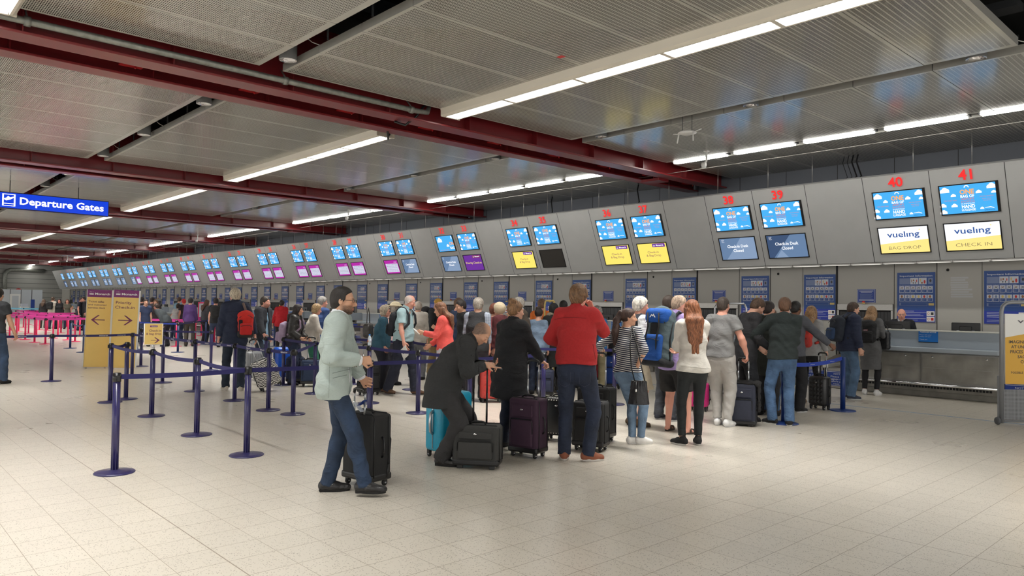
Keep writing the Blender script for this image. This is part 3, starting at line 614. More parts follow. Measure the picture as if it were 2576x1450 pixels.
for k in range(0, 21):
    hi_, lo_ = 41-2*k, 40-2*k; nm = 'desks %d and %d' % (lo_, hi_) if lo_ > 0 else 'desk 1'; cx = DX-PER*k
    r_ = empty('check_in_desk', (cx, 15.42, 0), 0, 'steel and blue-grey check-in counter below numbers %d and %d' % (lo_, hi_) if lo_ > 0 else 'last check-in counter at the far end, below number 1', 'desk', 'check-in counters')
    parts(r_, [('plinth', d_base), ('carcass', d_body), ('bumper_rail', d_rail, (0, 0, .26)), ('vent_row', d_vent), ('bag_ledge', d_ledge), ('front_screen', d_scr), ('counter_top', d_top)])
    for sx in (-.655, .655):
        dr = bpy.data.objects.new('door', d_door); COL.objects.link(dr); dr.parent = r_; dr.location = (sx, .02, .30)
        if k < 8:
            for lx in ((-.17,) if sx < 0 else (-.45, .45)): parts(dr, [('lock', d_lock, (lx+(.55 if sx < 0 else 0), 0, .48))])
    single('notice_plate', d_not, (cx+.1, 15.535, 1.16), 'small blue passenger notice hung on the counter of %s' % nm, 'notice', 'passenger notices on the counters')
    for j, sx in enumerate((-.62, .62)):
        m_ = empty('monitor', (cx+sx, 15.95, 1.17), (.25 if k == 0 and j == 0 else .1), 'black computer monitor on the %s side of %s' % (('lower numbered', 'higher numbered')[j], nm), 'monitor', 'monitors on the check-in counters'); parts(m_, [('display', mon_d), ('stand', mon_s)])
    gx = cx-1.31-.61
    for j, sx in enumerate((-.30, .30)):
        c_ = empty('baggage_conveyor', (gx+sx, 15.58, 0), 0, 'short baggage conveyor %s %s' % (('farther from', 'touching')[j], nm), 'conveyor', 'baggage conveyors between the desks'); parts(c_, [('frame', cv_f), ('belt', cv_b), ('notice_plate', cv_s)])
    h_ = empty('baggage_hatch', (-6.95-PER*k, WALL_Y, 0), 0, 'baggage hatch with black strip curtain left of %s' % nm, 'hatch', 'baggage hatches in the back wall'); parts(h_, [('frame', h_fr), ('strip_curtain', h_cu), ('beacon', h_be)])
    single('poster', poster_me, (-6.25-PER*k, WALL_Y-.013, 1.41), 'blue safety information poster on the wall behind desk %d' % max(lo_, 1), 'poster', 'blue information posters')
    single('poster', poster_me, (-4.56-PER*k, WALL_Y-.013, 1.41), 'blue safety information poster on the wall behind desk %d' % hi_, 'poster', 'blue information posters')
    single('wall_notice', notice_me, (-7.13-PER*k, WALL_Y, 1.83), 'small blue notice above the baggage hatch left of %s' % nm, 'notice', 'small blue notices above the hatches')
    single('wall_dome', dome_me, (-5.24-PER*k, WALL_Y, 2.54), 'small black dome high on the wall above %s' % nm, 'camera', 'small black domes on the wall')
# conveyor on the near side of desk 41
c_ = empty('baggage_conveyor', (-3.47, 15.58, 0), 0, 'baggage conveyor at far right behind the airline poster stand', 'conveyor'); parts(c_, [('frame', cv_f), ('belt', cv_b), ('notice_plate', cv_s)])
mb = MB()
random.seed(3)
M_res = mat('tape_residue', (188, 190, 192), .6)
for k in range(9): mb.box((-.01*random.random(), -.002, k*.05), (.36+.1*random.random()-.015*k, 0, k*.05+.035), M_res)
o = mb.build('tape_residue', loc=(-5.18, WALL_Y, 1.95)); tag(o, 'pale rectangle of old tape residue on the wall behind desk 41', 'mark')
M_yel = mat('notice_yellow', (228, 190, 60), .5)
for (px, py, yy, lab) in ((882, 794, 15.4, 'yellow notice on the counter beyond the bearded man in the blazer'), (677, 787, 15.4, 'yellow notice on a counter right of the man in the dark jacket')):
    P = at_Y(px, py, yy-.0); kk = round((DX-P.x)/PER); P.x = min(max(P.x, DX-PER*kk-1.15), DX-PER*kk+1.15); mb = MB(); mb.box((-.13, -.01, -.13), (.13, 0, .13), M_yel); q = Plane((-.13, -.011, -.13), (1,0,0), (0,0,1), .26, .26); q.poly(mb, [(.2,.4), (.7,.75), (.8,.65), (.35,.3)], M_prg); q.disc(mb, .3, .3, .1, .1, M_prg)
    o = mb.build('notice_plate', loc=(P.x, 15.62, 1.416)); tag(o, lab, 'notice')
# floor tape
mb = MB(); mb.box((-10.2, 12.93, 0), (-2.2, 12.955, .002), mat('blue_tape', (90, 140, 190), .5)); tag(mb.build('floor_tape'), 'thin blue tape line along the floor in front of the desks', 'tape')

# ================================================================ far end of the hall
M_pod = mat('pod_white', (190, 196, 202), .5)
def at_X(x, y, X):
    d = ray(x, y); t = X/d.x; return Vector((X, d.y*t, CAM_H+d.z*t))
PX = -76.0; a = at_X(-60, 740, PX); b = at_X(107, 730, PX)
r_ = empty('office_pod', ((PX), (a.y+b.y)/2, 0), 0, 'low white office pod against the far end of the hall', 'booth')
hw = (b.y-a.y)/2; mb = MB(); mb.box((-2.5, -hw, 0), (0, hw, b.z), M_pod)
for k in range(1, 6): mb.box((0, -hw+k*hw/3-.02, 0), (.01, -hw+k*hw/3+.02, b.z), M_seam)
mb.build('pod_shell', r_)
d0, d1 = at_X(25, 740, PX), at_X(52, 740, PX); mb = MB(); mb.box((.0, d0.y-(a.y+b.y)/2, 0), (.05, d1.y-(a.y+b.y)/2, d0.z+.0), M_white); mb.box((.05, d0.y+.15-(a.y+b.y)/2, 0), (.06, d1.y-.15-(a.y+b.y)/2, d0.z-.15), M_pod); mb.build('door', r_)
P = at_X(82, 762, PX+1.5); mb = MB(); mb.box((0, -.14, 0), (.08, .14, at_X(82, 754, PX+1.5).z), M_blue); tag(mb.build('sign_panel', loc=(PX+1.5, P.y, 0)), 'narrow dark blue upright panel in front of the white pod', 'sign')
P = at_X(60, 762, PX+1.2); mb = MB(); mb.box((0, -.3, 0), (.5, .3, 1.0), M_white, bev=.03); mb.box((.1, -.25, 1.0), (.4, .25, 1.25), M_pale); tag(mb.build('cabinet', loc=(PX+1.2, P.y, 0)), 'small white cabinet in front of the pod door', 'cabinet')
q = [at_X(x, y, X_END+.19) for x, y in ((12, 760), (12, 700), (13, 690), (17, 683), (26, 679), (60, 679), (112, 682))]
mb = MB(); mb.tube(q, .19, M_galv, 12); tag(mb.build('air_duct'), 'silver round air duct bending across the far end wall', 'duct')
mb = MB(); v = [at_X(41+a_, 730-b_, PX-.5) for a_, b_ in ((-2, 0), (0, 3), (5, 4.4), (10, 3.5), (13, 0))]
mb.prism([(p_.y, p_.z) for p_ in v], lambda u, t: Vector((PX-.6, u, t)), lambda u, t: Vector((PX-.5, u, t)), M_prr); tag(mb.build('arched_sign'), 'red arched sign peeking over the white pod', 'sign')

# ================================================================ departure gates sign
P0 = at_z(26, 453, CEIL); SX = P0.x
def atSX(x, y): return at_X(x, y, SX)
tl, tr, br, bl = atSX(0, 481.1), atSX(274, 507), atSX(272.5, 545.7), atSX(0, 523.8)
zt = (tl.z+tr.z)/2; zb = (bl.z+br.z)/2; yr = tr.y; yl = yr-(yr-tl.y)*1.12
r_ = empty('departure_sign', (SX, (yl+yr)/2, zb), 0, 'illuminated blue sign reading Departure Gates hanging at the left', 'sign')
hw = (yr-yl)/2; hh = zt-zb
mb = MB(); mb.box((-.16, -hw, 0), (-.001, hw, hh), mat('sign_case', (18, 30, 80), .4)); mb.build('case', r_)
g_sg = glow('sign_blue_lit', (14, 62, 212), .95); g_sw = glow('sign_white_lit', (250, 250, 250), 1.3)
mb = MB(); q = Plane((0, -hw, 0), (0, 1, 0), (0, 0, 1), 2*hw, hh); q.rect(mb, .005, .05, .995, .95, g_sg, .001)
yu = lambda px, py: (atSX(px, py).y-yl)/(2*hw)
q.text(mb, 'Departure Gates', (yu(50, 500)+yu(261, 520))/2, .32, .42, g_sw, yu(261, 520)-yu(50, 500), .025)
u0, u1 = yu(5.5, 500), yu(39, 500)
for a in ((u0, .16, u1, .2), (u0, .84, u1, .88), (u0, .16, u0+.012, .88), (u1-.012, .16, u1, .88), (u0+.01, .28, u1-.01, .33)): q.rect(mb, *a, g_sw, .002)
du = u1-u0; q.poly(mb, [(u0+.12*du, .55), (u0+.16*du, .62), (u0+.5*du, .66), (u0+.85*du, .74), (u0+.9*du, .68), (u0+.6*du, .55), (u0+.3*du, .48)], g_sw, .003); q.poly(mb, [(u0+.3*du, .66), (u0+.45*du, .76), (u0+.6*du, .68), (u0+.5*du, .6)], g_sw, .0034)
mb.build('sign_face', r_)
mb = MB()
for px in (26, 199): yy = atSX(px, 490).y-(yl+yr)/2; mb.tube([(-.08, yy, hh), (-.08, yy, CEIL-zb+.1)], .012, M_black, 6)
mb.build('suspension_rods', r_)

# ================================================================ queue barriers
M_navy = mat('barrier_purple', (40, 35, 90), .3, noise=.12, nscale=40, coat=.3); M_base = mat('barrier_base', (46, 42, 88), .35, noise=.25, nscale=18, coat=.3)
M_pink = mat('barrier_pink', (232, 50, 105), .35); M_bluep = mat('barrier_blue', (26, 54, 118), .35); M_bluem = mat('barrier_slate', (38, 58, 104), .35)
M_beltp = mat('belt_navy', (37, 35, 94), .75, bump=.1, bscale=900); M_beltb = mat('belt_blue', (36, 66, 170), .7); M_beltk = mat('belt_pink', (226, 70, 165), .7); M_beltc = mat('belt_cyan', (120, 190, 220), .7)
ZT = .955
def post_meshes(mp, mbm, r=.033, rb=.178, flat=False):
    a = MB(); a.cyl((0,0,.012), r, ZT-.09, mp, 20)
    if not flat:
        for k in range(8): t = k*PI/4; a.box((-.003, -r-.0015, .02), (.003, -r+.001, ZT-.09), mbm, M=Matrix.Rotation(t, 4, 'Z'))
    b = MB(); b.lathe((0,0,0), [(rb, 0), (rb+.003, .006), (rb-.004, .013), (rb*.6, .02), (r+.02, .026), (r, .034)], mbm, 36)
    c = MB(); c.cyl((0,0,ZT-.085), r+.005, .075, M_black, 16); c.lathe((0,0,ZT-.012), [(r+.005, 0), (r+.003, .008), (r-.008, .012), (0, .0125)], M_black, 16); c.box((-.012, r, ZT-.075), (.012, r+.02, ZT-.025), M_black); c.box((-.012, -r-.02, ZT-.075), (.012, -r, ZT-.025), M_black)
    return a.mesh('post'), b.mesh('base'), c.mesh('belt_head')
PM = {'p': post_meshes(M_navy, M_base), 'k': post_meshes(M_pink, M_pink, .034, .19, True), 'b': post_meshes(M_bluep, M_bluep, .04, .2, True), 's': post_meshes(M_bluem, M_bluem, .034, .2, True), 'c': post_meshes(M_beltc, M_beltc, .034, .19, True)}
POSTS = {}
def post(key, P, kind, lab, grp=None, rz=0):
    r_ = empty('barrier_post', (P.x, P.y, 0), rz, lab, 'queue barrier', grp)
    for nm, me in zip(('post', 'base', 'belt_head'), PM[kind]):
        if nm == 'belt_head' and kind == 'b': continue
        o = bpy.data.objects.new(nm, me); COL.objects.link(o); o.parent = r_
    POSTS[key] = r_; return r_
def belt(a, b, m, sag=.02, txt=None, n=10, z=.915, h=.048, tm=None):
    """a belt drawn out of post a, its end clipped to b (a post key or a point)"""
    ra = POSTS[a]; A = ra.location.copy(); B = POSTS[b].location.copy() if isinstance(b, str) else Vector(b); d = (B-A); L = d.length; d.normalize(); q = Vector((-d.y, d.x, 0))*.0012
    mb = MB(); vs = []
    for i in range(n+1):
        t = i/n; p_ = d*(.038+(L-.076)*t); zz = z-sag*4*t*(1-t)
        for e in (-q, q):
            for dz in (-h/2, h/2): vs.append(p_+e+Vector((0, 0, zz+dz)))
    fs = []
    for i in range(n): o = 4*i; fs += [(o, o+4, o+5, o+1), (o+2, o+3, o+7, o+6), (o+1, o+5, o+7, o+3), (o, o+2, o+6, o+4)]
    mb.add(vs, fs, m)
    if txt:
        for t in txt[1]:
            zz = z-sag*4*t*(1-t); 
            for sd in (1, -1):
                u = d*sd; pl = Plane(d*(L*t)-u*.09+Vector((0, 0, zz-h*.22)), u, (0,0,1), .18, h*.45); pl.text(mb, txt[0], .5, 0, 1.0, M_pw, .9, .01, e=.002)
    o = mb.build('belt', ra); o.rotation_euler = (0, 0, -ra.rotation_euler.z)
    return o
G = 'purple belt barriers of the middle queue'
def fp(x, y): return at_z(x, y, 0)
for key, x, y, lab in (('A', 288, 1190, 'nearest purple barrier post, at lower left of the queue'), ('F', 620, 1146, 'large purple barrier post left of the man in the grey blazer'), ('E', 494.5, 1095, 'purple barrier post between the two nearest ones, one row back'), ('D', 381, 1047.6, 'purple barrier post carrying the small yellow check-in sign'),
    ('B', 276.5, 1013, 'left one of two purple posts standing close together by the yellow boards'), ('C', 316.5, 1005, 'right one of two purple posts standing close together by the yellow boards'), ('J', 736.7, 1043, 'purple barrier post just left of the blazer man, beside the zebra suitcase'), ('I', 674.6, 1033, 'purple barrier post standing in front of the zebra suitcase'),
    ('Hh', 589.7, 1008.5, 'purple barrier post in front of the man with the red backpack'), ('G', 489, 985, 'purple barrier post left of the man with the red backpack'), ('K', 408.4, 963.5, 'purple barrier post behind the small yellow sign'), ('L', 331.7, 949, 'purple barrier post in front of the priority check-in board'), ('M', 354, 922.6, 'purple barrier post just right of the priority board, further back'),
    ('N', 530, 932, 'slim looking purple barrier post left of the grey haired man in navy'), ('S132', 128.5, 960, 'lone purple barrier post at the left, under the long printed belt'), ('O', 712, 969.6, 'purple barrier post in front of the bright blue suitcase'), ('O2', 667.5, 965, 'purple barrier post at the left edge of the bright blue suitcase'), ('P', 791, 991, 'purple barrier post hidden behind the man in the grey blazer'),
    ('Q', 929, 1103, 'purple barrier post right behind the blazer man and his black case'), ('R', 926.8, 1015, 'purple barrier post with a water bottle on its head'), ('S', 1051, 1040, 'purple barrier post between the man in aqua shirt and the bending man'), ('U', 1103, 1000, 'purple barrier post behind the bending man in the dark coat'), ('V', 890, 967, 'purple barrier post beside the woman with the teal top'),
    ('T', 1366, 1048, 'purple barrier post between the black coat woman and the red fleece man'), ('W', 1035, 981, 'purple barrier post behind the walking man in the aqua shirt'), ('X', 1180, 1063, 'purple barrier post behind the legs of the bending man'), ('Y', 1545, 1018, 'purple barrier post behind the woman in the striped top')):
    post(key, fp(x, y), 'p', lab, G, rz=PI/2 if key in 'AFQT' else 0)
for a, b, t in (('A', 'F', None), ('F', 'Q', None), ('Q', 'T', None), ('B', 'C', None), ('B', 'D', None), ('D', 'E', None), ('E', 'F', None), ('S132', 'L', ('monarch', (.35, .62, .85))), ('L', 'K', ('monarch', (.3, .7))), ('K', 'G', ('monarch', (.3, .8))), ('G', 'Hh', ('monarch', (.3, .6, .85))), ('Hh', 'I', ('flyMonarch', (.4, .8))), ('I', 'J', ('flyMonarch.com', (.6,))), ('J', 'P', None), ('P', 'R', None), ('R', 'S', None), ('S', 'X', None), ('O2', 'O', None), ('O', 'P', None), ('V', 'W', None), ('W', 'U', ('monarch', (.6,))), ('M', 'N', ('monarch', (.4, .8))), ('U', 'Y', None)):
    belt(a, b, M_beltp, .03 if a in ('B', 'D', 'E') else .012, t)
P = fp(-190, 965); belt('S132', (P.x, P.y, 0), M_beltp, .02, ('flyMonarch.com', (.25, .6)))
post('r1', fp(2120, 1034), 'b', 'blue barrier post at the right, in front of the navy jacket man'); post('r2', fp(1972, 1066), 'b', 'blue barrier post behind the man in jeans and dark hoodie, only its base showing')
belt('r1', 'r2', M_beltb, .05, ('~', (.2, .55)), z=.86, h=.06)
for key, x, y, lab in (('s1', 447, 887, 'slate blue barrier post beyond the small yellow sign, nearer the pink posts'), ('s2', 517, 867, 'slate blue barrier post at the left of the navy coat man'), ('s3', 176.5, 877, 'slate blue barrier post among the pink ones left of the ticket board'), ('s4', 210, 887, 'slate blue barrier post at the edge of the ticket sales board')): post(key, fp(x, y), 's', lab)
belt('s3', 's4', M_bluem, .12); belt('s1', 's2', M_beltp, .01, ('monarch', (.5,)))
for i, (a, b, zz) in enumerate((((340, 885), (600, 862), .9), ((345, 875), (640, 853), .9))):
    pass
for key, x, y, lab in (('f1', 345, 880, 'slate blue barrier post right of the priority board'), ('f2', 640, 866, 'slate blue barrier post beyond the dark jacket man'), ('f3', 690, 872, 'slate blue barrier post beyond the red tracksuit'), ('f4', 1000, 905, 'slate blue barrier post beyond the aqua shirt man')): post(key, fp(x, y), 's', lab)
belt('f1', 's1', M_beltb, .01); belt('s2', 'f2', M_beltb, .01); belt('f2', 'f3', M_beltb, .01); belt('f3', 'f4', M_beltp, .01); P = fp(900, 884); belt('f3', (P.x, P.y, 0), M_beltb, .01)
# pink lanes, positions read from the post heads
tops = [(115.7,801),(88.5,799),(65,796),(43,795),(25.6,793),(48,787),(73,789.5),(93,791.5),(117,793.5),(135,795),(178.5,791.5),(202,793.5),(190,799),(147,793),(120.5,786.5),(154.5,789.5),(189,787),(74,780),(89.5,781.5),(119,783),(140,784),(152,784),(168.5,783),(207,784.5),(60,783),(100,786),(172,797),(28,786),(12,788),(40,781),(224,800),(262,802),(445,806),(492,805),(372,802),(410,803),(540,802)]
tp = sorted([at_z(x, y, ZT) for x, y in tops], key=lambda p_: -p_.x)
tp = [p_ for p_ in tp if p_.x > -60]
for i, p_ in enumerate(tp):
    near = i < 0
    post('k%d' % i, p_, 'k', 'pink belt barrier post in the far left queue lanes', 'pink barriers of the far left lanes')
for i, p_ in enumerate(tp):
    c_ = sorted([(abs(q.y-p_.y)*2.2+abs(q.x-p_.x), j) for j, q in enumerate(tp) if q.x < p_.x-.3])
    if c_ and c_[0][0] < 9: belt('k%d' % i, 'k%d' % c_[0][1], M_beltk, .02, z=.92, h=.07)
    c_ = sorted([(abs(q.x-p_.x)*1.6+abs(q.y-p_.y), j) for j, q in enumerate(tp) if q.y > p_.y+.6])
    if c_ and c_[0][0] < 6: belt('k%d' % i, 'k%d' % c_[0][1], M_beltk, .02, z=.92, h=.07)
P1 = at_z(345, 802, .92); P2 = at_z(548, 800, .92)
post('kk1', P1, 'k', 'pink barrier post beside the priority check-in board'); post('kk2', P2, 'k', 'pink barrier post left of the man with red backpack'); belt('kk1', 'kk2', M_beltk, .01, z=.92, h=.07)
P = at_z(528, 760, 1.45); r_ = empty('pink_sign_post', (at_z(506, 845, 0).x, at_z(506, 845, 0).y, 0), math.atan2(P.y, P.x)-PI/2, 'tall narrow pink framed sign standing among the far queue', 'sign')
mb = MB(); mb.box((-.17, 0, .85), (.17, .04, 1.62), M_pink, bev=.02); mb.tube([(0, .02, 0), (0, .02, .9)], .03, M_pink, 10); mb.cyl((0,0.02,0), .2, .02, M_pink); mb.build('frame', r_); mb = MB(); mb.box((-.12, -.006, .9), (.12, 0, 1.55), M_pale); mb.build('sheet', r_)
for i, (x, y) in enumerate(((20, 774), (60, 775), (100, 775.5), (140, 776), (165, 777))): post('c%d' % i, at_z(x, y, .955), 'c', 'light blue belt barrier post before the white pod', 'light blue barriers before the white pod')
for i in range(4): belt('c%d' % i, 'c%d' % (i+1), M_beltc, .01, z=.9, h=.12)

# ================================================================ standing boards
M_by = mat('board_yellow', (240, 204, 118), .5, noise=.04, nscale=4); M_bp = mat('board_purple', (122, 44, 112), .5); M_bt = mat('board_letters', (112, 40, 84), .5)
def board(px0, px1, py, h, wd, lab, lines, arrow, tilt):
    A = fp(px0, py); c = fp((px0+px1)/2, py); rz = math.atan2(c.y, c.x)-PI/2
    r_ = empty('standing_board', (c.x, c.y, .02), rz, lab, 'sign'); r_.rotation_euler = (0, tilt, rz)
    mb = MB(); mb.box((-wd/2, 0, 0), (wd/2, .035, h), M_by, bev=.004); q = Plane((-wd/2, -.0005, 0), (1,0,0), (0,0,1), wd, h)
    q.rect(mb, 0, .905, 1, 1, M_bp, .0006); q.text(mb, 'Monarch', .62, .935, .026, M_pw, .62, .03); crown(q, mb, .17, .935, .17, M_pw)
    for t, u, v, s, wt in lines: q.text(mb, t, u, v, s, M_bt, wt, .005, 'l')
    v = .61; sg = arrow
    q.rect(mb, .5-.27, v-.0055, .5+.27, v+.0055, M_bt); q.poly(mb, [(.5+sg*.3, v), (.5+sg*.02, v+.062), (.5+sg*.02-.07*sg, v+.062), (.5+sg*.19, v)], M_bt, .002); q.poly(mb, [(.5+sg*.3, v), (.5+sg*.02, v-.062), (.5+sg*.02-.07*sg, v-.062), (.5+sg*.19, v)], M_bt, .0024)
    mb.build('panel', r_)
    mb = MB(); mb.box((wd/2, -.01, 0), (wd/2+.035, .05, h), M_white, bev=.005); mb.box((-wd/2-.01, -.01, 0), (-wd/2, .05, h), M_white); mb.build('edge_strip', r_)
    mb = MB()
    for sx in (-.2, .2): mb.box((sx-.02, -.22, -.02), (sx+.02, .25, -.008), M_steel, bev=.004)
    mb.build('feet', r_)
board(213, 267, 926, 1.88, .52, 'yellow board with purple head, ticket sales and left arrow', (('Ticket sales', .06, .835, .023, .64), ('and customer', .06, .795, .023, .76), ('service desk', .06, .755, .023, .7)), -1, math.radians(1.6))
board(280, 334, 928, 1.88, .54, 'yellow board with purple head, priority check-in and right arrow', (('Priority', .1, .82, .036, .62), ('Check-in', .08, .76, .036, .78)), 1, math.radians(1.8))
Dp = POSTS['D'].location; rz = math.atan2(Dp.y, Dp.x)-PI/2
r_ = empty('post_sign', (Dp.x, Dp.y, ZT), rz, 'small yellow sign on a barrier post reading check-in and bag drop', 'sign')
mb = MB(); mb.tube([(0,0,0), (0,0,.09)], .012, M_chrome, 8); mb.cyl((0,0,0), .022, .03, M_chrome, 12); mb.build('stem', r_)
mb = MB(); mb.box((-.125, -.012, .06), (.125, .012, .375), M_chrome, bev=.008); mb.build('frame', r_)
mb = MB(); q = Plane((-.115, -.0135, .07), (1,0,0), (0,0,1), .23, .295); q.rect(mb, 0, 0, 1, 1, M_by, .0005); q.rect(mb, .3, .84, .72, .92, M_bp, .001); q.text(mb, 'Monarch', .53, .86, .04, M_pw, .3)
q.text(mb, 'Check-in', .93, .62, .10, M_bt, .68, .01, 'r'); q.text(mb, '& bag drop', .93, .47, .10, M_bt, .84, .01, 'r'); v = .2; q.rect(mb, .36, v-.01, .82, v+.01, M_bt); q.poly(mb, [(.86, v), (.62, v+.14), (.55, v+.14), (.74, v)], M_bt, .002); q.poly(mb, [(.86, v), (.62, v-.14), (.55, v-.14), (.74, v)], M_bt, .0024)
mb.build('panel', r_)
# airline poster stand at the right edge
P = fp(2520, 1070); RH = Vector((RIGHT.x, RIGHT.y, 0)).normalized(); rz = math.atan2(RH.y, RH.x)
r_ = empty('poster_stand', (P.x, P.y, 0), rz, 'grey wheeled poster stand with white and yellow airline poster at right edge', 'poster stand')
M_sg = mat('stand_grey', (140, 142, 146), .4, metal=.3); H_ = 1.80; WD = 1.15
mb = MB(); c = [(0, 0, .03), (0, 0, H_-.14), (.02, 0, H_-.06), (.07, 0, H_-.015), (.15, 0, H_), (WD-.15, 0, H_), (WD-.07, 0, H_-.015), (WD-.02, 0, H_-.06), (WD, 0, H_-.14), (WD, 0, .03)]; mb.tube(c, .028, M_sg, 12); mb.tube([(0, 0, .06), (WD, 0, .06)], .016, M_sg, 8); mb.box((-.03, .02, .03), (.05, .06, .72), M_sg, bev=.01); mb.build('tube_frame', r_)
mb = MB(); mb.box((.045, -.012, .60), (WD-.045, .012, 1.63), M_pw); q = Plane((.045, -.0125, .60), (1,0,0), (0,0,1), WD-.09, 1.03); q.poly(mb, [(0, 0), (1, 0), (1, .86), (0, .66)], mat('poster_yellow', (222, 172, 62), .5), .001)
M_pl = mat('poster_letters', (70, 62, 52), .5)
q.text(mb, 'vueling', .42, .87, .055, mat('logo_dark', (92, 88, 96), .5), .5, .02); q.rect(mb, .27, .745, .33, .82, M_prg); q.rect(mb, .276, .755, .324, .81, M_pw, .0016)
for t, v, u in (('IMAGINE FLYING', .58, .05), ('AT UNBEATABLE', .51, .08), ('PRICES WITHOUT', .44, .07), ('SACRIFICING', .37, .17), ('COMFORT', .30, .21)): q.text(mb, t, u, v, .042, M_pl, None, .02, 'l')
q.text(mb, 'POSSIBLE', .08, .15, .03, M_pl, None, .01, 'l'); q.poly(mb, [(.25,.29), (.27,.29), (.31,.25), (.38,.235), (.38,.25), (.42,.22), (.37,.2), (.375,.22), (.30,.235)], M_pw, .002)
mb.build('poster', r_)
M_pm = bpy.data.materials.new('punched_mesh'); M_pm.use_nodes = True; nt = M_pm.node_tree; tc = nt.nodes.new('ShaderNodeTexCoord'); s_ = nt.nodes.new('ShaderNodeSeparateXYZ'); nt.links.new(tc.outputs['Object'], s_.inputs[0])
fx = mathn(nt, 'FRACT', mathn(nt, 'MULTIPLY', s_.outputs[0], 55)); fz = mathn(nt, 'FRACT', mathn(nt, 'MULTIPLY', s_.outputs[2], 55)); hl = mathn(nt, 'MULTIPLY', mathn(nt, 'GREATER_THAN', fx, .42), mathn(nt, 'GREATER_THAN', fz, .42))
nt.links.new(mixc(nt, hl, lin((142, 144, 148)), lin((70, 70, 72))), nt.nodes['Principled BSDF'].inputs['Base Color']); nt.nodes['Principled BSDF'].inputs['Roughness'].default_value = .5
mb = MB(); mb.box((.03, -.006, .08), (WD-.03, .006, .52), M_pm); mb.build('mesh_panel', r_)
for xx in (-.06, WD+.06):
    mb = MB(); mb.lathe((0,0,0), [(0, -.02), (.05, -.02), (.06, 0), (.05, .02), (0, .02)], mat('grey_rubber', (90, 92, 96), .7), 16, M=Matrix.Rotation(PI/2, 4, 'Y')); mb.tube([(0,0,0), (.06 if xx < 0 else -.06, 0, .02)], .012, M_sg, 6); mb.build('wheel', r_, loc=(xx, 0, .062))
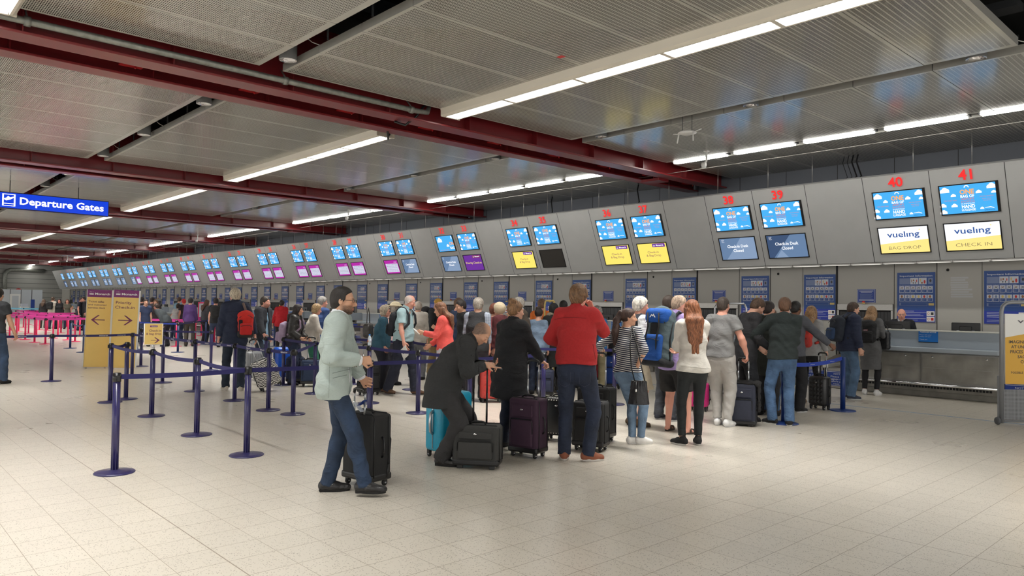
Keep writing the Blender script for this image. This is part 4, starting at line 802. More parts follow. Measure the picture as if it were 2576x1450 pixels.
# ================================================================ people: smooth bodies and clothes grown from a posed skeleton
def V(*a): return np.array(a, float)
def nrm(a): return a/max(np.linalg.norm(a), 1e-9)
class Field:
    def __init__(s): s.p = []; s.post = []
    def _a(s, f, pts, r, k, op): pts = np.array(pts); s.p.append((f, pts.min(0)-r-k-.03, pts.max(0)+r+k+.03, k, op)); return s
    def box(s, c, b, r, R=None, k=.01, op=1):
        c = np.array(c, float); b = np.array(b, float); R = np.eye(3) if R is None else R
        def f(X, Y, Z):
            q = [np.abs(R[i][0]*(X-c[0])+R[i][1]*(Y-c[1])+R[i][2]*(Z-c[2]))-b[i]+r for i in range(3)]
            return np.sqrt(sum(np.maximum(v, 0)**2 for v in q))+np.minimum(np.maximum(np.maximum(q[0], q[1]), q[2]), 0)-r
        return s._a(f, [c], np.linalg.norm(b), k, op)
    def cap(s, a, b, ra, rb=None, k=.02, op=1):
        rb = ra if rb is None else rb; a = np.array(a, float); b = np.array(b, float); ab = b-a; L2 = max(ab@ab, 1e-9)
        def f(X, Y, Z):
            t = np.clip(((X-a[0])*ab[0]+(Y-a[1])*ab[1]+(Z-a[2])*ab[2])/L2, 0, 1)
            return np.sqrt((X-a[0]-ab[0]*t)**2+(Y-a[1]-ab[1]*t)**2+(Z-a[2]-ab[2]*t)**2)-(ra+(rb-ra)*t)
        return s._a(f, [a, b], max(ra, rb), k, op)
    def ell(s, c, r, R=None, k=.02, op=1):
        c = np.array(c, float); r = np.array(r, float); R = np.eye(3) if R is None else R   # rows of R: local axes
        def f(X, Y, Z):
            q = [(R[i][0]*(X-c[0])+R[i][1]*(Y-c[1])+R[i][2]*(Z-c[2])) for i in range(3)]
            k0 = np.sqrt(sum((q[i]/r[i])**2 for i in range(3))); k1 = np.sqrt(sum((q[i]/r[i]**2)**2 for i in range(3)))+1e-9
            return k0*(k0-1)/k1
        return s._a(f, [c], r.max(), k, op)
    def seg(s, a, b, U, u, v, k=.03, flat=False, op=1):
        """limb or trunk piece from a to b with elliptic section: half widths u along U, v across"""
        a = np.array(a, float); b = np.array(b, float); ab = b-a; L = np.linalg.norm(ab); A = ab/L
        U = np.array(U, float); U = nrm(U-A*(U@A)); W = np.cross(A, U)
        def f(X, Y, Z):
            x, y, z = X-a[0], Y-a[1], Z-a[2]; w = x*A[0]+y*A[1]+z*A[2]; t = np.clip(w/L, 0, 1)
            ru = u[0]+(u[1]-u[0])*t; rv = v[0]+(v[1]-v[0])*t; pu = x*U[0]+y*U[1]+z*U[2]; pv = x*W[0]+y*W[1]+z*W[2]
            ov = np.maximum(-w, w-L)
            if flat:
                q = np.sqrt((pu/ru)**2+(pv/rv)**2)+1e-6; g = np.sqrt((pu/ru**2)**2+(pv/rv**2)**2)+1e-6
                return np.maximum(q*(q-1)/g*.9, ov)
            o = np.maximum(ov, 0); m = np.minimum(ru, rv); q = np.sqrt((pu/ru)**2+(pv/rv)**2+(o/m)**2)+1e-6; g = np.sqrt((pu/ru**2)**2+(pv/rv**2)**2+(o/m**2)**2)+1e-6
            return q*(q-1)/g
        return s._a(f, [a, b], max(u[0], u[1], v[0], v[1]), k, op)
    def fn(s, f): s.post.append(f); return s          # f(D, X, Y, Z) -> D over the whole grid
    def mesh(s, name, sp, mats, fine=(), tint=None, matf=None):
        add = [q for q in s.p if q[4] == 1]; lo = np.min([q[1] for q in add], 0); hi = np.max([q[2] for q in add], 0)
        ax = []
        for i in range(3):
            pts = [lo[i]]; iv = [(c[i]-r-.5*sp, c[i]+r+.5*sp, g) for c, r, g in fine]
            while pts[-1] < hi[i]:
                x = pts[-1]; st = sp
                for a_, b_, g in iv:
                    if a_ <= x < b_: st = min(st, g)
                    elif x < a_ < x+st: st = min(st, max(a_-x+1e-6, g))
                pts.append(x+st)
            ax.append(np.array(pts))
        n = [len(a_) for a_ in ax]; D = np.full(n, .5, np.float32)
        for f, l, h, k, op in s.p:
            ix = [slice(max(0, int(np.searchsorted(ax[i], l[i]))-1), int(np.searchsorted(ax[i], h[i]))+1) for i in range(3)]
            X = ax[0][ix[0]][:, None, None]; Y = ax[1][ix[1]][None, :, None]; Z = ax[2][ix[2]][None, None, :]
            if X.size == 0 or Y.size == 0 or Z.size == 0: continue
            d = f(X, Y, Z).astype(np.float32); o = D[ix[0], ix[1], ix[2]]
            if op == 1: hh = np.maximum(k-np.abs(o-d), 0)/k; D[ix[0], ix[1], ix[2]] = np.minimum(o, d)-hh*hh*k*.25
            else: d = -d; hh = np.maximum(k-np.abs(o-d), 0)/k; D[ix[0], ix[1], ix[2]] = np.maximum(o, d)+hh*hh*k*.25
        X = ax[0][:, None, None]; Y = ax[1][None, :, None]; Z = ax[2][None, None, :]
        for f in s.post: D = f(D, X, Y, Z)
        D[0] = D[-1] = .5; D[:, 0] = D[:, -1] = .5; D[:, :, 0] = D[:, :, -1] = .5
        return surf(name, D, ax, mats, tint)
def surf(name, D, ax, mats, tint=None):
    ins = D < 0; nx, ny, nz = D.shape
    c = np.zeros((nx-1, ny-1, nz-1), np.uint8)
    for i in (0, 1):
        for j in (0, 1):
            for k in (0, 1): c += ins[i:nx-1+i, j:ny-1+j, k:nz-1+k]
    I, J, K = np.nonzero((c > 0) & (c < 8)); N = len(I)
    idx = np.full((nx-1, ny-1, nz-1), -1, np.int32); idx[I, J, K] = np.arange(N)
    cor = [(i, j, k) for i in (0, 1) for j in (0, 1) for k in (0, 1)]; val = {q: D[I+q[0], J+q[1], K+q[2]] for q in cor}
    acc = np.zeros((N, 3)); cnt = np.zeros(N)
    for a in cor:
        for d in range(3):
            if a[d] == 0:
                b = tuple(a[m]+(m == d) for m in range(3)); va, vb = val[a], val[b]; cr = (va < 0) != (vb < 0)
                t = np.where(cr, va/np.where(cr, va-vb, 1), 0)
                for m in range(3): acc[:, m] += cr*(a[m]+(t if m == d else 0))
                cnt += cr
    acc /= cnt[:, None]; P = np.zeros((N, 3)); B = (I, J, K)
    for m in range(3): a0 = ax[m][B[m]]; a1 = ax[m][B[m]+1]; P[:, m] = a0+(a1-a0)*acc[:, m]
    F = []
    for d in range(3):
        s0 = [slice(1, -1)]*3; s0[d] = slice(0, -1); s1 = list(s0); s1[d] = slice(1, None)
        A = ins[tuple(s0)]; Bq = ins[tuple(s1)]; w = np.nonzero(A != Bq); o = [w[m]+(1 if m != d else 0) for m in range(3)]; flip = A[w]
        e, g = [m for m in range(3) if m != d]
        def cell(de, dg): q = [o[0].copy(), o[1].copy(), o[2].copy()]; q[e] = q[e]-de; q[g] = q[g]-dg; return idx[q[0], q[1], q[2]]
        q = np.stack([cell(1, 1), cell(0, 1), cell(0, 0), cell(1, 0)], 1)
        if d == 1: flip = ~flip
        q = np.where(flip[:, None], q, q[:, ::-1]); F.append(q)
    F = np.concatenate(F).astype(np.int32); F = F[(F >= 0).all(1)]
    me = bpy.data.meshes.new(name); me.vertices.add(N); me.vertices.foreach_set('co', P.astype(np.float32).ravel())
    me.loops.add(len(F)*4); me.loops.foreach_set('vertex_index', F.ravel()); me.polygons.add(len(F))
    me.polygons.foreach_set('loop_start', np.arange(0, len(F)*4, 4, dtype=np.int32)); me.polygons.foreach_set('use_smooth', np.ones(len(F), bool))
    for m in mats: me.materials.append(m)
    me.update(calc_edges=True); me.validate()
    if tint is not None:
        at = me.color_attributes.new('tint', 'FLOAT_COLOR', 'POINT'); cc = np.ones((N, 4), np.float32); cc[:, :3] = tint(P); at.data.foreach_set('color', cc.ravel())
    return me
def ik(a, t, l1, l2, hint):
    d = t-a; L = np.linalg.norm(d); m = (l1+l2)*.995
    if L > m: t = a+d*m/L; L = m; d = t-a
    u = d/L; x = (l1*l1-l2*l2+L*L)/(2*L); hgt = math.sqrt(max(l1*l1-x*x, 0)); h = nrm(hint-u*(hint@u)); return a+u*x+h*hgt, t
def ease(a, lo, hi): t = np.clip((a-lo)/(hi-lo), 0, 1); return t*t*(3-2*t)
SKIN = {'fair': (214, 165, 142), 'pink': (220, 160, 140), 'tan': (208, 160, 132), 'olive': (202, 156, 128), 'deep': (120, 82, 62)}
M_skin = mat('skin', (200, 150, 125), .5, attr=True, spec=.35, bump=.06, bscale=300)
M_eye = mat('eye_white', (225, 222, 216), .2); M_iris = mat('iris_dark', (40, 28, 22), .15)
def hairm(c):
    nm = 'hair_%d_%d_%d' % c
    if nm in _mats: return _mats[nm]
    m = mat(nm, c, .55); nt = m.node_tree; b = nt.nodes['Principled BSDF']; tc = nt.nodes.new('ShaderNodeTexCoord'); mp = nt.nodes.new('ShaderNodeMapping'); mp.inputs['Scale'].default_value = (1, 1, .16); nt.links.new(tc.outputs['Object'], mp.inputs[0])
    n = nt.nodes.new('ShaderNodeTexNoise'); n.inputs['Scale'].default_value = 150; n.inputs['Detail'].default_value = 3; nt.links.new(mp.outputs[0], n.inputs['Vector'])
    n2 = nt.nodes.new('ShaderNodeTexNoise'); n2.inputs['Scale'].default_value = 22; nt.links.new(mp.outputs[0], n2.inputs['Vector'])
    f = mathn(nt, 'ADD', mathn(nt, 'MULTIPLY_ADD', n.outputs['Fac'], 3.2, -1.1), mathn(nt, 'MULTIPLY_ADD', n2.outputs['Fac'], 1.6, -.8)); l = lin(c)
    nt.links.new(mixc(nt, f, (l[0]*.45, l[1]*.42, l[2]*.4, 1), (min(l[0]*1.5, 1), min(l[1]*1.45, 1), min(l[2]*1.4, 1), 1)), b.inputs['Base Color'])
    bp = nt.nodes.new('ShaderNodeBump'); bp.inputs['Strength'].default_value = .7; bp.inputs['Distance'].default_value = .006; nt.links.new(n.outputs['Fac'], bp.inputs['Height']); nt.links.new(bp.outputs[0], b.inputs['Normal']); return m
def cloth(c, kind='plain', rough=.85):
    n = 'cloth_%s_%d_%d_%d' % ((kind,)+tuple(c))
    if n in _mats: return _mats[n]
    if kind == 'denim': return mat(n, c, .85, noise=.62, nscale=5, bump=.35, bscale=500, wrinkle=.45)
    if kind == 'leather': return mat(n, c, .38, noise=.2, nscale=25, bump=.25, bscale=120, wrinkle=.4)
    if kind == 'fleece': return mat(n, c, .95, noise=.14, nscale=60, bump=.5, bscale=350, wrinkle=.25)
    if kind in ('stripes', 'plaid', 'marl', 'floral', 'dots'):
        m = mat(n, c, .85, bump=.2, bscale=500, wrinkle=.3); nt = m.node_tree; b = nt.nodes['Principled BSDF']; tc = nt.nodes.new('ShaderNodeTexCoord'); s = nt.nodes.new('ShaderNodeSeparateXYZ'); nt.links.new(tc.outputs['Object'], s.inputs[0])
        f = lambda o, k, th: mathn(nt, 'GREATER_THAN', mathn(nt, 'FRACT', mathn(nt, 'MULTIPLY', o, k)), th)
        if kind == 'stripes': fac = f(mathn(nt, 'ADD', s.outputs[2], mathn(nt, 'MULTIPLY', s.outputs[0], .12)), 42, .62); c2 = (222, 220, 214)
        elif kind == 'plaid': fac = mathn(nt, 'ADD', mathn(nt, 'MULTIPLY', f(s.outputs[2], 38, .6), .5), mathn(nt, 'MULTIPLY', f(s.outputs[0], 38, .6), .5)); c2 = (110, 118, 140)
        else:
            nn = nt.nodes.new('ShaderNodeTexNoise' if kind == 'marl' else 'ShaderNodeTexVoronoi'); nn.inputs['Scale'].default_value = 620 if kind == 'marl' else 14; nt.links.new(tc.outputs['Object'], nn.inputs['Vector'])
            fac = mathn(nt, 'GREATER_THAN', nn.outputs[0], .5) if kind == 'marl' else mathn(nt, 'LESS_THAN', nn.outputs[0], .24); c2 = tuple(min(255, int(v*1.06+5)) for v in c) if kind == 'marl' else (214, 120, 112)
        nt.links.new(mixc(nt, fac, lin(c), lin(c2)), b.inputs['Base Color']); return m
    return mat(n, c, rough, noise=.16, nscale=14, bump=.22, bscale=420, wrinkle=.32)
def folds(amp, f=1.0, seed=0.):
    def g(D, X, Y, Z):
        if not amp: return D
        w = np.sin(46*f*(Z+.35*X)+3.1*np.sin(13*X+seed)+2.4*np.sin(15*Y+1+seed))*np.sin(9*X+7*Y+5*Z+seed)
        w2 = np.sin(31*f*(Z*.6-X+.5*Y)+2.5*np.sin(17*Z+seed)); return D+amp*(w+.5*w2).astype(np.float32)
    return g
def person(x, fy, h, face, label, **o):
    g_ = o.get
    Pw = at_z(x, fy, 0); v = Vector((Pw.x, Pw.y, 0)).normalized(); a = math.radians(-face)
    if g_('at'): Pw = Vector(g_('at')); v = Vector((Pw.x, Pw.y, 0)).normalized()
    fd = Vector((v.x*math.cos(a)-v.y*math.sin(a), v.x*math.sin(a)+v.y*math.cos(a), 0)); rz = math.atan2(fd.y, fd.x)-PI/2
    root = empty('person', (Pw.x, Pw.y, Pw.z), rz, label, g_('cat', 'person'), g_('group'))
    S = h/1.75; fem = g_('fem', False); G = g_('girth', 1.0); det = g_('det', 1)        # det 2 near, 1 middle, 0 far
    sp = {2: .0125, 1: .017, 0: .026}[det]; fsp = {2: .0046, 1: .0075, 0: .013}[det]; csp = {2: .0105, 1: .014, 0: .024}[det]
    sd = (x*.37) % 6.28; lean = math.radians(g_('lean', 3)); lean2 = math.radians(g_('lean2', g_('lean', 3)+4)); side = math.radians(g_('side', 0)); tw = math.radians(g_('twist', 0))
    pel = V(*g_('pel', (0, 0, .94)))*S; u1 = nrm(V(math.tan(side), math.tan(lean), 1)); u2 = nrm(V(math.tan(side), math.tan(lean2), 1))
    s_ = V(math.cos(tw), -math.sin(tw), 0); s_ = nrm(s_-u2*(s_@u2)); f2 = np.cross(u2, s_)
    chest = pel+u1*.30*S; nb = chest+u2*.24*S; shw = (.138 if fem else .150)*S*(1+(G-1)*.4)
    hx, hp, hr = math.radians(g_('hy', 0)), math.radians(g_('hp', 4)), math.radians(g_('hr', 0))
    hf = V(math.sin(hx)*math.cos(hp), math.cos(hx)*math.cos(hp), -math.sin(hp)); hs = nrm(np.cross(hf, V(math.sin(hr), 0, 1))); hu = np.cross(hs, hf)
    nd = nrm(u2*.6+hu*.7+f2*.12); hc = nb+nd*.085*S+hu*.065*S+hf*.018*S; HR = np.array([hs, hf, hu]); hS = S*g_('head', 1.0)*(.95 if fem else .97)
    H = lambda a_, b_, c_: hc+(hs*a_+hf*b_+hu*c_)*hS
    J = dict(pel=pel, chest=chest, nb=nb)
    sh = {}; el = {}; wr = {}; hip = {}; kn = {}; an = {}
    for sg, nm in ((1, 'R'), (-1, 'L')):
        q = g_('s'+nm, (0, 0, 0)); sh[sg] = nb-u2*.045*S+s_*sg*shw+V(*q)*S
        t = V(*g_('w'+nm, (sg*.215, .05, .86)))*S; hint = V(*g_('e'+nm, (sg*.28, -1, -.3)))
        el[sg], wr[sg] = ik(sh[sg], t, .285*S, .25*S, hint)
        hip[sg] = pel+V(sg*.088*S*(1+(G-1)*.4), 0, -.03*S)
        ft = V(*g_('f'+nm, (sg*.11, 0)), .085)*S if len(g_('f'+nm, (0, 0))) == 2 else V(*g_('f'+nm))*S
        kn[sg], an[sg] = ik(hip[sg], ft, .425*S, .415*S, V(math.sin(math.radians(g_('y'+nm, sg*12))), math.cos(math.radians(g_('y'+nm, sg*12))), 0)*1.0+V(0, .001, 0))
    # ---- the skin body
    B = Field(); wx = (.118 if fem else .14)*S*G; hw = (.165 if fem else .155)*S*(1+(G-1)*.6)
    gl_ = .072 if fem else .060
    def trunk(F, off, kk=.05, top=True):
        F.seg(pel+V(0, 0, -.06)*S, pel+u1*.12*S, V(1, 0, 0), (hw+off, wx*1.05+off), (.115*S*G+off, .10*S*G+off), k=kk)
        F.seg(pel+u1*.12*S+f2*.012*(G-1)*8*S, chest, (V(1, 0, 0)+s_)/2, (wx+off, .15*S*(1+(G-1)*.5)*(.92 if fem else 1)+off), (.105*S*G*(1+(G-1)*1.2)+off, .112*S*(1+(G-1)*.7)+off), k=kk)
        F.seg(chest, nb-u2*.075*S, s_, (.15*S*(1+(G-1)*.5)*(.92 if fem else 1)+off, .145*S*(.9 if fem else 1)+off), (.115*S*(1+(G-1)*.5)+off, .085*S+off), k=kk)
        for sg in (1, -1): F.cap(nb-u2*.01*S, sh[sg], .044*S+off*.8, .052*S+off*.8, k=.05*S); F.ell(pel+V(sg*.075, -.055, -.04)*S, V(.085, gl_, .10)*S+off, k=.03)
        if fem:
            for sg in (1, -1): F.ell(chest+(s_*sg*.07+f2*.095+u2*.01)*S, V(.058, .048, .058)*S+off*.7, k=.03)
    trunk(B, 0)
    B.cap(nb-u2*.03*S, H(0, -.022, -.06), (.062 if not fem else .05)*S, (.056 if not fem else .046)*S, k=.035)
    B.ell(H(0, -.012, .022), V(.074, .096, .092)*hS, HR, k=.02); B.ell(H(0, .030, -.045), V(.056, .062, .068)*hS, HR, k=.03); B.ell(H(0, .010, -.068), V(.056, .055, .036)*hS, HR, k=.03)
    B.cap(H(-.008, .068, -.098), H(.008, .068, -.098), .017*hS, k=.025)
    nz = g_('nose', 1.0); B.cap(H(0, .083, .006), H(0, .100+.008*nz, -.031), .0085*hS, .0120*hS, k=.010)
    if det:
        B.ell(H(0, .099, -.038), V(.0185, .014, .0095)*hS, HR, k=.007)
        B.cap(H(-.036, .074, .021), H(.036, .074, .021), .012*hS, k=.014)
        for sg in (1, -1):
            B.ell(H(sg*.031, .090, .001), V(.016, .014, .010)*hS, HR, k=.014, op=-1); B.ell(H(sg*.031, .0775, .0), V(.0135, .0115, .0115)*hS, HR, k=.003)
            B.ell(H(sg*.040, .056, -.030), V(.024, .024, .022)*hS, HR, k=.02)
            B.cap(H(sg*.018, .0945, .018), H(sg*.046, .080, .016), .0035*hS, k=.008)
        B.cap(H(-.016, .088, -.064), H(.016, .088, -.064), .0065*hS, k=.007); B.cap(H(-.013, .087, -.0765), H(.013, .087, -.0765), .0075*hS, k=.007)
        B.cap(H(-.02, .0955, -.0705), H(.02, .0955, -.0705), .0028*hS, k=.004, op=-1)
    for sg in (1, -1):
        B.ell(H(sg*.077, -.008, -.008), V(.0085, .019, .031)*hS, HR, k=.008)
        if det == 2: B.ell(H(sg*.085, -.004, -.006), V(.006, .010, .018)*hS, HR, k=.006, op=-1)
    aw = g_('arm', 1.0)*(.9 if fem else 1.0)
    fines = [(hc, .135*S, fsp)]
    def hand(F, sg):
        w_ = wr[sg]; d = nrm(V(*g_('d'+('R' if sg > 0 else 'L')))) if g_('d'+('R' if sg > 0 else 'L')) else nrm(nrm(w_-el[sg])+V(0, .12, -.1))
        pn = V(*g_('n'+('R' if sg > 0 else 'L'), (-sg*1., .15, 0))); pn = nrm(pn-d*(pn@d)); th = nrm(np.cross(d, pn)*-sg); 
        if g_('d'+('R' if sg > 0 else 'L')) is None and th@V(0, 1, .3) < 0: th = -th
        cu = g_('c'+('R' if sg > 0 else 'L'), .55); k_ = .9 if fem else 1.0
        T = lambda a_, b_, c_: w_+(d*a_+th*b_+pn*c_)*S*k_
        F.seg(T(.0, 0, 0), T(.03, 0, 0), th, (.027*S, .036*S), (.02*S, .016*S), k=.015)
        F.seg(T(.03, 0, 0), T(.085, 0, 0), th, (.036*S*k_, .040*S*k_), (.015*S, .013*S), k=.01)
        for i in range(4):
            b0 = T(.088-.004*abs(i-1), .030-.0205*i, 0); L = (.043, .048, .045, .036)[i]*S*k_; c1 = cu*(.75+.1*i); c2 = cu*1.9
            d1 = nrm(d*math.cos(c1)+pn*math.sin(c1)+th*(.10-.07*i)); d2 = nrm(d*math.cos(c2)+pn*math.sin(c2)+th*(.06-.04*i)); b1 = b0+d1*L; b2 = b1+d2*L*.85
            if g_('point') == sg and i == 0: b1 = b0+d*L; b2 = b1+d*L*.9
            F.cap(b0, b1, .0088*S*k_, .0078*S*k_, k=.004); F.cap(b1, b2, .0078*S*k_, .0066*S*k_, k=.004)
        t0 = T(.022, .030, .004); t1 = T(.055, .056, .016); t2 = t1+nrm(d*.9+pn*(.3+cu*.5)-th*.25*cu)*.032*S
        F.cap(t0, t1, .0125*S*k_, .0098*S*k_, k=.01); F.cap(t1, t2, .0098*S*k_, .0078*S*k_, k=.004)
        fines.append((T(.07, 0, .01), .10*S, fsp if det else .02))
    for sg in (1, -1):
        B.seg(sh[sg], el[sg], V(1, 0, 0), (.043*S*aw, .036*S*aw), (.046*S*aw, .038*S*aw), k=.03); B.ell(sh[sg]*.62+el[sg]*.38+V(0, .01, 0), V(.041, .042, .06)*S*aw, k=.03)
        B.seg(el[sg], wr[sg], V(0, 0, 1), (.041*S*aw, .026*S*aw), (.040*S*aw, .024*S*aw), k=.02)
        B.ell(el[sg]*.7+wr[sg]*.3, V(.041, .041, .041)*S*aw, k=.03)
        if not g_('nohand'+('R' if sg > 0 else 'L')): hand(B, sg)
        B.seg(hip[sg], kn[sg], V(1, 0, 0), (.082*S*G**.5, .055*S), (.088*S*G**.5, .058*S), k=.04)
        cb = kn[sg]*.72+an[sg]*.28; bk = nrm(np.cross(nrm(an[sg]-kn[sg]), V(1, 0, 0))); bk = -bk if bk[1] > 0 else bk
        B.seg(kn[sg], an[sg], V(1, 0, 0), (.052*S, .034*S), (.055*S, .036*S), k=.03); B.ell(cb+bk*.018*S, V(.05, .052, .09)*S, k=.03)
        ya = math.radians(g_('y'+('R' if sg > 0 else 'L'), sg*12)); fdv = V(math.sin(ya), math.cos(ya), 0); ga = an[sg]; zf = ga[2]-.085*S
        B.seg(V(ga[0], ga[1], zf+.035*S)-fdv*.035*S, V(ga[0], ga[1], zf+.026*S)+fdv*.13*S, V(math.cos(ya), -math.sin(ya), 0), (.028*S, .034*S), (.030*S, .016*S), k=.03)
    skin = np.array(lin(SKIN[g_('skin', 'fair')])[:3]); lip = np.array(lin((178, 98, 88) if not fem else (186, 84, 82))[:3]); beard = g_('beard'); browc = np.array(lin(g_('hairc', (60, 45, 35)))[:3])*.8
    rng = np.random.default_rng(int(x) % 97+1)
    def tint(P):
        q = (P-hc)@HR.T/hS; X_, Y_, Z_ = q[:, 0], q[:, 1], q[:, 2]; C = np.tile(skin, (len(P), 1))
        def mixin(w, c): C[:] = C*(1-w[:, None])+c*w[:, None]
        red = np.exp(-((np.abs(X_)-.042)**2/.0003+(Z_+.03)**2/.0005))*(Y_ > .03)*.35; mixin(red, skin*np.array([1.1, .72, .7]))
        if det:
            if beard:
                bw = ease(-Z_, .028, .05)*ease(Y_, -.015, .02)*(Z_ > -.13)*(np.abs(X_) < .09); bw = bw*(1-ease(.05-np.abs(X_)-.0, .02, .03)*ease(Z_, -.06, -.045)); mus = np.exp(-(((np.abs(X_))/.03)**4+((Z_+.056)/.007)**2))*(Y_ > .07); bw = np.maximum(bw*(.72+.28*ease(-Z_, .06, .09)), mus)*(.75+.4*rng.random(len(P))); mixin(np.clip(bw*beard[1], 0, 1), np.array(lin(beard[0])[:3]))
            lw = np.exp(-(((np.abs(X_))/.021)**4+((Z_+.0705)/.0105)**4))*(Y_ > .078); mixin(np.clip(lw*1.2, 0, .8), lip)
            bw = np.exp(-(((np.abs(X_)-.031)/.017)**4+((Z_-.0195+.1*(np.abs(X_)-.03))/.0042)**2))*(Y_ > .06); mixin(np.clip(bw*1.1, 0, .85), browc)
        if g_('stubble') or g_('hair') in ('buzz', 'sides'):
            zl = np.interp(Y_, [-.2, -.06, -.03, 0, .03, .06, .085, .2], [-.085, -.08, -.06, -.02, .014, .055, .085, .14]); hw_ = ease(Z_-zl, -.004, .014)
            if g_('hair') != 'buzz': hw_ = hw_*ease(-(Z_+.55*Y_), -.115, -.035)
            mixin(hw_*np.clip((.78 if g_('stubble') else .62)+.3*(rng.random(len(P))-.5), 0, 1), browc/.8)
        return C
    o_b = bpy.data.objects.new('body', B.mesh('body', sp, [M_skin], fines, tint)); COL.objects.link(o_b); o_b.parent = root
    def kid(F, nm, spc, m, fine=(), lab=None):
        ob = bpy.data.objects.new(nm, F.mesh(nm, spc, [m], fine)); COL.objects.link(ob); ob.parent = root
        if lab: ob['label'] = lab
        return ob
    if det and g_('eyes', False):
        for sg in (1, -1):
            mb = MB(); c_ = H(sg*.031, .0835, .0005); M4 = Matrix(((hs[0], hf[0], hu[0], c_[0]), (hs[1], hf[1], hu[1], c_[1]), (hs[2], hf[2], hu[2], c_[2]), (0, 0, 0, 1)))
            R_ = Matrix.Rotation(-PI/2, 4, 'X'); mb.lathe((0,0,0), [(.0088*hS, 0), (.0075*hS, .0032*hS), (.004*hS, .0052*hS), (0, .0058*hS)], M_eye, 12, M=M4@R_); mb.lathe((0,0,0), [(.0042*hS, .0052*hS), (0, .0062*hS)], M_iris, 10, M=M4@R_); mb.build('eye', root)
    # ---- hair and headwear
    hst = g_('hair', 'short'); hcv = g_('hairc', (60, 45, 35)); hm = hairm(hcv)
    if hst != 'none':
        F = Field(); t = {'buzz': .004, 'short': .012, 'recede': .007, 'sides': .005, 'thick': .02, 'curly': .034, 'bun': .012, 'pony': .010, 'long': .017, 'bob': .022, 'hood': .03}[hst]
        F.ell(H(0, -.014, .024), (V(.076, .098, .095)+t)*hS, HR, k=.02)
        if hst in ('short', 'thick', 'buzz', 'recede', 'sides'): F.ell(H(0, -.055, -.03), V(.060, .05, .06)*hS+t*.4, HR, k=.03)
        rec = .03 if hst == 'recede' else 0; low = {'long': -.13, 'bob': -.10, 'curly': -.08}.get(hst, -.085)
        ys = np.array([-.2, -.06, -.03, .0, .03, .06, .085, .2]); zs = np.array([low, low*.95, -.06, -.022, .012, .050+rec*.6, .078+rec*.8, .11+rec])
        if hst in ('long', 'bob', 'curly'): zs = np.array([low, low, low, low*.9, -.04, .045, .078, .12])
        if hst == 'hood': zs = np.array([-.2, -.2, -.2, -.2, -.15, -.05, .09, .2])
        def cut(D, X, Y, Z):
            q0 = (X-hc[0]); q1 = (Y-hc[1]); q2 = (Z-hc[2]); a_ = (q0*hs[0]+q1*hs[1]+q2*hs[2])/hS; b_ = (q0*hf[0]+q1*hf[1]+q2*hf[2])/hS; c_ = (q0*hu[0]+q1*hu[1]+q2*hu[2])/hS
            zc = np.interp(b_, ys, zs)+(np.clip(np.abs(a_)-.03, 0, .05)*.9*(rec > 0)*(b_ > .03))
            inhead = np.sqrt((a_/.13)**2+((b_+.02)/.15)**2+((c_-.0)/.16)**2)-1
            cutd = (zc-c_)*.8*hS; D2 = np.where(inhead < 0, np.maximum(D, cutd), D)
            if hst == 'sides': D2 = np.maximum(D2, (c_-.040+.35*b_-.5*np.maximum(np.abs(a_)-.05, 0))*hS*.6)
            fr = 150 if hst not in ('curly',) else 70
            am = {'curly': .007, 'thick': .0035, 'long': .0035, 'bob': .004}.get(hst, .0015)*(1 if det else 0)
            return (D2+am*np.sin(fr*a_+3*np.sin(30*b_)+4*np.sin(22*c_))*np.sin(60*b_+2*np.sin(40*a_))).astype(np.float32)
        F.fn(cut)
        down = V(0, 0, -1)
        if hst == 'bun': F.ell(H(0, -.06, .118), V(.062, .052, .042)*hS, HR, k=.02); F.ell(H(.02, -.06, .12), V(.03, .03, .03)*hS, HR, k=.015)
        if hst == 'pony':
            a1 = H(0, -.115, .055); a2 = a1+(-hf*.045+down*.10)*S; a3 = a2+down*.16*S-f2*.05*S; a4 = a3+down*.16*S-f2*.01*S
            F.cap(a1, a2, .036*S, .046*S, k=.02); F.cap(a2, a3, .048*S, .046*S, k=.02); F.cap(a3, a4, .044*S, .016*S, k=.02)
        if hst in ('long',):
            ln = g_('hlen', .40); bk = -nrm(V(hf[0], hf[1], 0))
            for sg in (-.055, -.02, .02, .055): F.cap(H(sg, -.055, -.03), H(sg*1.05, -.075, -.12)+bk*.015, .048*S, .045*S, k=.03); q1_ = nb+s_*sg*1.15*S-f2*.125*S; q2_ = V(q1_[0], q1_[1], hc[2]-(.10+ln*(.8+.2*math.cos(sg*50)))*S)-f2*.045*S; F.cap(H(sg*1.05, -.075, -.12)+bk*.015, q1_, .046*S, .044*S, k=.03); F.cap(q1_, q2_, .044*S, .020*S, k=.03)
            for sg in (1, -1): F.cap(H(sg*.075, .0, .0), H(sg*.075, .01, -.12), .026*S, .03*S, k=.03)
        if hst == 'bob':
            for sg in (1, -1): F.cap(H(sg*.07, -.0, -.0), H(sg*.074, .01, -.075), .030*S, .034*S, k=.03)
            F.cap(H(-.05, -.06, -.07), H(.05, -.06, -.07), .045*S, k=.03)
        hsp = {2: .0055, 1: .0085, 0: .014}[det]
        kid(F, 'hood' if hst == 'hood' else 'hair', hsp, cloth(hcv) if hst == 'hood' else hm)
    # ---- clothes
    top = g_('top'); offs = {'tee': .012, 'shirt': .016, 'sweater': .022, 'hoodie': .026, 'fleece': .028, 'blazer': .026, 'coat': .036, 'puffer': .044, 'cardigan': .026, 'polo': .015}
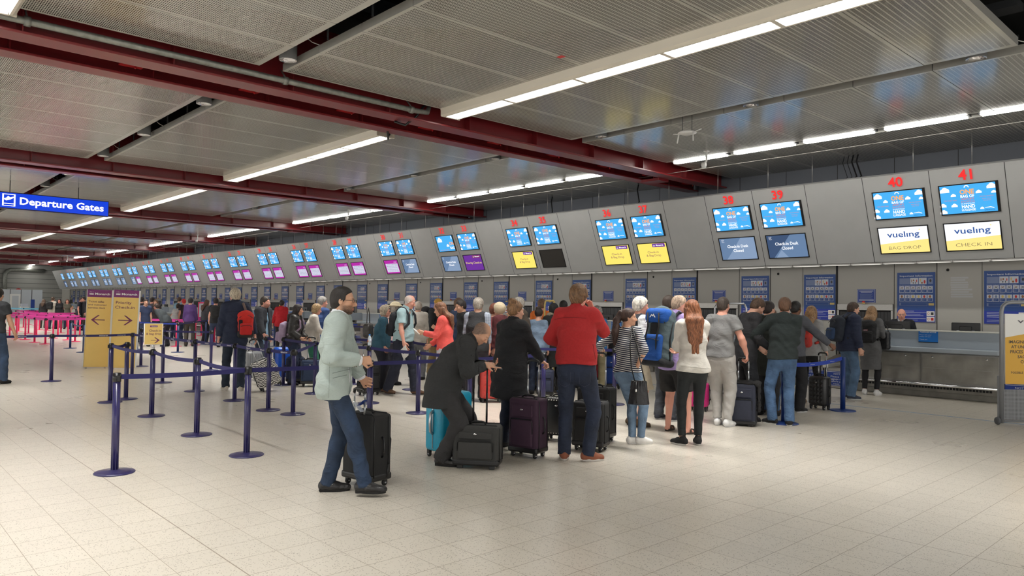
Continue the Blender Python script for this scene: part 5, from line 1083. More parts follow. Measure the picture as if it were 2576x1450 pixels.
    def garment(kind, col, nm, kw, extra=0):
        F = Field(); of = (offs[kind]+extra)*S; trunk(F, of, .05); bo = {'skinny': .016, 'jeans': .026, 'trousers': .032, 'shorts': .036, 'joggers': .034, 'skirt': .03}.get(g_('bottom', ('trousers',))[0], .02)*S
        if nm != 'shirt' or not top: F.seg(pel+V(0, 0, -.05)*S, pel+V(0, 0, .10)*S, V(1, 0, 0), (hw+max(of, bo), wx*1.05+max(of, bo*.8)), (.118*S*G+max(of, bo), .106*S*G+max(of, bo*.8)), k=.05)
        for sg in (1, -1): F.ell(pel+V(sg*.075, -.056, -.03)*S, V(.087, gl_+.003, .10)*S+max(of, bo)*.7, k=.04)
        for sg in ((1, -1) if kw.get('sleeve', 1) else ()): F.ell(sh[sg]*.72+el[sg]*.28+V(0, .005, 0), V(.042, .043, .07)*S*aw+of*.9, k=.03)
        sl = kw.get('sleeve', {'tee': .45, 'polo': .45}.get(kind, 1.9)); hem = kw.get('hem', {'tee': .86, 'polo': .84, 'shirt': .88, 'sweater': .88, 'hoodie': .86, 'fleece': .90, 'blazer': .80, 'coat': .62, 'puffer': .84, 'cardigan': .55}[kind])*S
        hw2 = (hw+of)*kw.get('flare', 1.0)
        low_ = hem-.02
        if low_ < pel[2]-.05*S:
            cx_ = V(pel[0], pel[1]-.01*S, low_)
            F.seg(pel+V(0, 0, .03)*S, cx_, V(1, 0, 0), (hw+of, hw2*1.04), (.125*S*G+of, (.125*S*G+of)*kw.get('flare', 1.0)), k=.04, flat=False)
        for sg in (1, -1):
            a1, e1, w1 = sh[sg], el[sg], wr[sg]; wd = (.008+of*.8)
            if sl == 0: continue
            F.ell(a1, V(.048, .052, .050)*S*aw+of*.8, k=.03)
            if sl <= 1: F.seg(a1, a1+(e1-a1)*max(sl, .05)*1.35, V(1, 0, 0), (.050*S*aw+wd, .050*S*aw+wd*1.2), (.053*S*aw+wd, .052*S*aw+wd*1.2), k=.03, flat=True)
            else:
                F.seg(a1, e1, V(1, 0, 0), (.044*S*aw+wd, .038*S*aw+wd), (.049*S*aw+wd, .041*S*aw+wd), k=.03)
                F.seg(e1, e1+(w1-e1)*(sl-1)*1.03, V(0, 0, 1), (.038*S*aw+wd, .029*S+wd*.7), (.038*S*aw+wd, .029*S+wd*.7), k=.015, flat=True)
        # hem and neckline
        nk = kw.get('neck', {'tee': 'crew', 'sweater': 'crew', 'polo': 'v', 'shirt': 'v', 'blazer': 'deep', 'coat': 'v', 'hoodie': 'crew', 'fleece': 'high', 'puffer': 'high', 'cardigan': 'crew'}[kind])
        F.fn(folds(kw.get('fold', {2: .0042, 1: .0036, 0: 0}[det]), kw.get('ff', 1.0), sd))
        if kind == 'puffer': F.fn(lambda D, X, Y, Z: (D-.007*np.abs(np.sin(Z*42))).astype(np.float32))
        F.fn(lambda D, X, Y, Z: np.maximum(D, hem-Z+.008*np.sin(14*X+sd)).astype(np.float32))
        if nk in ('crew', 'v', 'deep', 'wide'):
            F.fn(lambda D, X, Y, Z: D)
            F.cap(nb+u2*.00*S, nb+u2*.16*S, .066*S, .10*S, k=.01, op=-1)
            if nk != 'crew': F.cap(nb+f2*.08*S-u2*(.02)*S, nb+f2*.14*S-u2*(.03 if nk == 'wide' else .09)*S, .035*S if nk != 'wide' else .05*S, .018*S, k=.01, op=-1)
        elif nk == 'high': F.cap(nb-u2*.02*S, nb+nd*.055*S, .076*S, .070*S, k=.02); F.cap(nb+nd*.045*S, nb+nd*.2*S, .058*S, .062*S, k=.006, op=-1)
        op_ = kw.get('open')
        if op_:
            zt = nb[2]
            def wedge(D, X, Y, Z):
                wdt = op_[0]+(op_[1]-op_[0])*np.clip((zt-Z)/max(zt-hem, .1), 0, 1); dd = np.maximum(np.abs(X-pel[0])-wdt*S, pel[1]+.03-Y); return np.maximum(D, -dd).astype(np.float32)
            F.fn(wedge)
        ob = kid(F, nm, csp, cloth(col, kw.get('kind', {'fleece': 'fleece', 'coat': 'fleece', 'blazer': 'marl', 'hoodie': 'fleece'}.get(kind, 'plain'))))
        if kw.get('collar'):
            C_ = Field(); cc = kw['collar']; C_.cap(nb-u2*.012*S-f2*.005, nb+nd*.050*S, (.070+of*.25)*S, (.064+of*.2)*S, k=.01); C_.seg(nb-u2*.01*S, nb+u2*.02*S, s_, (.092*S, .07*S), (.080*S, .068*S), k=.02)
            C_.cap(nb+nd*.02*S, nb+nd*.3*S, .057*S, .075*S, k=.006, op=-1); C_.cap(nb+f2*.05*S+nd*.02, nb+f2*.16*S-u2*.02*S, .016*S, .03*S, k=.004, op=-1)
            C_.fn(lambda D, X, Y, Z: D); kid(C_, 'collar', {2: .006, 1: .009, 0: .014}[det], cloth(cc))
        if kind == 'hoodie' and kw.get('hooddown', 1):
            C_ = Field(); hb = nb-f2*.055*S+u2*.0*S; C_.ell(hb-u2*.045*S-f2*.02*S, V(.105, .06, .11)*S, np.array([s_, f2, u2]), k=.03); C_.seg(nb-s_*.075*S+f2*.02*S, nb+s_*.075*S+f2*.02*S, u2, (.035*S, .035*S), (.05*S, .05*S), k=.03)
            C_.cap(nb, nb+nd*.25*S, .060*S, .09*S, k=.02, op=-1); kid(C_, 'hood', {2: .008, 1: .011, 0: .018}[det], cloth(col, 'fleece'))
        return ob
    if g_('under'): ku, cu_ = g_('under')[:2]; garment(ku, cu_, 'shirt', g_('under')[2] if len(g_('under')) > 2 else {})
    if top: garment(top[0], top[1], {'tee': 't_shirt', 'polo': 'polo_shirt', 'fleece': 'fleece_jacket', 'puffer': 'padded_jacket'}.get(top[0], top[0]), top[2] if len(top) > 2 else {}, .012 if g_('under') else 0)
    bot_ = g_('bottom', ('trousers', (40, 42, 50)))
    if bot_[0] != 'none':
        F = Field(); kw = bot_[2] if len(bot_) > 2 else {}; fit = {'skinny': (.008, .006, .006), 'jeans': (.014, .017, .025), 'slim': (.010, .010, .015), 'trousers': (.022, .030, .040), 'shorts': (.03, .05, .05), 'joggers': (.026, .028, .016), 'skirt': (.02, .03, .03)}[bot_[0]]
        of = fit[0]*S
        F.seg(pel+V(0, 0, -.06)*S, pel+u1*.11*S, V(1, 0, 0), (hw+of*.7, wx*1.08+of*.5), (.115*S*G+of*.7, .105*S*G+of*.5), k=.04)
        for sg in (1, -1):
            F.ell(pel+V(sg*.075, -.055, -.045)*S, V(.087, gl_+.003, .10)*S+of*.6, k=.03)
            if bot_[0] == 'skirt': continue
            th_, cf, hmw = fit[0]*S, fit[1]*S, fit[2]*S
            F.seg(hip[sg], kn[sg], V(1, 0, 0), (.084*S*G**.5+th_, .056*S+cf), (.09*S*G**.5+th_, .060*S+cf), k=.035, flat=False) if bot_[0] != 'shorts' else F.seg(hip[sg], hip[sg]+(kn[sg]-hip[sg])*kw.get('len', .88), V(1, 0, 0), (.088*S+th_, .075*S+cf), (.092*S+th_, .08*S+cf), k=.035, flat=True)
            if bot_[0] != 'shorts':
                e_ = kn[sg]+(an[sg]-kn[sg])*kw.get('len', 1.08 if bot_[0] not in ('skinny', 'joggers') else .93)
                F.seg(kn[sg], e_, V(1, 0, 0), (.053*S+cf, .040*S+hmw), (.056*S+cf, .046*S+hmw), k=.02, flat=True)
                cb = kn[sg]*.72+an[sg]*.28; bk = V(0, -1, 0); F.ell(cb+bk*.018*S, V(.052, .054, .09)*S+cf*.5, k=.03)
        if bot_[0] == 'skirt': F.seg(pel+V(0, 0, .02)*S, V(pel[0], pel[1], kw.get('hem', .5)*S), V(1, 0, 0), (hw+of, hw*1.25), (.12*S+of, .17*S), k=.04, flat=True)
        F.fn(folds(kw.get('fold', {2: .0035, 1: .003, 0: 0}[det] if bot_[0] != 'skinny' else .0015), 1.0, sd+1)); zt_ = (pel+u1*.10*S)[2]
        F.fn(lambda D, X, Y, Z: np.maximum(D, Z-zt_).astype(np.float32))
        kid(F, {'slim': 'jeans', 'skinny': 'leggings', 'joggers': 'joggers'}.get(bot_[0], bot_[0]), csp, cloth(bot_[1], kw.get('kind', 'denim' if bot_[0] in ('jeans', 'slim') else 'plain')))
    shoe = g_('shoes', ((30, 28, 28), (25, 25, 25)))
    if shoe:
        for sg in (1, -1):
            ya = math.radians(g_('y'+('R' if sg > 0 else 'L'), sg*12)); fdv = V(math.sin(ya), math.cos(ya), 0); sdv = V(math.cos(ya), -math.sin(ya), 0); ga = an[sg]; zf = ga[2]-.085*S; g0 = V(ga[0], ga[1], zf)
            upc, soc = shoe[:2]; kind = shoe[2] if len(shoe) > 2 else 'shoe'; pk = .045 if kind == 'dress' else .032
            mu = cloth(upc, 'leather' if kind == 'dress' else 'plain'); F = Field()
            if kind == 'sandal':
                for t_ in (.02, .085): F.seg(g0+fdv*t_*S+V(0, 0, .035)*S-sdv*.03*S, g0+fdv*t_*S+V(0, 0, .035)*S+sdv*.03*S, fdv, (.018*S, .018*S), (.028*S, .028*S), k=.01)
            else:
                F.seg(g0-fdv*.042*S+V(0, 0, .05)*S, g0+fdv*.05*S+V(0, 0, .045)*S, sdv, (.040*S, .046*S), (.046*S, .042*S), k=.02)
                F.seg(g0+fdv*.04*S+V(0, 0, .042)*S, g0+fdv*(.135 if kind != 'dress' else .165)*S+V(0, 0, .030)*S, sdv, (.047*S, .045*S if kind != 'dress' else .036*S), (.040*S, .030*S), k=.03)
                F.cap(ga+V(0, 0, -.015)*S, ga+V(0, 0, .012 if kind != 'boot' else .05)*S-fdv*.006, .042*S, .040*S, k=.02)
                if kind != 'boot': F.cap(ga+V(0, 0, .01)*S, ga+V(0, 0, .09)*S, .034*S, .036*S, k=.004, op=-1)
            F.fn(lambda D, X, Y, Z: np.maximum(D, zf+.018-Z).astype(np.float32))
            ob = kid(F, 'shoe', {2: .007, 1: .010, 0: .017}[det], mu)
            mb = MB(); n = 22; pr = []
            for i in range(n): t_ = 2*PI*i/n; l = .055+math.cos(t_)*.115*(1.12 if kind == 'dress' else 1); w_ = (.044+.004*math.cos(t_))*math.sin(t_); pr.append((l*S, w_*S))
            hb = .024*S if kind != 'dress' else .021*S
            mb.prism(pr, lambda a_, b_: Vector(g0+fdv*a_+sdv*b_+V(0, 0, .001)), lambda a_, b_: Vector(g0+fdv*a_+sdv*b_+V(0, 0, hb)), cloth(soc))
            if kind == 'dress': mb.box((-.03*S, -.065*S, .0), (.03*S, -.0*S, .026*S), cloth(soc), M=Matrix.Translation(Vector(g0))@Matrix.Rotation(-ya, 4, 'Z'))
            so = mb.build('sole', ob)
    J.update(sh=sh, el=el, wr=wr, hip=hip, kn=kn, an=an, H=H, hs=hs, hf=hf, hu=hu, S=S, hS=hS, s=s_, f=f2, u=u2, root=root, M=Matrix.Translation(Pw)@Matrix.Rotation(rz, 4, 'Z'), HR=HR, hc=hc)
    if g_('glasses'):
        mb = MB(); gm = M_black if g_('glasses') == 1 else M_steel
        for sg in (1, -1):
            pts = [Vector(H(sg*.033+.021*math.cos(t)*1.0, .098-.008*abs(math.cos(t))*(1 if math.cos(t)*sg > 0 else 0), .0+.014*math.sin(t))) for t in np.linspace(0, 2*PI, 14)[:-1]]; mb.tube(pts, .0014, gm, 5, closed=True)
            mb.tube([Vector(H(sg*.054, .093, .004)), Vector(H(sg*.078, .06, .006)), Vector(H(sg*.081, -.005, .006)), Vector(H(sg*.078, -.02, -.01))], .0018, gm, 5)
        mb.tube([Vector(H(-.012, .1, .003)), Vector(H(0, .104, .006)), Vector(H(.012, .1, .003))], .0014, gm, 5); mb.build('glasses', root)
    return J
def worldp(J, p): return J['M'] @ Vector([float(t) for t in p])
# ================================================================ the people, nearest first (picture column, foot row, height, facing)
NAVYJ = (34, 44, 66); BLK = (26, 27, 30); GREYH = (150, 148, 142)
P1 = person(839, 1243, 1.80, 97, 'bearded man in pale grey-green blazer and dark jeans standing in profile', det=2, skin='olive', hair='recede', hairc=(30, 24, 22), beard=((36, 28, 25), .88), glasses=1, eyes=True, lean=1, lean2=3, hp=3, hy=4, girth=.8, nose=1.6,
    wR=(.13, .22, 1.13), eR=(.5, -1, -.2), cR=1.0, dR=(-.55, .8, 0), nR=(-.5, -.5, -.3), wL=(-.24, .20, .92), eL=(-.6, -.8, -.3), cL=1.3, dL=(.1, .9, -.35), fR=(.10, .27), fL=(-.09, -.06), yR=8, yL=-6,
    under=('shirt', (232, 234, 240), {'sleeve': 1.98, 'hem': .9, 'collar': (232, 234, 240), 'neck': 'v', 'fold': 0}), top=('blazer', (158, 170, 166), {'kind': 'marl', 'hem': .815, 'open': (.035, .10), 'sleeve': 1.88, 'fold': .0055}), bottom=('slim', (40, 58, 84)), shoes=((34, 33, 34), (28, 26, 26), 'dress'))
P2 = person(1118, 1168, 1.72, 96, 'balding man bending over his phone in a long charcoal coat', det=2, skin='tan', hair='none', hairc=(84, 79, 75), stubble=True, eyes=True, pel=(0, -.03, .84), lean=26, lean2=38, hp=48, beard=((120, 100, 88), .35), girth=1.12,
    wR=(.07, .42, 1.06), eR=(.5, -.3, -1), wL=(-.06, .43, 1.04), eL=(-.6, -.2, -1), dR=(-.15, .95, -.1), nR=(-.6, 0, -.8), dL=(.3, .9, .1), nL=(.2, -.2, .9), cR=.9, cL=.7, point=1, fR=(.08, -.02), fL=(-.14, .36), yR=18, yL=10,
    top=('coat', (52, 53, 54), {'hem': .60, 'flare': 1.18, 'collar': (46, 47, 48), 'sleeve': 1.9}), bottom=('trousers', (50, 49, 50)), shoes=((32, 30, 30), (26, 25, 25), 'dress'))
P3 = person(1281, 1128, 1.71, 48, 'woman in loose black coat with blonde-brown bun gripping a purple case', det=2, fem=True, hair='bun', hairc=(128, 96, 66), hy=12, lean=2, lean2=6, girth=1.25,
    wR=(.17, .36, 1.02), eR=(.7, -.5, -.6), dR=(.1, .85, -.4), nR=(0, -.3, -1), cR=1.2, wL=(-.16, .22, 1.0), top=('coat', (27, 28, 32), {'hem': .60, 'flare': 1.10, 'collar': (27, 28, 32), 'kind': 'plain', 'fold': .007}), bottom=('jeans', (30, 38, 58)), shoes=((36, 36, 42), (30, 30, 32)))
P4 = person(1447, 1158, 1.895, 8, 'tall man in red fleece and dark jeans seen from behind', det=2, hair='thick', hairc=(112, 84, 58), hy=14, girth=1.12, skin='pink',
    wR=(.13, .20, 1.49), eR=(.5, .25, -1), dR=(-.35, .1, .9), nR=(-.6, -.6, 0), cR=1.0, wL=(-.10, .26, 1.10), eL=(-1, -.3, -.2), fL=(-.11, 0), fR=(.13, .0), yL=-8, yR=62, top=('fleece', (176, 42, 44), {'hem': .955, 'collar': None, 'flare': 1.05}), bottom=('jeans', (38, 47, 68)), shoes=((140, 84, 62), (210, 205, 198)))
P5 = person(1582, 1118, 1.655, 25, 'woman in navy striped top with long dark ponytail and light jeans', det=2, fem=True, hair='pony', hairc=(62, 42, 34), hy=58, hp=2, skin='tan', side=-5, pel=(-.02, 0, .93), eyes=True,
    wL=(-.44, .12, 1.16), eL=(-.6, -.2, -.6), dL=(-.7, .6, -.3), wR=(.13, -.05, 1.0), eR=(1, -.5, 0), dR=(-.7, -.5, -.3), nR=(0, 1, 0), cR=.35, fL=(.02, .05), fR=(.12, .10), yL=35, yR=40,
    top=('tee', (42, 46, 66), {'sleeve': 1.5, 'hem': .92, 'kind': 'stripes', 'neck': 'wide'}), bottom=('skinny', (122, 148, 176), {'kind': 'denim', 'len': 1.0}), shoes=((228, 226, 222), (222, 220, 216)))
P6 = person(1742, 1120, 1.745, -12, 'woman in white sweater and black jeans with long auburn hair', det=2, fem=True, hair='long', hairc=(134, 84, 54), hlen=.47, hy=-8, pel=(0, 0, .95),
    wL=(.05, .20, 1.17), eL=(-1, -.3, -.5), wR=(-.10, .24, 1.13), eR=(1, -.2, -.5), cL=.6, cR=.6, fL=(-.13, -.02), fR=(.07, .02), yL=-40, yR=5, top=('sweater', (216, 212, 204), {'hem': .885, 'flare': 1.05, 'neck': 'crew', 'fold': .006}, ), bottom=('skinny', (30, 34, 36)), shoes=((30, 30, 32), (206, 202, 196)))
P7 = person(1693, 1088, 1.83, 38, 'man in lilac polo shirt and black shorts carrying a large rucksack', det=2, skin='pink', hair='buzz', stubble=True, hairc=(170, 150, 132), hy=34, hp=10, girth=1.15, beard=((150, 120, 104), .3), eyes=True,
    wR=(.15, .25, 1.12), wL=(-.18, .22, 1.1), fR=(.20, .04), fL=(-.12, .05), top=('polo', (172, 150, 204), {'hem': .80, 'collar': (172, 150, 204)}), bottom=('shorts', (28, 27, 28), {'len': .92}), shoes=((72, 60, 52), (60, 50, 44), 'sandal'))
P8 = person(1596, 1072, 1.80, 60, 'white haired man in white shirt and dark vest behind the striped top woman', det=1, skin='pink', hair='thick', hairc=(214, 210, 202), hy=5, eyes=True, wR=(.2, .2, 1.05), under=('shirt', (224, 224, 226), {'sleeve': 1.9}), top=('tee', (40, 42, 50), {'sleeve': 0, 'hem': .86, 'neck': 'v'}), bottom=('shorts', (206, 196, 172), {'len': 1.0}), shoes=((88, 72, 54), (70, 58, 46)))
P9 = person(1672, 1058, 1.84, 40, 'dark haired man behind the rucksack, only his head and grey jeans seen', det=1, hair='short', hairc=(58, 46, 38), top=('tee', (56, 60, 70)), bottom=('jeans', (66, 70, 78)), shoes=((40, 44, 56), (200, 200, 200)))
P10 = person(1812, 1072, 1.825, 20, 'muscular man in grey t-shirt and pale grey joggers with short dark hair', det=2, skin='pink', hair='buzz', hairc=(64, 54, 48), arm=1.15, hy=5, girth=1.02,
    wR=(.30, .14, .98), eR=(.5, -1, 0), dR=(.1, .3, -1), nR=(-.6, -.3, 0), cR=1.2, wL=(-.2, .2, 1.0), fR=(.10, .0), fL=(-.06, .05), top=('tee', (120, 120, 120), {'hem': .93, 'kind': 'marl'}), bottom=('joggers', (168, 166, 162), {'kind': 'marl', 'len': .97}), shoes=((226, 226, 226), (220, 220, 220)))
P13 = person(1968, 1070, 1.83, 4, 'man in dark green-black hoodie and blue jeans seen from behind', det=2, hair='short', hairc=(92, 66, 48), skin='pink', hy=-2, side=2,
    wL=(-.56, .14, 1.04), eL=(-.5, -.6, -.3), dL=(-.7, .2, -.6), cL=.8, wR=(.08, .26, 1.15), eR=(.25, -1, -.8), fL=(-.13, .02), fR=(.09, -.01), yL=-58, yR=-10, top=('hoodie', (40, 48, 48), {'hem': .90, 'fold': .006}), bottom=('jeans', (82, 112, 150)), shoes=((30, 30, 32), (222, 220, 214)))
P11 = person(1873, 1058, 1.86, 62, 'man in dark sweater with his head bowed beside the navy suitcase', det=1, hair='short', hairc=(80, 60, 44), hp=38, lean=5, lean2=16, wR=(.2, .28, 1.0), wL=(-.15, .3, 1.0), beard=((90, 70, 56), .4), top=('sweater', (42, 42, 46), {'hem': .8, 'neck': 'wide'}), bottom=('jeans', (32, 34, 40)), shoes=((36, 36, 38), (30, 30, 30)))
P12 = person(1925, 1046, 1.78, 30, 'dark haired person in black parka with grey fur hood, behind the bowed man', det=1, hair='short', hairc=(36, 26, 24), top=('coat', (34, 38, 34), {'hem': .62}), bottom=('trousers', (36, 36, 40)), hy=10)
P14 = person(1934, 1040, 1.66, 20, 'woman in beige coat half hidden behind the dark hoodie', det=1, fem=True, hair='bob', hairc=(86, 60, 44), top=('coat', (178, 168, 150), {'hem': .8}), bottom=('jeans', (72, 100, 136)), shoes=((70, 50, 40), (60, 44, 38)), wL=(-.24, .1, .95))
P15 = person(1994, 1036, 1.80, 30, 'man in grey sweatshirt reaching right from behind the dark hoodie', det=1, skin='deep', hair='buzz', hairc=(24, 20, 20), wR=(.56, .30, .98), eR=(.5, -.6, -.6), cR=1.2, top=('sweater', (86, 88, 96)), bottom=('trousers', (30, 30, 34)), shoes=((32, 32, 34), (200, 200, 200)))
P16 = person(2036, 1018, 1.72, 22, 'woman with long streaked blonde hair in light grey sweater', det=1, fem=True, hair='long', hlen=.28, hairc=(142, 112, 80), wR=(.24, .12, .95), top=('sweater', (156, 156, 156), {'hem': .86, 'flare': 1.1}), bottom=('skinny', (26, 26, 28)), shoes=((150, 130, 110), (200, 190, 180)))
P17 = person(2134, 1004, 1.81, 62, 'man in quilted navy jacket and blue jeans at the counter', det=1, hair='short', hairc=(66, 50, 40), hp=10, wR=(.26, .08, .86), cR=.8, top=('puffer', (38, 46, 70), {'fold': .001, 'hem': .86}), bottom=('jeans', (88, 116, 148)), shoes=((56, 62, 78), (200, 200, 200)))
P18 = person(2190, 994, 1.74, 14, 'woman in long grey cardigan and black leggings at the counter', det=1, fem=True, hair='long', hlen=.14, hairc=(136, 108, 78), wL=(-.2, .2, 1.0), wR=(.24, .22, 1.05), top=('cardigan', (92, 92, 94), {'hem': .50, 'flare': .92}), bottom=('skinny', (28, 28, 32)), shoes=((224, 224, 224), (220, 220, 220)))
Q = at_Y(2270, 776, 16.55)
P19 = person(0, 900, 1.80, 196, 'bald check-in agent in dark suit and glasses behind the counter', at=(Q.x, 16.55, 0), det=1, skin='pink', hair='none', glasses=2, eyes=True, hp=6, hy=-18, girth=1.12, pel=(0, 0, .94+(Q.z-1.80)/1.03), fR=(.1, .05), fL=(-.1, .05), under=('shirt', (228, 228, 232), {'collar': (228, 228, 232)}), top=('blazer', (34, 36, 44), {'open': (.05, .03), 'kind': 'plain'}), bottom=('trousers', (34, 36, 44)))
# behind the purple belts
M1 = person(1012, 994, 1.84, 118, 'bald man in short sleeved aqua shirt and navy trousers walking with papers', det=2, skin='pink', hair='none', stubble=True, hairc=(206, 202, 196), hy=-18, hp=20, eyes=True, girth=1.18, wR=(.27, .16, .88), wL=(-.27, -.04, .88), fR=(.10, -.24), fL=(-.1, .20), top=('polo', (172, 202, 208), {'hem': .93, 'collar': (172, 202, 208), 'sleeve': .52}), bottom=('trousers', (34, 38, 54)), shoes=((92, 66, 48), (60, 46, 38)))
M2 = person(956, 984, 1.63, 95, 'grey haired woman in glasses and teal cardigan with dark shoulder bag', det=1, fem=True, skin='pink', hair='bob', hairc=(170, 158, 140), glasses=1, eyes=True, girth=1.2, wR=(.2, .1, .82), top=('sweater', (48, 88, 106), {'neck': 'v'}), bottom=('trousers', (32, 34, 44)), shoes=((110, 84, 70), (80, 66, 60)))
M3 = person(984, 968, 1.68, 60, 'grey haired woman in pale straw hat behind the teal cardigan', det=1, fem=True, hair='bob', hairc=(160, 156, 150), top=('shirt', (206, 170, 168)), bottom=('trousers', (60, 60, 70)))
M4 = person(1048, 956, 1.72, 8, 'man in cream linen jacket seen from behind', det=1, hair='short', hairc=(170, 160, 150), top=('blazer', (196, 190, 180), {'kind': 'plain'}), bottom=('trousers', (110, 112, 118)), shoes=((40, 38, 38), (36, 34, 34)))
M5 = person(1088, 944, 1.80, 120, 'young man in mustard beanie, black top and khaki trousers', det=1, hair='none', hp=25, wR=(.18, .25, 1.0), wL=(-.15, .28, 1.02), top=('tee', (38, 40, 44), {'sleeve': 1.2}), bottom=('trousers', (122, 102, 66)), shoes=((36, 36, 38), (200, 200, 200)))
M6 = person(1118, 1018, 1.70, 278, 'woman in coral top and floral skirt holding a phone', det=1, fem=True, skin='tan', hair='long', hlen=.26, hairc=(116, 78, 54), eyes=True, hp=14, wL=(-.10, .36, 1.22), eL=(-.6, -.4, -1), dL=(0, .9, .2), wR=(.14, .28, 1.0), top=('sweater', (232, 92, 86), {'hem': .93, 'neck': 'wide'}), bottom=('skirt', (196, 196, 204), {'kind': 'floral', 'hem': .35}), shoes=((120, 90, 80), (100, 80, 70)))
M7 = person(1168, 986, 1.76, 250, 'dark haired man in black jacket facing left in the queue', det=1, skin='tan', hair='short', hairc=(50, 44, 42), top=('sweater', (36, 36, 38)), bottom=('trousers', (40, 40, 46)), hp=14)
M8 = person(1143, 968, 1.80, 60, 'brown haired man in navy top behind the coral top woman', det=1, hair='short', hairc=(96, 72, 54), skin='pink', top=('tee', (44, 58, 86)), bottom=('jeans', (50, 60, 80)))
M9 = person(1197, 1010, 1.78, 14, 'grey haired man in black vest over a plaid shirt from behind', det=1, hair='thick', hairc=(150, 144, 136), girth=1.15, under=('shirt', (176, 184, 196), {'kind': 'plaid', 'sleeve': 1.7}), top=('tee', (42, 43, 46), {'sleeve': 0, 'hem': .85}), bottom=('trousers', (46, 46, 52)))
M10 = person(1238, 996, 1.68, 20, 'red curly haired woman in maroon top', det=0, fem=True, hair='curly', hairc=(110, 60, 42), top=('sweater', (120, 40, 44)))
M11 = person(1262, 1004, 1.70, 300, 'woman in cream headscarf beside the black coat woman', det=1, fem=True, hair='hood', hairc=(206, 190, 160), top=('coat', (90, 40, 44), {'hem': .5}), bottom=('skirt', (60, 50, 50)))
M11b = person(1296, 1010, 1.66, 290, 'person in white t-shirt standing between black coat and brown suit', det=1, fem=True, skin='tan', hair='short', hairc=(60, 46, 40), top=('tee', (220, 220, 220), {'hem': .8}), bottom=('skirt', (44, 110, 84), {'hem': .3}))
M12 = person(1312, 992, 1.82, 285, 'tall grey haired man in brown suit and glasses facing left', det=1, skin='pink', hair='short', hairc=(160, 156, 150), glasses=1, eyes=True, under=('shirt', (206, 214, 226), {'collar': (206, 214, 226)}), top=('blazer', (86, 74, 64), {'open': (.04, .03), 'kind': 'plain'}), bottom=('trousers', (82, 72, 62)))
M13 = person(1358, 972, 1.81, 15, 'man in bright orange t-shirt seen from behind', det=1, hair='short', hairc=(110, 84, 64), skin='pink', top=('tee', (224, 120, 52)), bottom=('jeans', (60, 70, 90)))
M14 = person(1350, 992, 1.62, 18, 'dark haired woman with bun in light blue denim jacket', det=1, fem=True, hair='bun', hairc=(44, 34, 32), top=('shirt', (136, 158, 184), {'hem': .86, 'kind': 'denim'}), bottom=('jeans', (52, 62, 86)), wL=(-.2, .12, .95))
M15 = person(1392, 990, 1.70, 350, 'person in black hood and long dark parka with fur trim', det=1, fem=True, hair='hood', hairc=(34, 34, 36), top=('coat', (40, 42, 42), {'hem': .52}), bottom=('trousers', (30, 30, 32)), shoes=((60, 80, 120), (180, 180, 190)))
M15b = person(1412, 970, 1.78, 20, 'dark haired man behind the left shoulder of the red fleece', det=0, hair='short', hairc=(30, 26, 26), top=('sweater', (36, 38, 42)))
M16 = person(1352, 982, 1.02, 170, 'small child in white shirt and jeans standing beyond the black coat woman', cat='child', det=1, skin='tan', head=1.45, hair='short', hairc=(40, 32, 28), top=('tee', (214, 214, 216), {'hem': .8}), bottom=('jeans', (60, 80, 120)), wL=(-.22, .1, .86), eyes=True)
M17 = person(1502, 984, 1.66, 350, 'woman with curly grey hair in blue top right of the red fleece', det=1, fem=True, hair='curly', hairc=(140, 138, 136), top=('tee', (52, 120, 180)), bottom=('trousers', (150, 140, 110)))
M17b = person(1470, 985, 1.74, 20, 'dark clothed man hidden behind the red fleece', det=0, hair='short', hairc=(40, 34, 30), top=('sweater', (70, 70, 76)))
M18 = person(588, 983, 1.905, -4, 'grey haired man in navy coat walking away with a red rucksack', det=2, skin='pink', hair='thick', hairc=(176, 168, 150), hy=-22, wR=(.34, -.10, .86), eR=(.8, -.6, 0), dR=(.3, -.2, -.9), wL=(-.27, .0, .84), fL=(-.13, .06), fR=(.10, -.10), top=('coat', (36, 44, 66), {'hem': .78, 'collar': (30, 36, 54), 'kind': 'plain', 'fold': .005}), bottom=('jeans', (36, 48, 62)), shoes=((196, 188, 174), (206, 200, 190)))
M19 = person(655, 953, 1.78, 128, 'man in dark hooded jacket over light blue shirt facing right', det=1, skin='pink', hair='short', hairc=(54, 44, 38), hy=-14, eyes=True, beard=((90, 70, 60), .5), wR=(.22, .24, .95), under=('shirt', (140, 172, 190), {'hem': .74}), top=('hoodie', (52, 54, 60), {'hem': .84, 'open': (.01, .07)}), bottom=('jeans', (52, 62, 74)), shoes=((60, 50, 46), (50, 44, 40)))
M20 = person(737, 968, 1.62, 108, 'woman in black leather jacket with long dark hair', det=1, fem=True, skin='tan', hair='long', hlen=.25, hairc=(40, 32, 32), hy=-12, eyes=True, wR=(.2, .22, 1.02), wL=(-.16, .24, 1.0), under=('tee', (40, 40, 66), {'hem': .84}), top=('coat', (46, 44, 42), {'hem': .95, 'kind': 'leather', 'open': (.05, .07)}), bottom=('jeans', (40, 52, 80)))
M21 = person(782, 962, 1.64, 84, 'woman with blonde bob in white knitted sweater and green trousers', det=1, fem=True, skin='pink', hair='bob', hairc=(158, 132, 96), hp=14, girth=1.1, wR=(.12, .34, 1.06), wL=(-.1, .32, 1.06), eR=(.6, -.5, -1), top=('sweater', (206, 200, 190)), bottom=('trousers', (52, 124, 98)), shoes=((170, 150, 140), (150, 140, 130)))
M22 = person(800, 955, 1.80, 46, 'grey haired man in royal blue shirt behind the white sweater', det=1, skin='pink', hair='short', hairc=(140, 138, 136), hy=20, top=('shirt', (52, 78, 130)), bottom=('trousers', (34, 40, 70)))
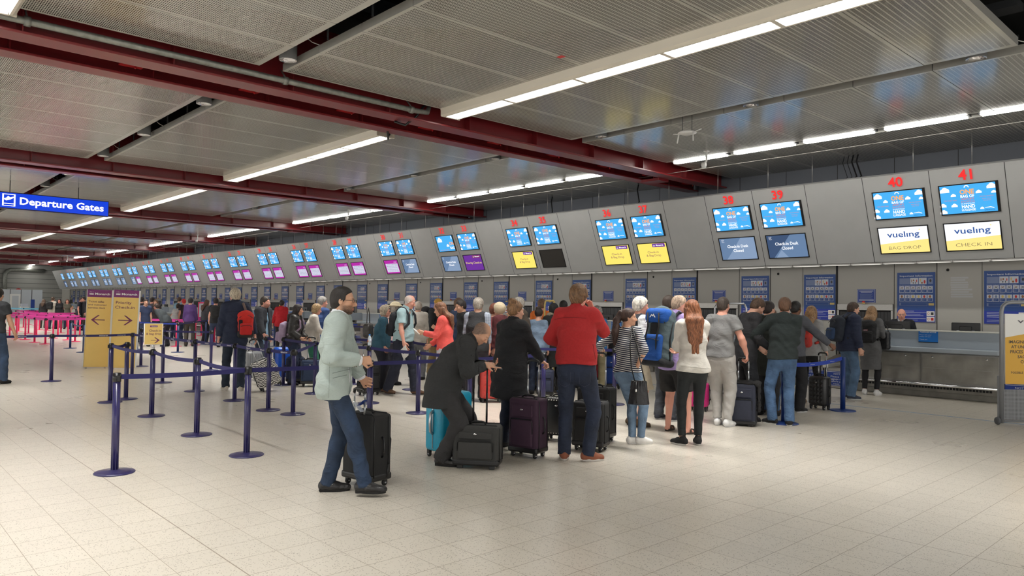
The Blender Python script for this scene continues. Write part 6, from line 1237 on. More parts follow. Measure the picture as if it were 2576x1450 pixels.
M23 = person(705, 882, 1.74, 20, 'person in red and black tracksuit walking beyond the queue', det=1, hair='short', hairc=(34, 28, 28), top=('hoodie', (184, 34, 44), {'hem': .82}), bottom=('joggers', (40, 36, 40)), wL=(-.3, .0, .85))
MX = person(-18, 968, 1.86, 30, 'man in black t-shirt and jeans cut off by the left edge', det=1, skin='tan', hair='short', hairc=(40, 34, 30), wR=(.26, .16, .92), top=('tee', (44, 46, 50), {'hem': .92}), bottom=('jeans', (56, 76, 104)), fR=(.12, .1), fL=(-.1, -.15))
# far queue, beyond the boards
far = [(107, 826, 1.66, 20, 'woman in black jacket with long brown hair in the far left group', 'long', (86, 66, 52), (40, 36, 38), True), (129, 828, 1.80, 30, 'man in cream t-shirt with a dark rucksack in the far left group', 'short', (80, 62, 48), (200, 194, 180), False), (148, 828, 1.70, 190, 'dark haired woman in black holding her chin in the far left group', 'long', (40, 30, 30), (34, 34, 38), True),
    (168, 828, 1.68, 185, 'brown haired woman in olive jacket facing the viewer in the far left group', 'long', (96, 62, 48), (96, 94, 82), True), (180, 826, 1.30, 180, 'small blonde child in white in the far left group', 'bob', (216, 196, 150), (210, 210, 206), True), (198, 832, 1.80, 110, 'man in navy polo shirt leaning on a barrier in the far left group', 'short', (60, 48, 42), (40, 42, 56), False),
    (212, 832, 1.82, 250, 'dark haired man just left of the ticket board', 'short', (48, 34, 34), (40, 38, 46), False), (352, 862, 1.80, 30, 'dark haired man just right of the priority board', 'short', (34, 28, 28), (36, 36, 42), False), (363, 872, 1.72, 170, 'smiling man in navy v-neck sweater right of the priority board', 'short', (48, 38, 34), (48, 60, 92), False),
    (378, 858, 1.80, 40, 'man in dark top with red collar in the far queue', 'short', (50, 38, 34), (60, 58, 66), False), (391, 862, 1.70, 200, 'brown haired woman in black floral top in the far queue', 'long', (110, 80, 60), (52, 46, 48), True), (418, 872, 1.70, 300, 'man in dark grey fleece bending forward in the far queue', 'short', (60, 46, 38), (66, 72, 76), False),
    (438, 858, 1.68, 20, 'dark haired woman in white behind the bending man', 'curly', (60, 44, 36), (206, 206, 206), True), (447, 850, 1.84, 30, 'person in light blue top in the far queue', 'short', (90, 68, 52), (126, 160, 182), False), (462, 858, 1.76, 330, 'person with a red cap in the far queue', 'short', (196, 40, 44), (50, 40, 46), False), (476, 872, 1.78, 8, 'person in purple hooded coat in the far queue', 'thick', (34, 26, 28), (80, 52, 112), True),
    (514, 866, 1.72, 60, 'woman with long brown hair beside the pink framed sign', 'long', (84, 58, 46), (70, 70, 76), True), (540, 874, 1.78, 4, 'person in black hooded jacket with black rucksack left of the navy coat', 'thick', (36, 30, 28), (32, 33, 38), False), (561, 862, 1.35, 180, 'bald looking child glimpsed left of the navy coat', 'none', (0, 0, 0), (60, 60, 66), False)]
FAR = {}
for (x, fy, h, fc, lab, hr_, hc_, tc_, fm) in far:
    bend = 'bending' in lab
    FAR[x] = person(x, fy, h, fc, lab, det=0, fem=fm, hair=hr_, hairc=hc_, group=None, skin=('pink', 'fair')[x % 2], lean=35 if bend else 3, lean2=50 if bend else 6, hlen=.25, top=('sweater' if x % 3 else 'tee', tc_), bottom=('jeans', ((48, 60, 90), (40, 42, 50), (70, 64, 58))[x % 3]), wR=(.2, .2, .95) if x % 2 else (.235, .06, .86))
Q = at_Y(870, 790, 16.4)
# ================================================================ bags, cases and small things people have with them
def face_rz(P, face):
    v = Vector((P.x, P.y, 0)).normalized(); a = math.radians(-face); return math.atan2(v.x*math.sin(a)+v.y*math.cos(a), v.x*math.cos(a)-v.y*math.sin(a))-PI/2
M_rub = mat('wheel_rubber', (28, 28, 30), .6); M_zip = mat('zip_dark', (20, 20, 22), .4); M_ali = mat('aluminium_tube', (190, 192, 196), .28, metal=.85)
def shellmat(c, kind):
    n = 'case_%s_%d_%d_%d' % ((kind,)+tuple(c))
    if n in _mats: return _mats[n]
    if kind in ('zebra', 'dots'):
        m = mat(n, c, .35); nt = m.node_tree; b = nt.nodes['Principled BSDF']; tc = nt.nodes.new('ShaderNodeTexCoord')
        if kind == 'zebra':
            t = nt.nodes.new('ShaderNodeTexWave'); t.bands_direction = 'Z'; t.inputs['Scale'].default_value = 11; t.inputs['Distortion'].default_value = 7; t.inputs['Detail'].default_value = 1.5; t.inputs['Detail Scale'].default_value = 1.2; nt.links.new(tc.outputs['Object'], t.inputs['Vector']); fac = mathn(nt, 'GREATER_THAN', t.outputs['Fac'], .5); c2 = (226, 224, 218)
        else: t = nt.nodes.new('ShaderNodeTexVoronoi'); t.inputs['Scale'].default_value = 30; t.inputs['Randomness'].default_value = 0; nt.links.new(tc.outputs['Object'], t.inputs['Vector']); fac = mathn(nt, 'LESS_THAN', t.outputs['Distance'], .25); c2 = (210, 208, 200)
        nt.links.new(mixc(nt, fac, lin(c), lin(c2)), b.inputs['Base Color']); return m
    return mat(n, c, .32 if kind == 'hard' else .8, noise=.12, nscale=40, bump=.0 if kind == 'hard' else .3, bscale=600)
def suitcase(px, fy, w, h, d, face, col, lab, kind='soft', spin=True, hz=None, hcol=None, tilt=0, trim=None, grp=None, side_handle=True, wz=.065):
    P = at_z(px, fy, 0); rz = face_rz(P, face); r_ = empty('suitcase', P, rz, lab, 'suitcase', grp)
    if tilt: r_.rotation_euler = (0, math.radians(tilt), rz); r_.location.z += w/2*math.sin(math.radians(tilt))-.02
    m = shellmat(col, kind if kind in ('zebra', 'dots') else ('hard' if kind in ('hard', 'ribbed', 'facet') else 'soft')); tm = trim or M_zip; z0 = wz; mb = MB()
    hb = h-z0; rr = .055 if kind != 'soft' else .035
    mb.box((-w/2, -d/2, z0), (w/2, d/2, h), m, bev=rr)
    if kind in ('ribbed', 'zebra'):
        n = 7
        for k in range(n): xx = -w/2+.05+k*(w-.1)/(n-1); mb.box((xx-.009, -d/2-.006, z0+.05), (xx+.009, d/2+.006, h-.05), m, bev=.005)
    if kind == 'facet':
        for i in range(4):
            for j in range(6): cx, cz = -w/2+.04+(i+.5)*(w-.08)/4, z0+.04+(j+.5)*(hb-.08)/6; a, b = (w-.08)/8, (hb-.08)/12; mb.add([(cx-a, d/2, cz-b), (cx+a, d/2, cz-b), (cx+a, d/2, cz+b), (cx-a, d/2, cz+b), (cx, d/2+.014, cz)], [(0,1,4), (1,2,4), (2,3,4), (3,0,4)], m)
    mb.build('shell', r_)
    if kind == 'soft':
        mb = MB(); mb.box((-w*.38, d/2-.01, z0+.06), (w*.38, d/2+.035, z0+hb*.62), m, bev=.025); mb.build('front_pocket', r_)
        mb = MB(); mb.box((-w*.36, d/2-.01, z0+hb*.66), (w*.36, d/2+.018, h-.06), m, bev=.015); mb.build('top_pocket', r_)
        mb = MB(); q = [(-w*.38, d/2+.02, z0+hb*.36), (-w*.38, d/2+.03, z0+hb*.58), (-w*.33, d/2+.035, z0+hb*.625), (w*.33, d/2+.035, z0+hb*.625), (w*.38, d/2+.03, z0+hb*.58), (w*.38, d/2+.02, z0+hb*.36)]; mb.tube(q, .005, tm, 6)
        for yy in (d/2-.045, -d/2+.03): e = .004; rq = .03; mb.tube([(-w/2-e, yy, z0+rq), (-w/2-e, yy, h-rq), (-w/2+rq, yy, h+e), (w/2-rq, yy, h+e), (w/2+e, yy, h-rq), (w/2+e, yy, z0+rq)], .0055, tm, 6)
        mb.build('zip', r_)
        mb = MB(); mb.tube([(w/2, d/2-.06, z0+.015), (w/2+.002, d/2-.045, z0+.13)], .012, M_black, 6); mb.box((-w/2-.004, -d/2-.004, z0-.01), (w/2+.004, d/2+.004, z0+.055), M_black, bev=.02); mb.build('kick_plate', r_)
    else:
        mb = MB(); e = .003; rq = .05; mb.tube([(-w/2-e, 0, z0+rq), (-w/2-e, 0, h-rq), (-w/2+rq, 0, h+e), (w/2-rq, 0, h+e), (w/2+e, 0, h-rq), (w/2+e, 0, z0+rq), (w/2-rq, 0, z0-e), (-w/2+rq, 0, z0-e)], .008, tm, 6, closed=True); mb.build('zip', r_)
    mb = MB(); mb.lathe((0,0,0), [(0, 0), (.019, .001), (.017, .006), (0, .007)], M_chrome, 18, M=Matrix.Translation((0, d/2+(.018 if kind == 'soft' else .001), z0+hb*.80))@Matrix.Rotation(-PI/2, 4, 'X')@Matrix.Scale(.6, 4, (0, 1, 0))); mb.build('badge', r_)
    mb = MB(); mb.tube([(-.08, 0, h), (-.07, 0, h+.022), (-.04, 0, h+.03), (.04, 0, h+.03), (.07, 0, h+.022), (.08, 0, h)], .010, M_black if hcol is None else hcol, 8); mb.build('top_handle', r_)
    if side_handle:
        zc = z0+hb*.5
        q_ = 1.35 if hcol is M_ali and kind == 'hard' else 1.0
        for sx in (1, -1): mb = MB(); mb.tube([(sx*w/2, 0, zc-.09*q_), (sx*(w/2+.024*q_), 0, zc-.07*q_), (sx*(w/2+.03*q_), 0, zc), (sx*(w/2+.024*q_), 0, zc+.07*q_), (sx*w/2, 0, zc+.09*q_)], .009*q_*q_, M_black if hcol is None else hcol, 8); mb.build('side_handle', r_)
    for sx in (-1, 1):
        for sy in ((-1, 1) if spin else (-1,)):
            mb = MB(); cx, cy = sx*(w/2-.045), sy*(d/2-.045); rw = .029 if spin else .032
            if not spin: cy = -d/2+.02
            mb.lathe((0,0,0), [(0, -.013), (rw-.004, -.013), (rw, -.008), (rw, .008), (rw-.004, .013), (0, .013)], M_rub, 18, M=Matrix.Translation((cx, cy, rw))@Matrix.Rotation(PI/2, 4, 'Y')); mb.box((cx-.02, cy-.02, rw+.004), (cx+.02, cy+.02, z0+.02), M_black, bev=.006); mb.tube([(cx-.018, cy, rw), (cx+.018, cy, rw)], .009, M_ali, 8); mb.build('wheel', r_)
    if not spin:
        mb = MB()
        for sx in (-1, 1): mb.box((sx*(w/2-.07)-.03, d/2-.05, 0), (sx*(w/2-.07)+.03, d/2-.02, z0+.01), M_black, bev=.008)
        mb.build('foot', r_)
    if hz:
        hm = hcol or M_ali; mb = MB()
        for sx in (-1, 1): mb.tube([(sx*.07, -d/2+.03, h-.02), (sx*.07, -d/2+.03, (h+hz)/2)], .0105, hm, 8); mb.tube([(sx*.07, -d/2+.03, (h+hz)/2), (sx*.07, -d/2+.03, hz-.01)], .0085, hm, 8)
        mb.build('telescopic_handle', r_); mb = MB(); mb.tube([(-.075, -d/2+.03, hz-.03), (-.068, -d/2+.03, hz), (-.04, -d/2+.03, hz+.012), (.04, -d/2+.03, hz+.012), (.068, -d/2+.03, hz), (.075, -d/2+.03, hz-.03)], .014, M_black, 10); mb.build('grip', r_)
    return r_
suitcase(921, 1219, .40, .655, .25, 48, (32, 32, 33), 'large black suitcase behind the legs of the man in the blazer', hz=.87, wz=.07)
mb = MB(); P = at_z(905, 1040, .66); mb.box((-.09, -.02, 0), (.05, .02, .005), M_pale, M=Matrix.Rotation(.5, 4, 'Y')); mb.box((.0, -.02, .03), (.12, .02, .034), M_blue, M=Matrix.Rotation(-.5, 4, 'Y')); o = mb.build('luggage_tag', loc=(P.x, P.y, .70)); tag(o, 'blue and white airline tags on the big black suitcase', 'luggage tag')
S2 = suitcase(1128, 1146, .46, .70, .30, 318, (28, 156, 190), 'turquoise hard suitcase the bending man half sits on', kind='hard', trim=M_ali, hcol=M_ali, side_handle=True)
suitcase(1201, 1176, .47, .435, .24, 192, (58, 58, 57), 'dark grey pilot case in front of the bending man', spin=False, hz=1.06, hcol=M_black, wz=.045, side_handle=False)
suitcase(1328, 1148, .37, .64, .25, 212, (62, 38, 58), 'dark purple soft suitcase with silver handle held by the black coat woman', hz=1.03)
suitcase(1406, 1108, .34, .53, .22, 200, (28, 28, 30), 'black suitcase with pale dots behind the red fleece man', kind='dots')
suitcase(1486, 1132, .38, .56, .25, 200, (34, 34, 35), 'black suitcase in front of the pair right of the red fleece man')
suitcase(1500, 1108, .42, .66, .27, 205, (30, 30, 31), 'larger black suitcase with tall silver handle right of the red fleece man', hz=1.06)
S8 = suitcase(1868, 1070, .37, .59, .25, 186, (46, 50, 66), 'navy suitcase with a black jacket draped over it', kind='soft', spin=False, hz=.93, wz=.03)
suitcase(2062, 1030, .32, .55, .22, 212, (38, 38, 40), 'black faceted hard suitcase beside the blonde woman with red rucksack', kind='facet', hz=.92)
suitcase(1758, 1034, .32, .46, .22, 190, (216, 40, 130), 'bright pink suitcase glimpsed behind the auburn haired woman', kind='hard')
suitcase(682, 984, .42, .56, .26, 165, (26, 26, 28), 'zebra striped suitcase pulled by the grey haired man', kind='zebra', hz=.95, tilt=20, hcol=M_ali)
suitcase(714, 956, .42, .70, .28, 160, (34, 90, 200), 'bright blue hard suitcase beside the leather jacket woman', kind='ribbed')
suitcase(780, 972, .34, .52, .24, 185, (46, 62, 92), 'navy blue suitcase in front of the white sweater woman', hz=.95)
suitcase(742, 966, .34, .54, .24, 185, (42, 50, 76), 'dark navy suitcase between the blue hard case and the white sweater woman')
suitcase(927, 994, .36, .56, .24, 150, (30, 30, 32), 'black suitcase with silver studs right of the blazer man', kind='soft', hz=.9)
suitcase(632, 958, .36, .62, .24, 150, (150, 152, 154), 'silver suitcase of the man in the dark hooded jacket', kind='ribbed', hz=.95)
suitcase(1234, 1012, .38, .68, .26, 170, (190, 56, 50), 'red woven pattern suitcase between the bending man and the black coat', kind='facet')
suitcase(1916, 1034, .40, .70, .27, 190, (28, 28, 30), 'tall black suitcase between the navy case and the jeans man')
S_BL = suitcase(1535, 978, .42, .66, .26, 175, (34, 70, 150), 'blue suitcase left of the striped top woman'); suitcase(1514, 962, .4, .6, .24, 175, (150, 36, 44), 'dark red suitcase beside the blue one behind the red fleece man')
suitcase(1372, 1000, .3, .5, .22, 185, (50, 56, 80), 'dark blue case beyond the handle of the purple suitcase')
# draped jacket on the navy case
F = Field(); rr = S8.rotation_euler.z
F.seg((-.20, .0, .60), (.20, -.02, .61), (0, 0, 1), (.03, .03), (.12, .12), k=.03); F.seg((-.215, .02, .60), (-.225, .02, .22), (0, 1, 0), (.11, .07), (.028, .02), k=.04); F.seg((.205, .0, .60), (.235, .0, .44), (0, 1, 0), (.10, .05), (.03, .02), k=.04); F.fn(folds(.008, 1.3, 2.))
ob = bpy.data.objects.new('draped_jacket', F.mesh('draped_jacket', .012, [cloth((34, 33, 34))])); COL.objects.link(ob); ob.location = S8.location; ob.rotation_euler = (0, 0, rr); tag(ob, 'black padded jacket draped over the navy suitcase', 'jacket')
# rucksacks
def wear(J, o):
    o.location = J['M'].to_translation(); o.rotation_euler = J['root'].rotation_euler
def strap_mesh(J, m, z=0.0, w=.022):
    mb = MB(); S = J['S']
    for sg in (1, -1):
        u, f, s = J['u'], J['f'], J['s']; nb, ch = J['nb'], J['chest']; a = nb-f*.145*S+s*sg*.07*S-u*.05*S; q = [a, nb-f*.06*S+s*sg*.085*S+u*.035*S, nb+f*.03*S+s*sg*.095*S+u*.015*S, nb+f*.13*S+s*sg*.11*S-u*.08*S, ch+f*.155*S+s*sg*.125*S+u*.02*S, ch+f*.08*S+s*sg*.185*S-u*.10*S, ch-f*.10*S+s*sg*.15*S-u*.16*S]
        pts = []
        for i in range(len(q)-1):
            for t in (0, .5): pts.append(q[i]*(1-t)+q[i+1]*t)
        pts.append(q[-1]); mb.tube([Vector(p) for p in pts], w, m, 8)
    return mb
def rucksack(J, w, h, d, cols, lab, drop=0.0, off=.035, side=0.0, straps=True, big=False, pocket=True, kind='plain', logo=None):
    S = J['S']; u, f, s = J['u'], J['f'], J['s']; R = np.array([s, f, u]); r_ = empty('rucksack', J['M'].to_translation(), 0, lab, 'rucksack'); r_.rotation_euler = J['root'].rotation_euler
    c = J['nb']-f*(.10*S+off+d/2)-u*(.04+h/2+drop)+s*side; F = Field(); mm = cloth(cols[0], kind)
    F.box(c, (w/2, d/2, h/2), min(w, d)*.42, R, k=.03); F.ell(c+u*h*.30, (w*.46, d*.52, h*.28), R, k=.05)
    F.fn(folds(.004, 1.2, w*9)); o = bpy.data.objects.new('pack_body', F.mesh('pack_body', .012, [mm])); COL.objects.link(o); o.parent = r_
    if pocket:
        F = Field(); F.box(c-f*(d/2+.012)-u*h*.20, (w*.40, .045, h*.24), .04, R, k=.03); o = bpy.data.objects.new('front_pocket', F.mesh('front_pocket', .011, [cloth(cols[1], kind)])); COL.objects.link(o); o.parent = r_
        mb = MB(); q = [c-f*(d/2+.055)-u*h*.05+s*w*t for t in (-.36, -.2, 0, .2, .36)]; q = [p-f*.004+u*(.0-.12*abs(i-2)*.1) for i, p in enumerate(q)]; mb.tube([Vector(p) for p in q], .005, M_zip, 6)
        q = [c-f*(d/2+.004)*(1-.0*abs(t))+s*w*t+u*h*(.36-.6*t*t) for t in np.linspace(-.44, .44, 9)]; mb.tube([Vector(p) for p in q], .006, M_zip, 6); mb.build('zip', r_)
    if straps: strap_mesh(J, cloth(cols[2] if len(cols) > 2 else (28, 28, 30))).build('shoulder_straps', r_)
    if logo: mb = MB(); q = Plane(Vector(c-f*(d/2+.06)+u*h*.02-s*.04), tuple(s), tuple(u), .08, .03); q.rect(mb, 0, 0, 1, 1, mat('logo_patch', (120, 60, 60), .6)); q.text(mb, logo, .5, .2, .6, M_pale, .85); mb.build('logo_patch', r_)
    return r_, c, R
r_, c, R = rucksack(P7, .36, .72, .26, ((84, 100, 106), (22, 80, 160), (30, 30, 32)), 'large blue and grey hiking rucksack on the lilac polo man', drop=-.08, off=.05)
s, f, u = R
F = Field(); F.box(c+u*.27-f*.07, (.17, .11, .10), .07, R, k=.04); o = bpy.data.objects.new('lid', F.mesh('lid', .011, [cloth((24, 84, 168))])); COL.objects.link(o); o.parent = r_
mb = MB()
for sx in (-.09, .09): mb.tube([Vector(c+u*.30-f*.19+s*sx), Vector(c+u*.12-f*.165+s*sx), Vector(c-u*.05-f*.20+s*sx), Vector(c-u*.34-f*.15+s*sx)], .010, M_black_m, 6)
mb.tube([Vector(c+s*.185+u*.2), Vector(c+s*.19-u*.02-f*.04), Vector(c+s*.185-u*.3)], .009, M_black_m, 6); mb.build('compression_straps', r_)
for nm_, F in (('centre_panel', Field().box(c-f*.13+u*.06, (.06, .03, .12), .02, R, k=.02)), ('dark_base', Field().box(c-f*.02-u*.33, (.19, .14, .055), .05, R, k=.04))): o = bpy.data.objects.new(nm_, F.mesh(nm_, .011, [cloth((34, 36, 40))])); COL.objects.link(o); o.parent = r_
q = Plane(Vector(c-f*.195+u*.24-s*.05), tuple(s), tuple(u), .10, .05); mb = MB(); q.poly(mb, [(0, 0), (.3, .9), (.45, .5), (.6, 1), (1, 0), (.8, 0), (.6, .5), (.5, .2), (.3, .5), (.15, 0)], M_pw); mb.build('logo_patch', r_)
r_, c, R = rucksack(M18, .27, .46, .18, ((206, 44, 36), (190, 36, 34), (110, 90, 84)), 'red and black rucksack hanging from the right shoulder of the navy coat man', drop=.14, off=.06, side=.16, straps=False)
s, f, u = R; mb = MB(); mb.tube([Vector(c+u*.22+s*.02), Vector(J_ := (M18['nb']-M18['f']*.10+M18['s']*.13)), Vector(M18['nb']+M18['s']*.14+M18['u']*.02), Vector(M18['nb']+M18['s']*.15+M18['f']*.12-M18['u']*.1)], .024, cloth((110, 90, 84)), 8); mb.build('shoulder_strap', r_)
for nm_, F in (('dark_base', Field().box(c-u*.17, (.14, .10, .07), .05, R, k=.03)), ('dark_side', Field().box(c-s*.09-f*.08-u*.02, (.035, .03, .10), .02, R, k=.02))): o = bpy.data.objects.new(nm_, F.mesh(nm_, .011, [cloth((34, 34, 36))])); COL.objects.link(o); o.parent = r_
rucksack(P16, .24, .34, .14, ((190, 60, 52), (170, 52, 48), (200, 70, 60)), 'small red rucksack on the woman with streaked blonde hair', drop=.10)
rucksack(P17, .31, .46, .20, ((36, 42, 54), (40, 62, 96), (40, 40, 44)), 'dark blue and black rucksack on the man in the quilted navy jacket', drop=.0)
rucksack(P18, .30, .42, .19, ((28, 28, 31), (30, 30, 33)), 'black rucksack on the woman in the long grey cardigan', drop=.02, logo='JANSPORT')
rucksack(M5, .32, .48, .22, ((34, 34, 38), (30, 30, 34)), 'black rucksack of the young man in the mustard beanie', drop=-.06)
rucksack(M1, .28, .42, .12, ((40, 42, 48), (36, 38, 44), (44, 46, 52)), 'dark rucksack strapped over the aqua shirt', drop=.06)
rucksack(FAR[540], .30, .42, .18, ((30, 30, 32), (28, 28, 30)), 'black rucksack on the black hooded jacket in the far queue', straps=False, pocket=False)
rucksack(FAR[129], .30, .42, .18, ((30, 30, 32), (28, 28, 30)), 'black rucksack on the cream t-shirt man in the far left group', straps=False, pocket=False)
rucksack(M20, .28, .40, .16, ((176, 156, 184), (168, 148, 178), (150, 130, 150)), 'lilac patterned rucksack on the leather jacket woman', drop=.12, kind='plain')
# shoulder bags
def bag_at(px, py, dist, face, w, h, d, col, lab, name='handbag', strap=None, kind='leather', cat='bag'):
    D_ = ray(px, py); P = Vector((0, 0, CAM_H))+D_*dist; rz = face_rz(P, face); F = Field(); F.box((0, 0, 0), (w/2, d/2, h/2), min(w, d)*.4, k=.03); F.fn(folds(.003, 1.4, px*.1)); r_ = empty(name, P, rz, lab, cat)
    o = bpy.data.objects.new('bag_body', F.mesh('bag_body', .010, [cloth(col, kind)])); COL.objects.link(o); o.parent = r_
    if strap: mb = MB(); mb.tube([(-w*.4, 0, h*.42), (-w*.3, 0, h*.5+strap*.6), (0, 0, h*.5+strap), (w*.3, 0, h*.5+strap*.6), (w*.4, 0, h*.42)], .008, cloth(col, kind), 6); mb.build('strap', r_)
    return r_
D5 = pix(P5['M'].to_translation())[2]
Pb = Vector((0, 0, CAM_H))+ray(1607, 985)*(D5-.28); r_ = empty('bucket_bag', Pb, face_rz(Pb, 180), 'black leather bucket bag hanging from the striped top woman', 'bag')
F = Field(); F.seg((0, 0, -.15), (0, 0, .12), (1, 0, 0), (.125, .085), (.075, .05), k=.02, flat=True); F.fn(lambda D, X, Y, Z: (D+.006*np.sin(12*np.arctan2(Y, X))*np.clip((Z+.02)/.12, 0, 1)).astype(np.float32)); o = bpy.data.objects.new('bag_body', F.mesh('bag_body', .007, [cloth((34, 33, 36), 'leather')])); COL.objects.link(o); o.parent = r_
mb = MB(); sh = r_.matrix_basis.inverted() @ worldp(P5, P5['sh'][1]+V(-.03, -.05, .075)); shf = r_.matrix_basis.inverted() @ worldp(P5, P5['sh'][1]+V(-.03, .05, .06))
Mi = (Matrix.Translation(Pb)@Matrix.Rotation(r_.rotation_euler.z, 4, 'Z')).inverted(); a = Mi @ worldp(P5, P5['sh'][1]+V(-.035, -.055, .07)); b = Mi @ worldp(P5, P5['sh'][1]+V(-.03, .06, .065)); mid = Mi @ worldp(P5, V(.20, -.26, 1.0))
mb.tube([(-.07, 0, .11), ((-.07+a.x)/2, (a.y)/2+.03, (a.z+.11)/2), a, b], .007, M_black, 6); mb.tube([(.05, 0, .12), (.09, .0, .28), ((a.x+.09)/2+.02, a.y/2+.05, (a.z+.28)/2), a], .007, M_black, 6); mb.tube([(.09, .0, .10), (.05, .05, .125), (-.06, .05, .125), (-.09, 0, .10), (-.03, -.06, .11), (.05, -.05, .11), (.09, 0, .1)], .006, M_black, 6); mb.tube([(.03, .055, .12), (.035, .085, .02), (.03, .09, -.13)], .006, M_black, 6); mb.build('strap', r_)
mb = MB(); mb.tube([(.033, .088, .035), (.033, .09, .0)], .012, M_chrome, 10); mb.build('toggle', r_)
bag_at(926, 832, 13.3, 100, .38, .26, .14, (48, 44, 42), 'dark leather shoulder bag of the teal cardigan woman', strap=.28)
bag_at(2222, 857, 14.3, 30, .26, .36, .12, (34, 34, 38), 'black tote bag hanging beside the grey cardigan woman', strap=.16)
hb_ = bag_at(1526, 871, 13.35, 180, .58, .36, .28, (36, 36, 38), 'black holdall resting on the blue suitcase behind the striped top woman', 'holdall', kind='plain'); hb_.location = (S_BL.location.x, S_BL.location.y, .875)
bag_at(1890, 948, 12.3, 180, .3, .4, .15, (30, 92, 84), 'green carrier bag near the blonde woman', 'carrier_bag', kind='plain')
# small things
Pq = POSTS['R'].location; r_ = empty('water_bottle', (Pq.x, Pq.y, ZT), 0, 'small water bottle with blue cap standing on a barrier post', 'bottle')
mb = MB(); mb.lathe((0,0,0), [(0, 0), (.028, .002), (.031, .02), (.029, .07), (.031, .12), (.012, .165), (.012, .17)], mat('bottle_clear', (205, 220, 232), .08, spec=.6), 18); mb.build('bottle_body', r_)
mb = MB(); mb.cyl((0,0,.168), .015, .022, M_blue2, 14); mb.build('cap', r_); mb = MB(); mb.cyl((0,0,.05), .0318, .05, M_pale, 18); mb.box((-.012, -.0335, .06), (.012, -.0305, .09), mat('label_orange', (230, 130, 40), .5)); mb.build('label', r_)
def at_hand(J, sg, fwd=.08, up=0, sd=0): return worldp(J, J['wr'][sg]+V(sd, fwd, up)*J['S'])
p_ = at_hand(P2, -1, .10, -.015, .03); mb = MB(); mb.box((-.036, -.07, -.005), (.036, .07, .005), M_black, bev=.004); mb.box((-.032, -.063, .005), (.032, .063, .0056), mat('phone_screen', (150, 170, 190), .2, emit=.3)); o = mb.build('mobile_phone', loc=p_, rot=(math.radians(-20), 0, P2['root'].rotation_euler.z)); tag(o, 'black phone the bending man taps with a finger', 'phone')
p_ = at_hand(M6, -1, .12, .02); mb = MB(); mb.box((-.036, -.07, -.005), (.036, .07, .005), M_white, bev=.004); o = mb.build('mobile_phone', loc=p_, rot=(math.radians(40), 0, M6['root'].rotation_euler.z)); tag(o, 'white phone held by the woman in the coral top', 'phone')
p_ = at_hand(M1, 1, .02, -.13, .03); mb = MB(); mb.box((-.002, -.11, -.12), (.002, .10, .05), M_pw); mb.box((.0022, -.06, -.05), (.003, .05, -.03), M_prg); mb.box((-.012, -.13, -.13), (-.008, .06, .03), M_pw); o = mb.build('papers', loc=p_, rot=(.5, .15, M1['root'].rotation_euler.z-.5)); tag(o, 'folded white travel papers held by the aqua shirt man', 'papers')
# hats worn: parts of their people
def kid_mesh(J, F, nm, m, sp=.009):
    o = bpy.data.objects.new(nm, F.mesh(nm, sp, [m])); COL.objects.link(o); o.parent = J['root']; return o
H = M3['H']; F = Field(); F.ell(H(0, -.01, .075), (.10, .12, .075), M3['HR']); F.ell(H(0, 0, .055), (.18, .20, .016), M3['HR'], k=.02); kid_mesh(M3, F, 'hat', cloth((206, 194, 164)))
H = M5['H']; F = Field(); F.ell(H(0, -.02, .035), (.088, .108, .105), M5['HR']); F.fn(lambda D, X, Y, Z: np.maximum(D, (M5['hc'][2]-.0)-Z-.6*(Y-M5['hc'][1])).astype(np.float32)); kid_mesh(M5, F, 'beanie', cloth((178, 136, 58)))
H = M15['H']; F = Field()
for t in np.linspace(0, PI, 9): F.ell(H(.10*math.cos(t), -.03, -.13+.05*math.sin(t)), (.05, .05, .04), k=.03)
F.fn(lambda D, X, Y, Z: (D+.012*np.sin(130*X)*np.sin(120*Z+2)*np.sin(90*Y)).astype(np.float32)); kid_mesh(M15, F, 'fur_trim', mat('fur_grey', (150, 138, 122), .9, noise=.6, nscale=70))
H = P12['H']; F = Field()
for t in np.linspace(0, PI, 7): F.ell(H(.11*math.cos(t), -.09+.04*math.sin(t), -.14), (.055, .05, .045), k=.03)
kid_mesh(P12, F, 'fur_trim', mat('fur_dark', (70, 70, 68), .9, noise=.6, nscale=70))
# trolley rails seen behind the queue
for (px, py, dist, m, lab) in ((1838, 764, 13.4, M_ali, 'curved steel trolley handle rising behind the grey t-shirt man'), (1383, 757, 14.6, M_pry, 'yellow trolley handle rising beside the orange t-shirt man')):
    P = Vector((0, 0, CAM_H))+ray(px, py)*dist; r_ = empty('luggage_trolley', (P.x, P.y, 0), face_rz(P, 180), lab, 'trolley'); z = P.z
    mb = MB()
    tw_ = .28 if m is M_ali else .1
    for sx in (-tw_, tw_): mb.tube([(sx, .3, .15), (sx, -.25, .2), (sx, -.3, .5), (sx, -.3, z-.08), (sx*.85, -.3, z)], .018, m, 8)
    mb.tube([(-tw_*.85, -.3, z), (tw_*.85, -.3, z)], .018, m, 8); mb.build('frame', r_); mb = MB(); mb.box((-.28, -.25, .14), (.28, .45, .17), M_steel); mb.build('platform', r_)
    for sx, sy in ((-.25, -.2), (.25, -.2), (0, .4)): mb = MB(); mb.lathe((0,0,0), [(0, -.02), (.065, -.02), (.07, 0), (.065, .02), (0, .02)], M_rub, 16, M=Matrix.Translation((sx, sy, .07))@Matrix.Rotation(PI/2, 4, 'Y')); mb.build('wheel', r_)

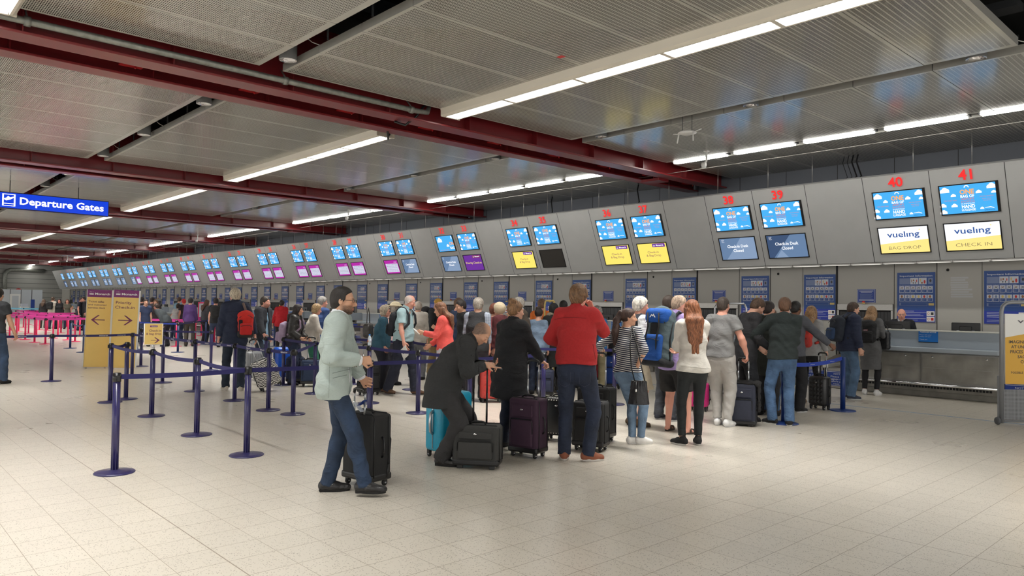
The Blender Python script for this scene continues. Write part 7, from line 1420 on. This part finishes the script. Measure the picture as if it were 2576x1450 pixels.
# ================================================================ seams, pockets and buttons laid on the clothes
from mathutils.bvhtree import BVHTree
def child(J, nm): return [c for c in J['root'].children if c.name.split('.')[0] == nm][0]
def hits(J, nm, pts, off=.002):
    o = child(J, nm); me = o.data; bvh = BVHTree.FromPolygons([v.co.copy() for v in me.vertices], [tuple(p.vertices) for p in me.polygons]); Mi = J['M'].inverted(); out = []
    a = Mi @ Vector((0, 0, CAM_H)); dense = []
    for i in range(len(pts)-1):
        n = max(1, int(math.hypot(pts[i+1][0]-pts[i][0], pts[i+1][1]-pts[i][1])/4))
        dense += [(pts[i][0]+(pts[i+1][0]-pts[i][0])*k/n, pts[i][1]+(pts[i+1][1]-pts[i][1])*k/n) for k in range(n)]
    dense.append(pts[-1])
    for (x, y) in dense:
        d = (Mi.to_3x3() @ ray(x, y)).normalized(); h = bvh.ray_cast(a, d)
        if h[0] is not None: out.append(h[0]-d*off)
    return out
def seam(J, nm, pts, r=.002, m=None, part='seam', off=.001):
    q = hits(J, nm, pts, off)
    if len(q) > 1: MBs = MB(); MBs.tube(q, r, m or cloth((30, 30, 32)), 5); MBs.build(part, J['root'])
def button(J, nm, pts, r=.008, m=None):
    for p in pts:
        q = hits(J, nm, [p], .002)
        if q: b = MB(); b.ell = None; b.lathe((0,0,0), [(0, -r*.5), (r*.7, -r*.4), (r, 0), (r*.7, r*.4), (0, r*.5)], m or M_black, 10, M=Matrix.Translation(q[0])); b.build('button', J['root'])
c2 = lambda L: [(540+x/4.266, 700+y/4.266) for x, y in L]; c3 = lambda L: [(1080+x/2.685, 680+y/2.685) for x, y in L]; c1 = lambda L: [(x/3.626, 640+y/3.626) for x, y in L]
sb = cloth((136, 148, 143))
seam(P1, 'blazer', c2([(1265, 1022), (1330, 1006), (1400, 990), (1450, 978)]), .003, sb, 'pocket_flap'); seam(P1, 'blazer', c2([(1268, 1075), (1340, 1058), (1420, 1040)]), .003, sb, 'pocket_flap')
seam(P1, 'blazer', c2([(1232, 900), (1230, 1010), (1226, 1285)]), .0015, sb)
button(P1, 'blazer', c2([(1482, 957), (1500, 953), (1520, 949)]), .007, cloth((92, 74, 58)))
seam(P4, 'fleece_jacket', c3([(840, 335), (900, 322), (980, 318), (1060, 325)]), .003, cloth((130, 28, 32))); seam(P4, 'fleece_jacket', c3([(1105, 500), (1113, 550), (1122, 600)]), .003, cloth((110, 24, 28)), 'pocket_zip'); seam(P4, 'fleece_jacket', c3([(845, 632), (990, 640), (1135, 648)]), .0022, cloth((130, 28, 32)))
seam(P4, 'jeans', c3([(872, 690), (880, 770), (915, 790), (950, 770), (955, 690)]), .0018, cloth((70, 70, 90)), 'pocket'); seam(P4, 'jeans', c3([(1010, 690), (1015, 770), (1050, 790), (1085, 770), (1090, 690)]), .0018, cloth((70, 70, 90)), 'pocket'); seam(P4, 'jeans', c3([(980, 690), (985, 830)]), .0018, cloth((24, 28, 42)))
seam(P2, 'coat', c3([(338, 600), (330, 700), (322, 760), (290, 850), (240, 940)]), .003, cloth((30, 30, 31))); seam(P2, 'coat', c3([(262, 372), (225, 420), (205, 480), (210, 520)]), .0025, cloth((34, 34, 35))); button(P2, 'coat', c3([(310, 742), (282, 820), (286, 577)]), .011)
seam(P2, 'coat', c3([(190, 700), (235, 716), (262, 735)]), .003, cloth((34, 34, 35)), 'pocket'); seam(P3, 'coat', c3([(545, 690), (600, 700), (640, 690)]), .003, cloth((16, 16, 18)), 'pocket')
seam(M18, 'coat', c1([(2050, 530), (2120, 522), (2200, 522), (2250, 526)]), .003, cloth((22, 26, 40)))
c4 = lambda L: [(1760+x/3.295, 680+y/3.295) for x, y in L]
seam(P13, 'jeans', c4([(600, 800), (610, 860), (650, 880), (690, 855), (695, 800)]), .0018, cloth((60, 84, 118)), 'pocket'); seam(P13, 'jeans', c4([(745, 795), (750, 850), (785, 860), (815, 830), (818, 780)]), .0018, cloth((60, 84, 118)), 'pocket'); seam(P13, 'hoodie', c4([(580, 745), (700, 752), (820, 725)]), .003, cloth((28, 34, 34)))
seam(P10, 't_shirt', c4([(75, 345), (110, 400), (118, 470)]), .0018, cloth((92, 92, 92)))
c5 = lambda L: [(1460+x/2.9, 680+y/2.9) for x, y in L]
seam(P6, 'sweater', c5([(735, 700), (850, 712), (960, 722)]), .0025, cloth((176, 172, 164))); seam(P5, 'leggings', c5([(262, 770), (275, 850), (320, 870)]), .0018, cloth((90, 112, 140)), 'pocket')
for pt in c5([(744, 410), (735, 480), (945, 385), (955, 430)]): button(P6, 'sweater', [pt], .005, M_pw)
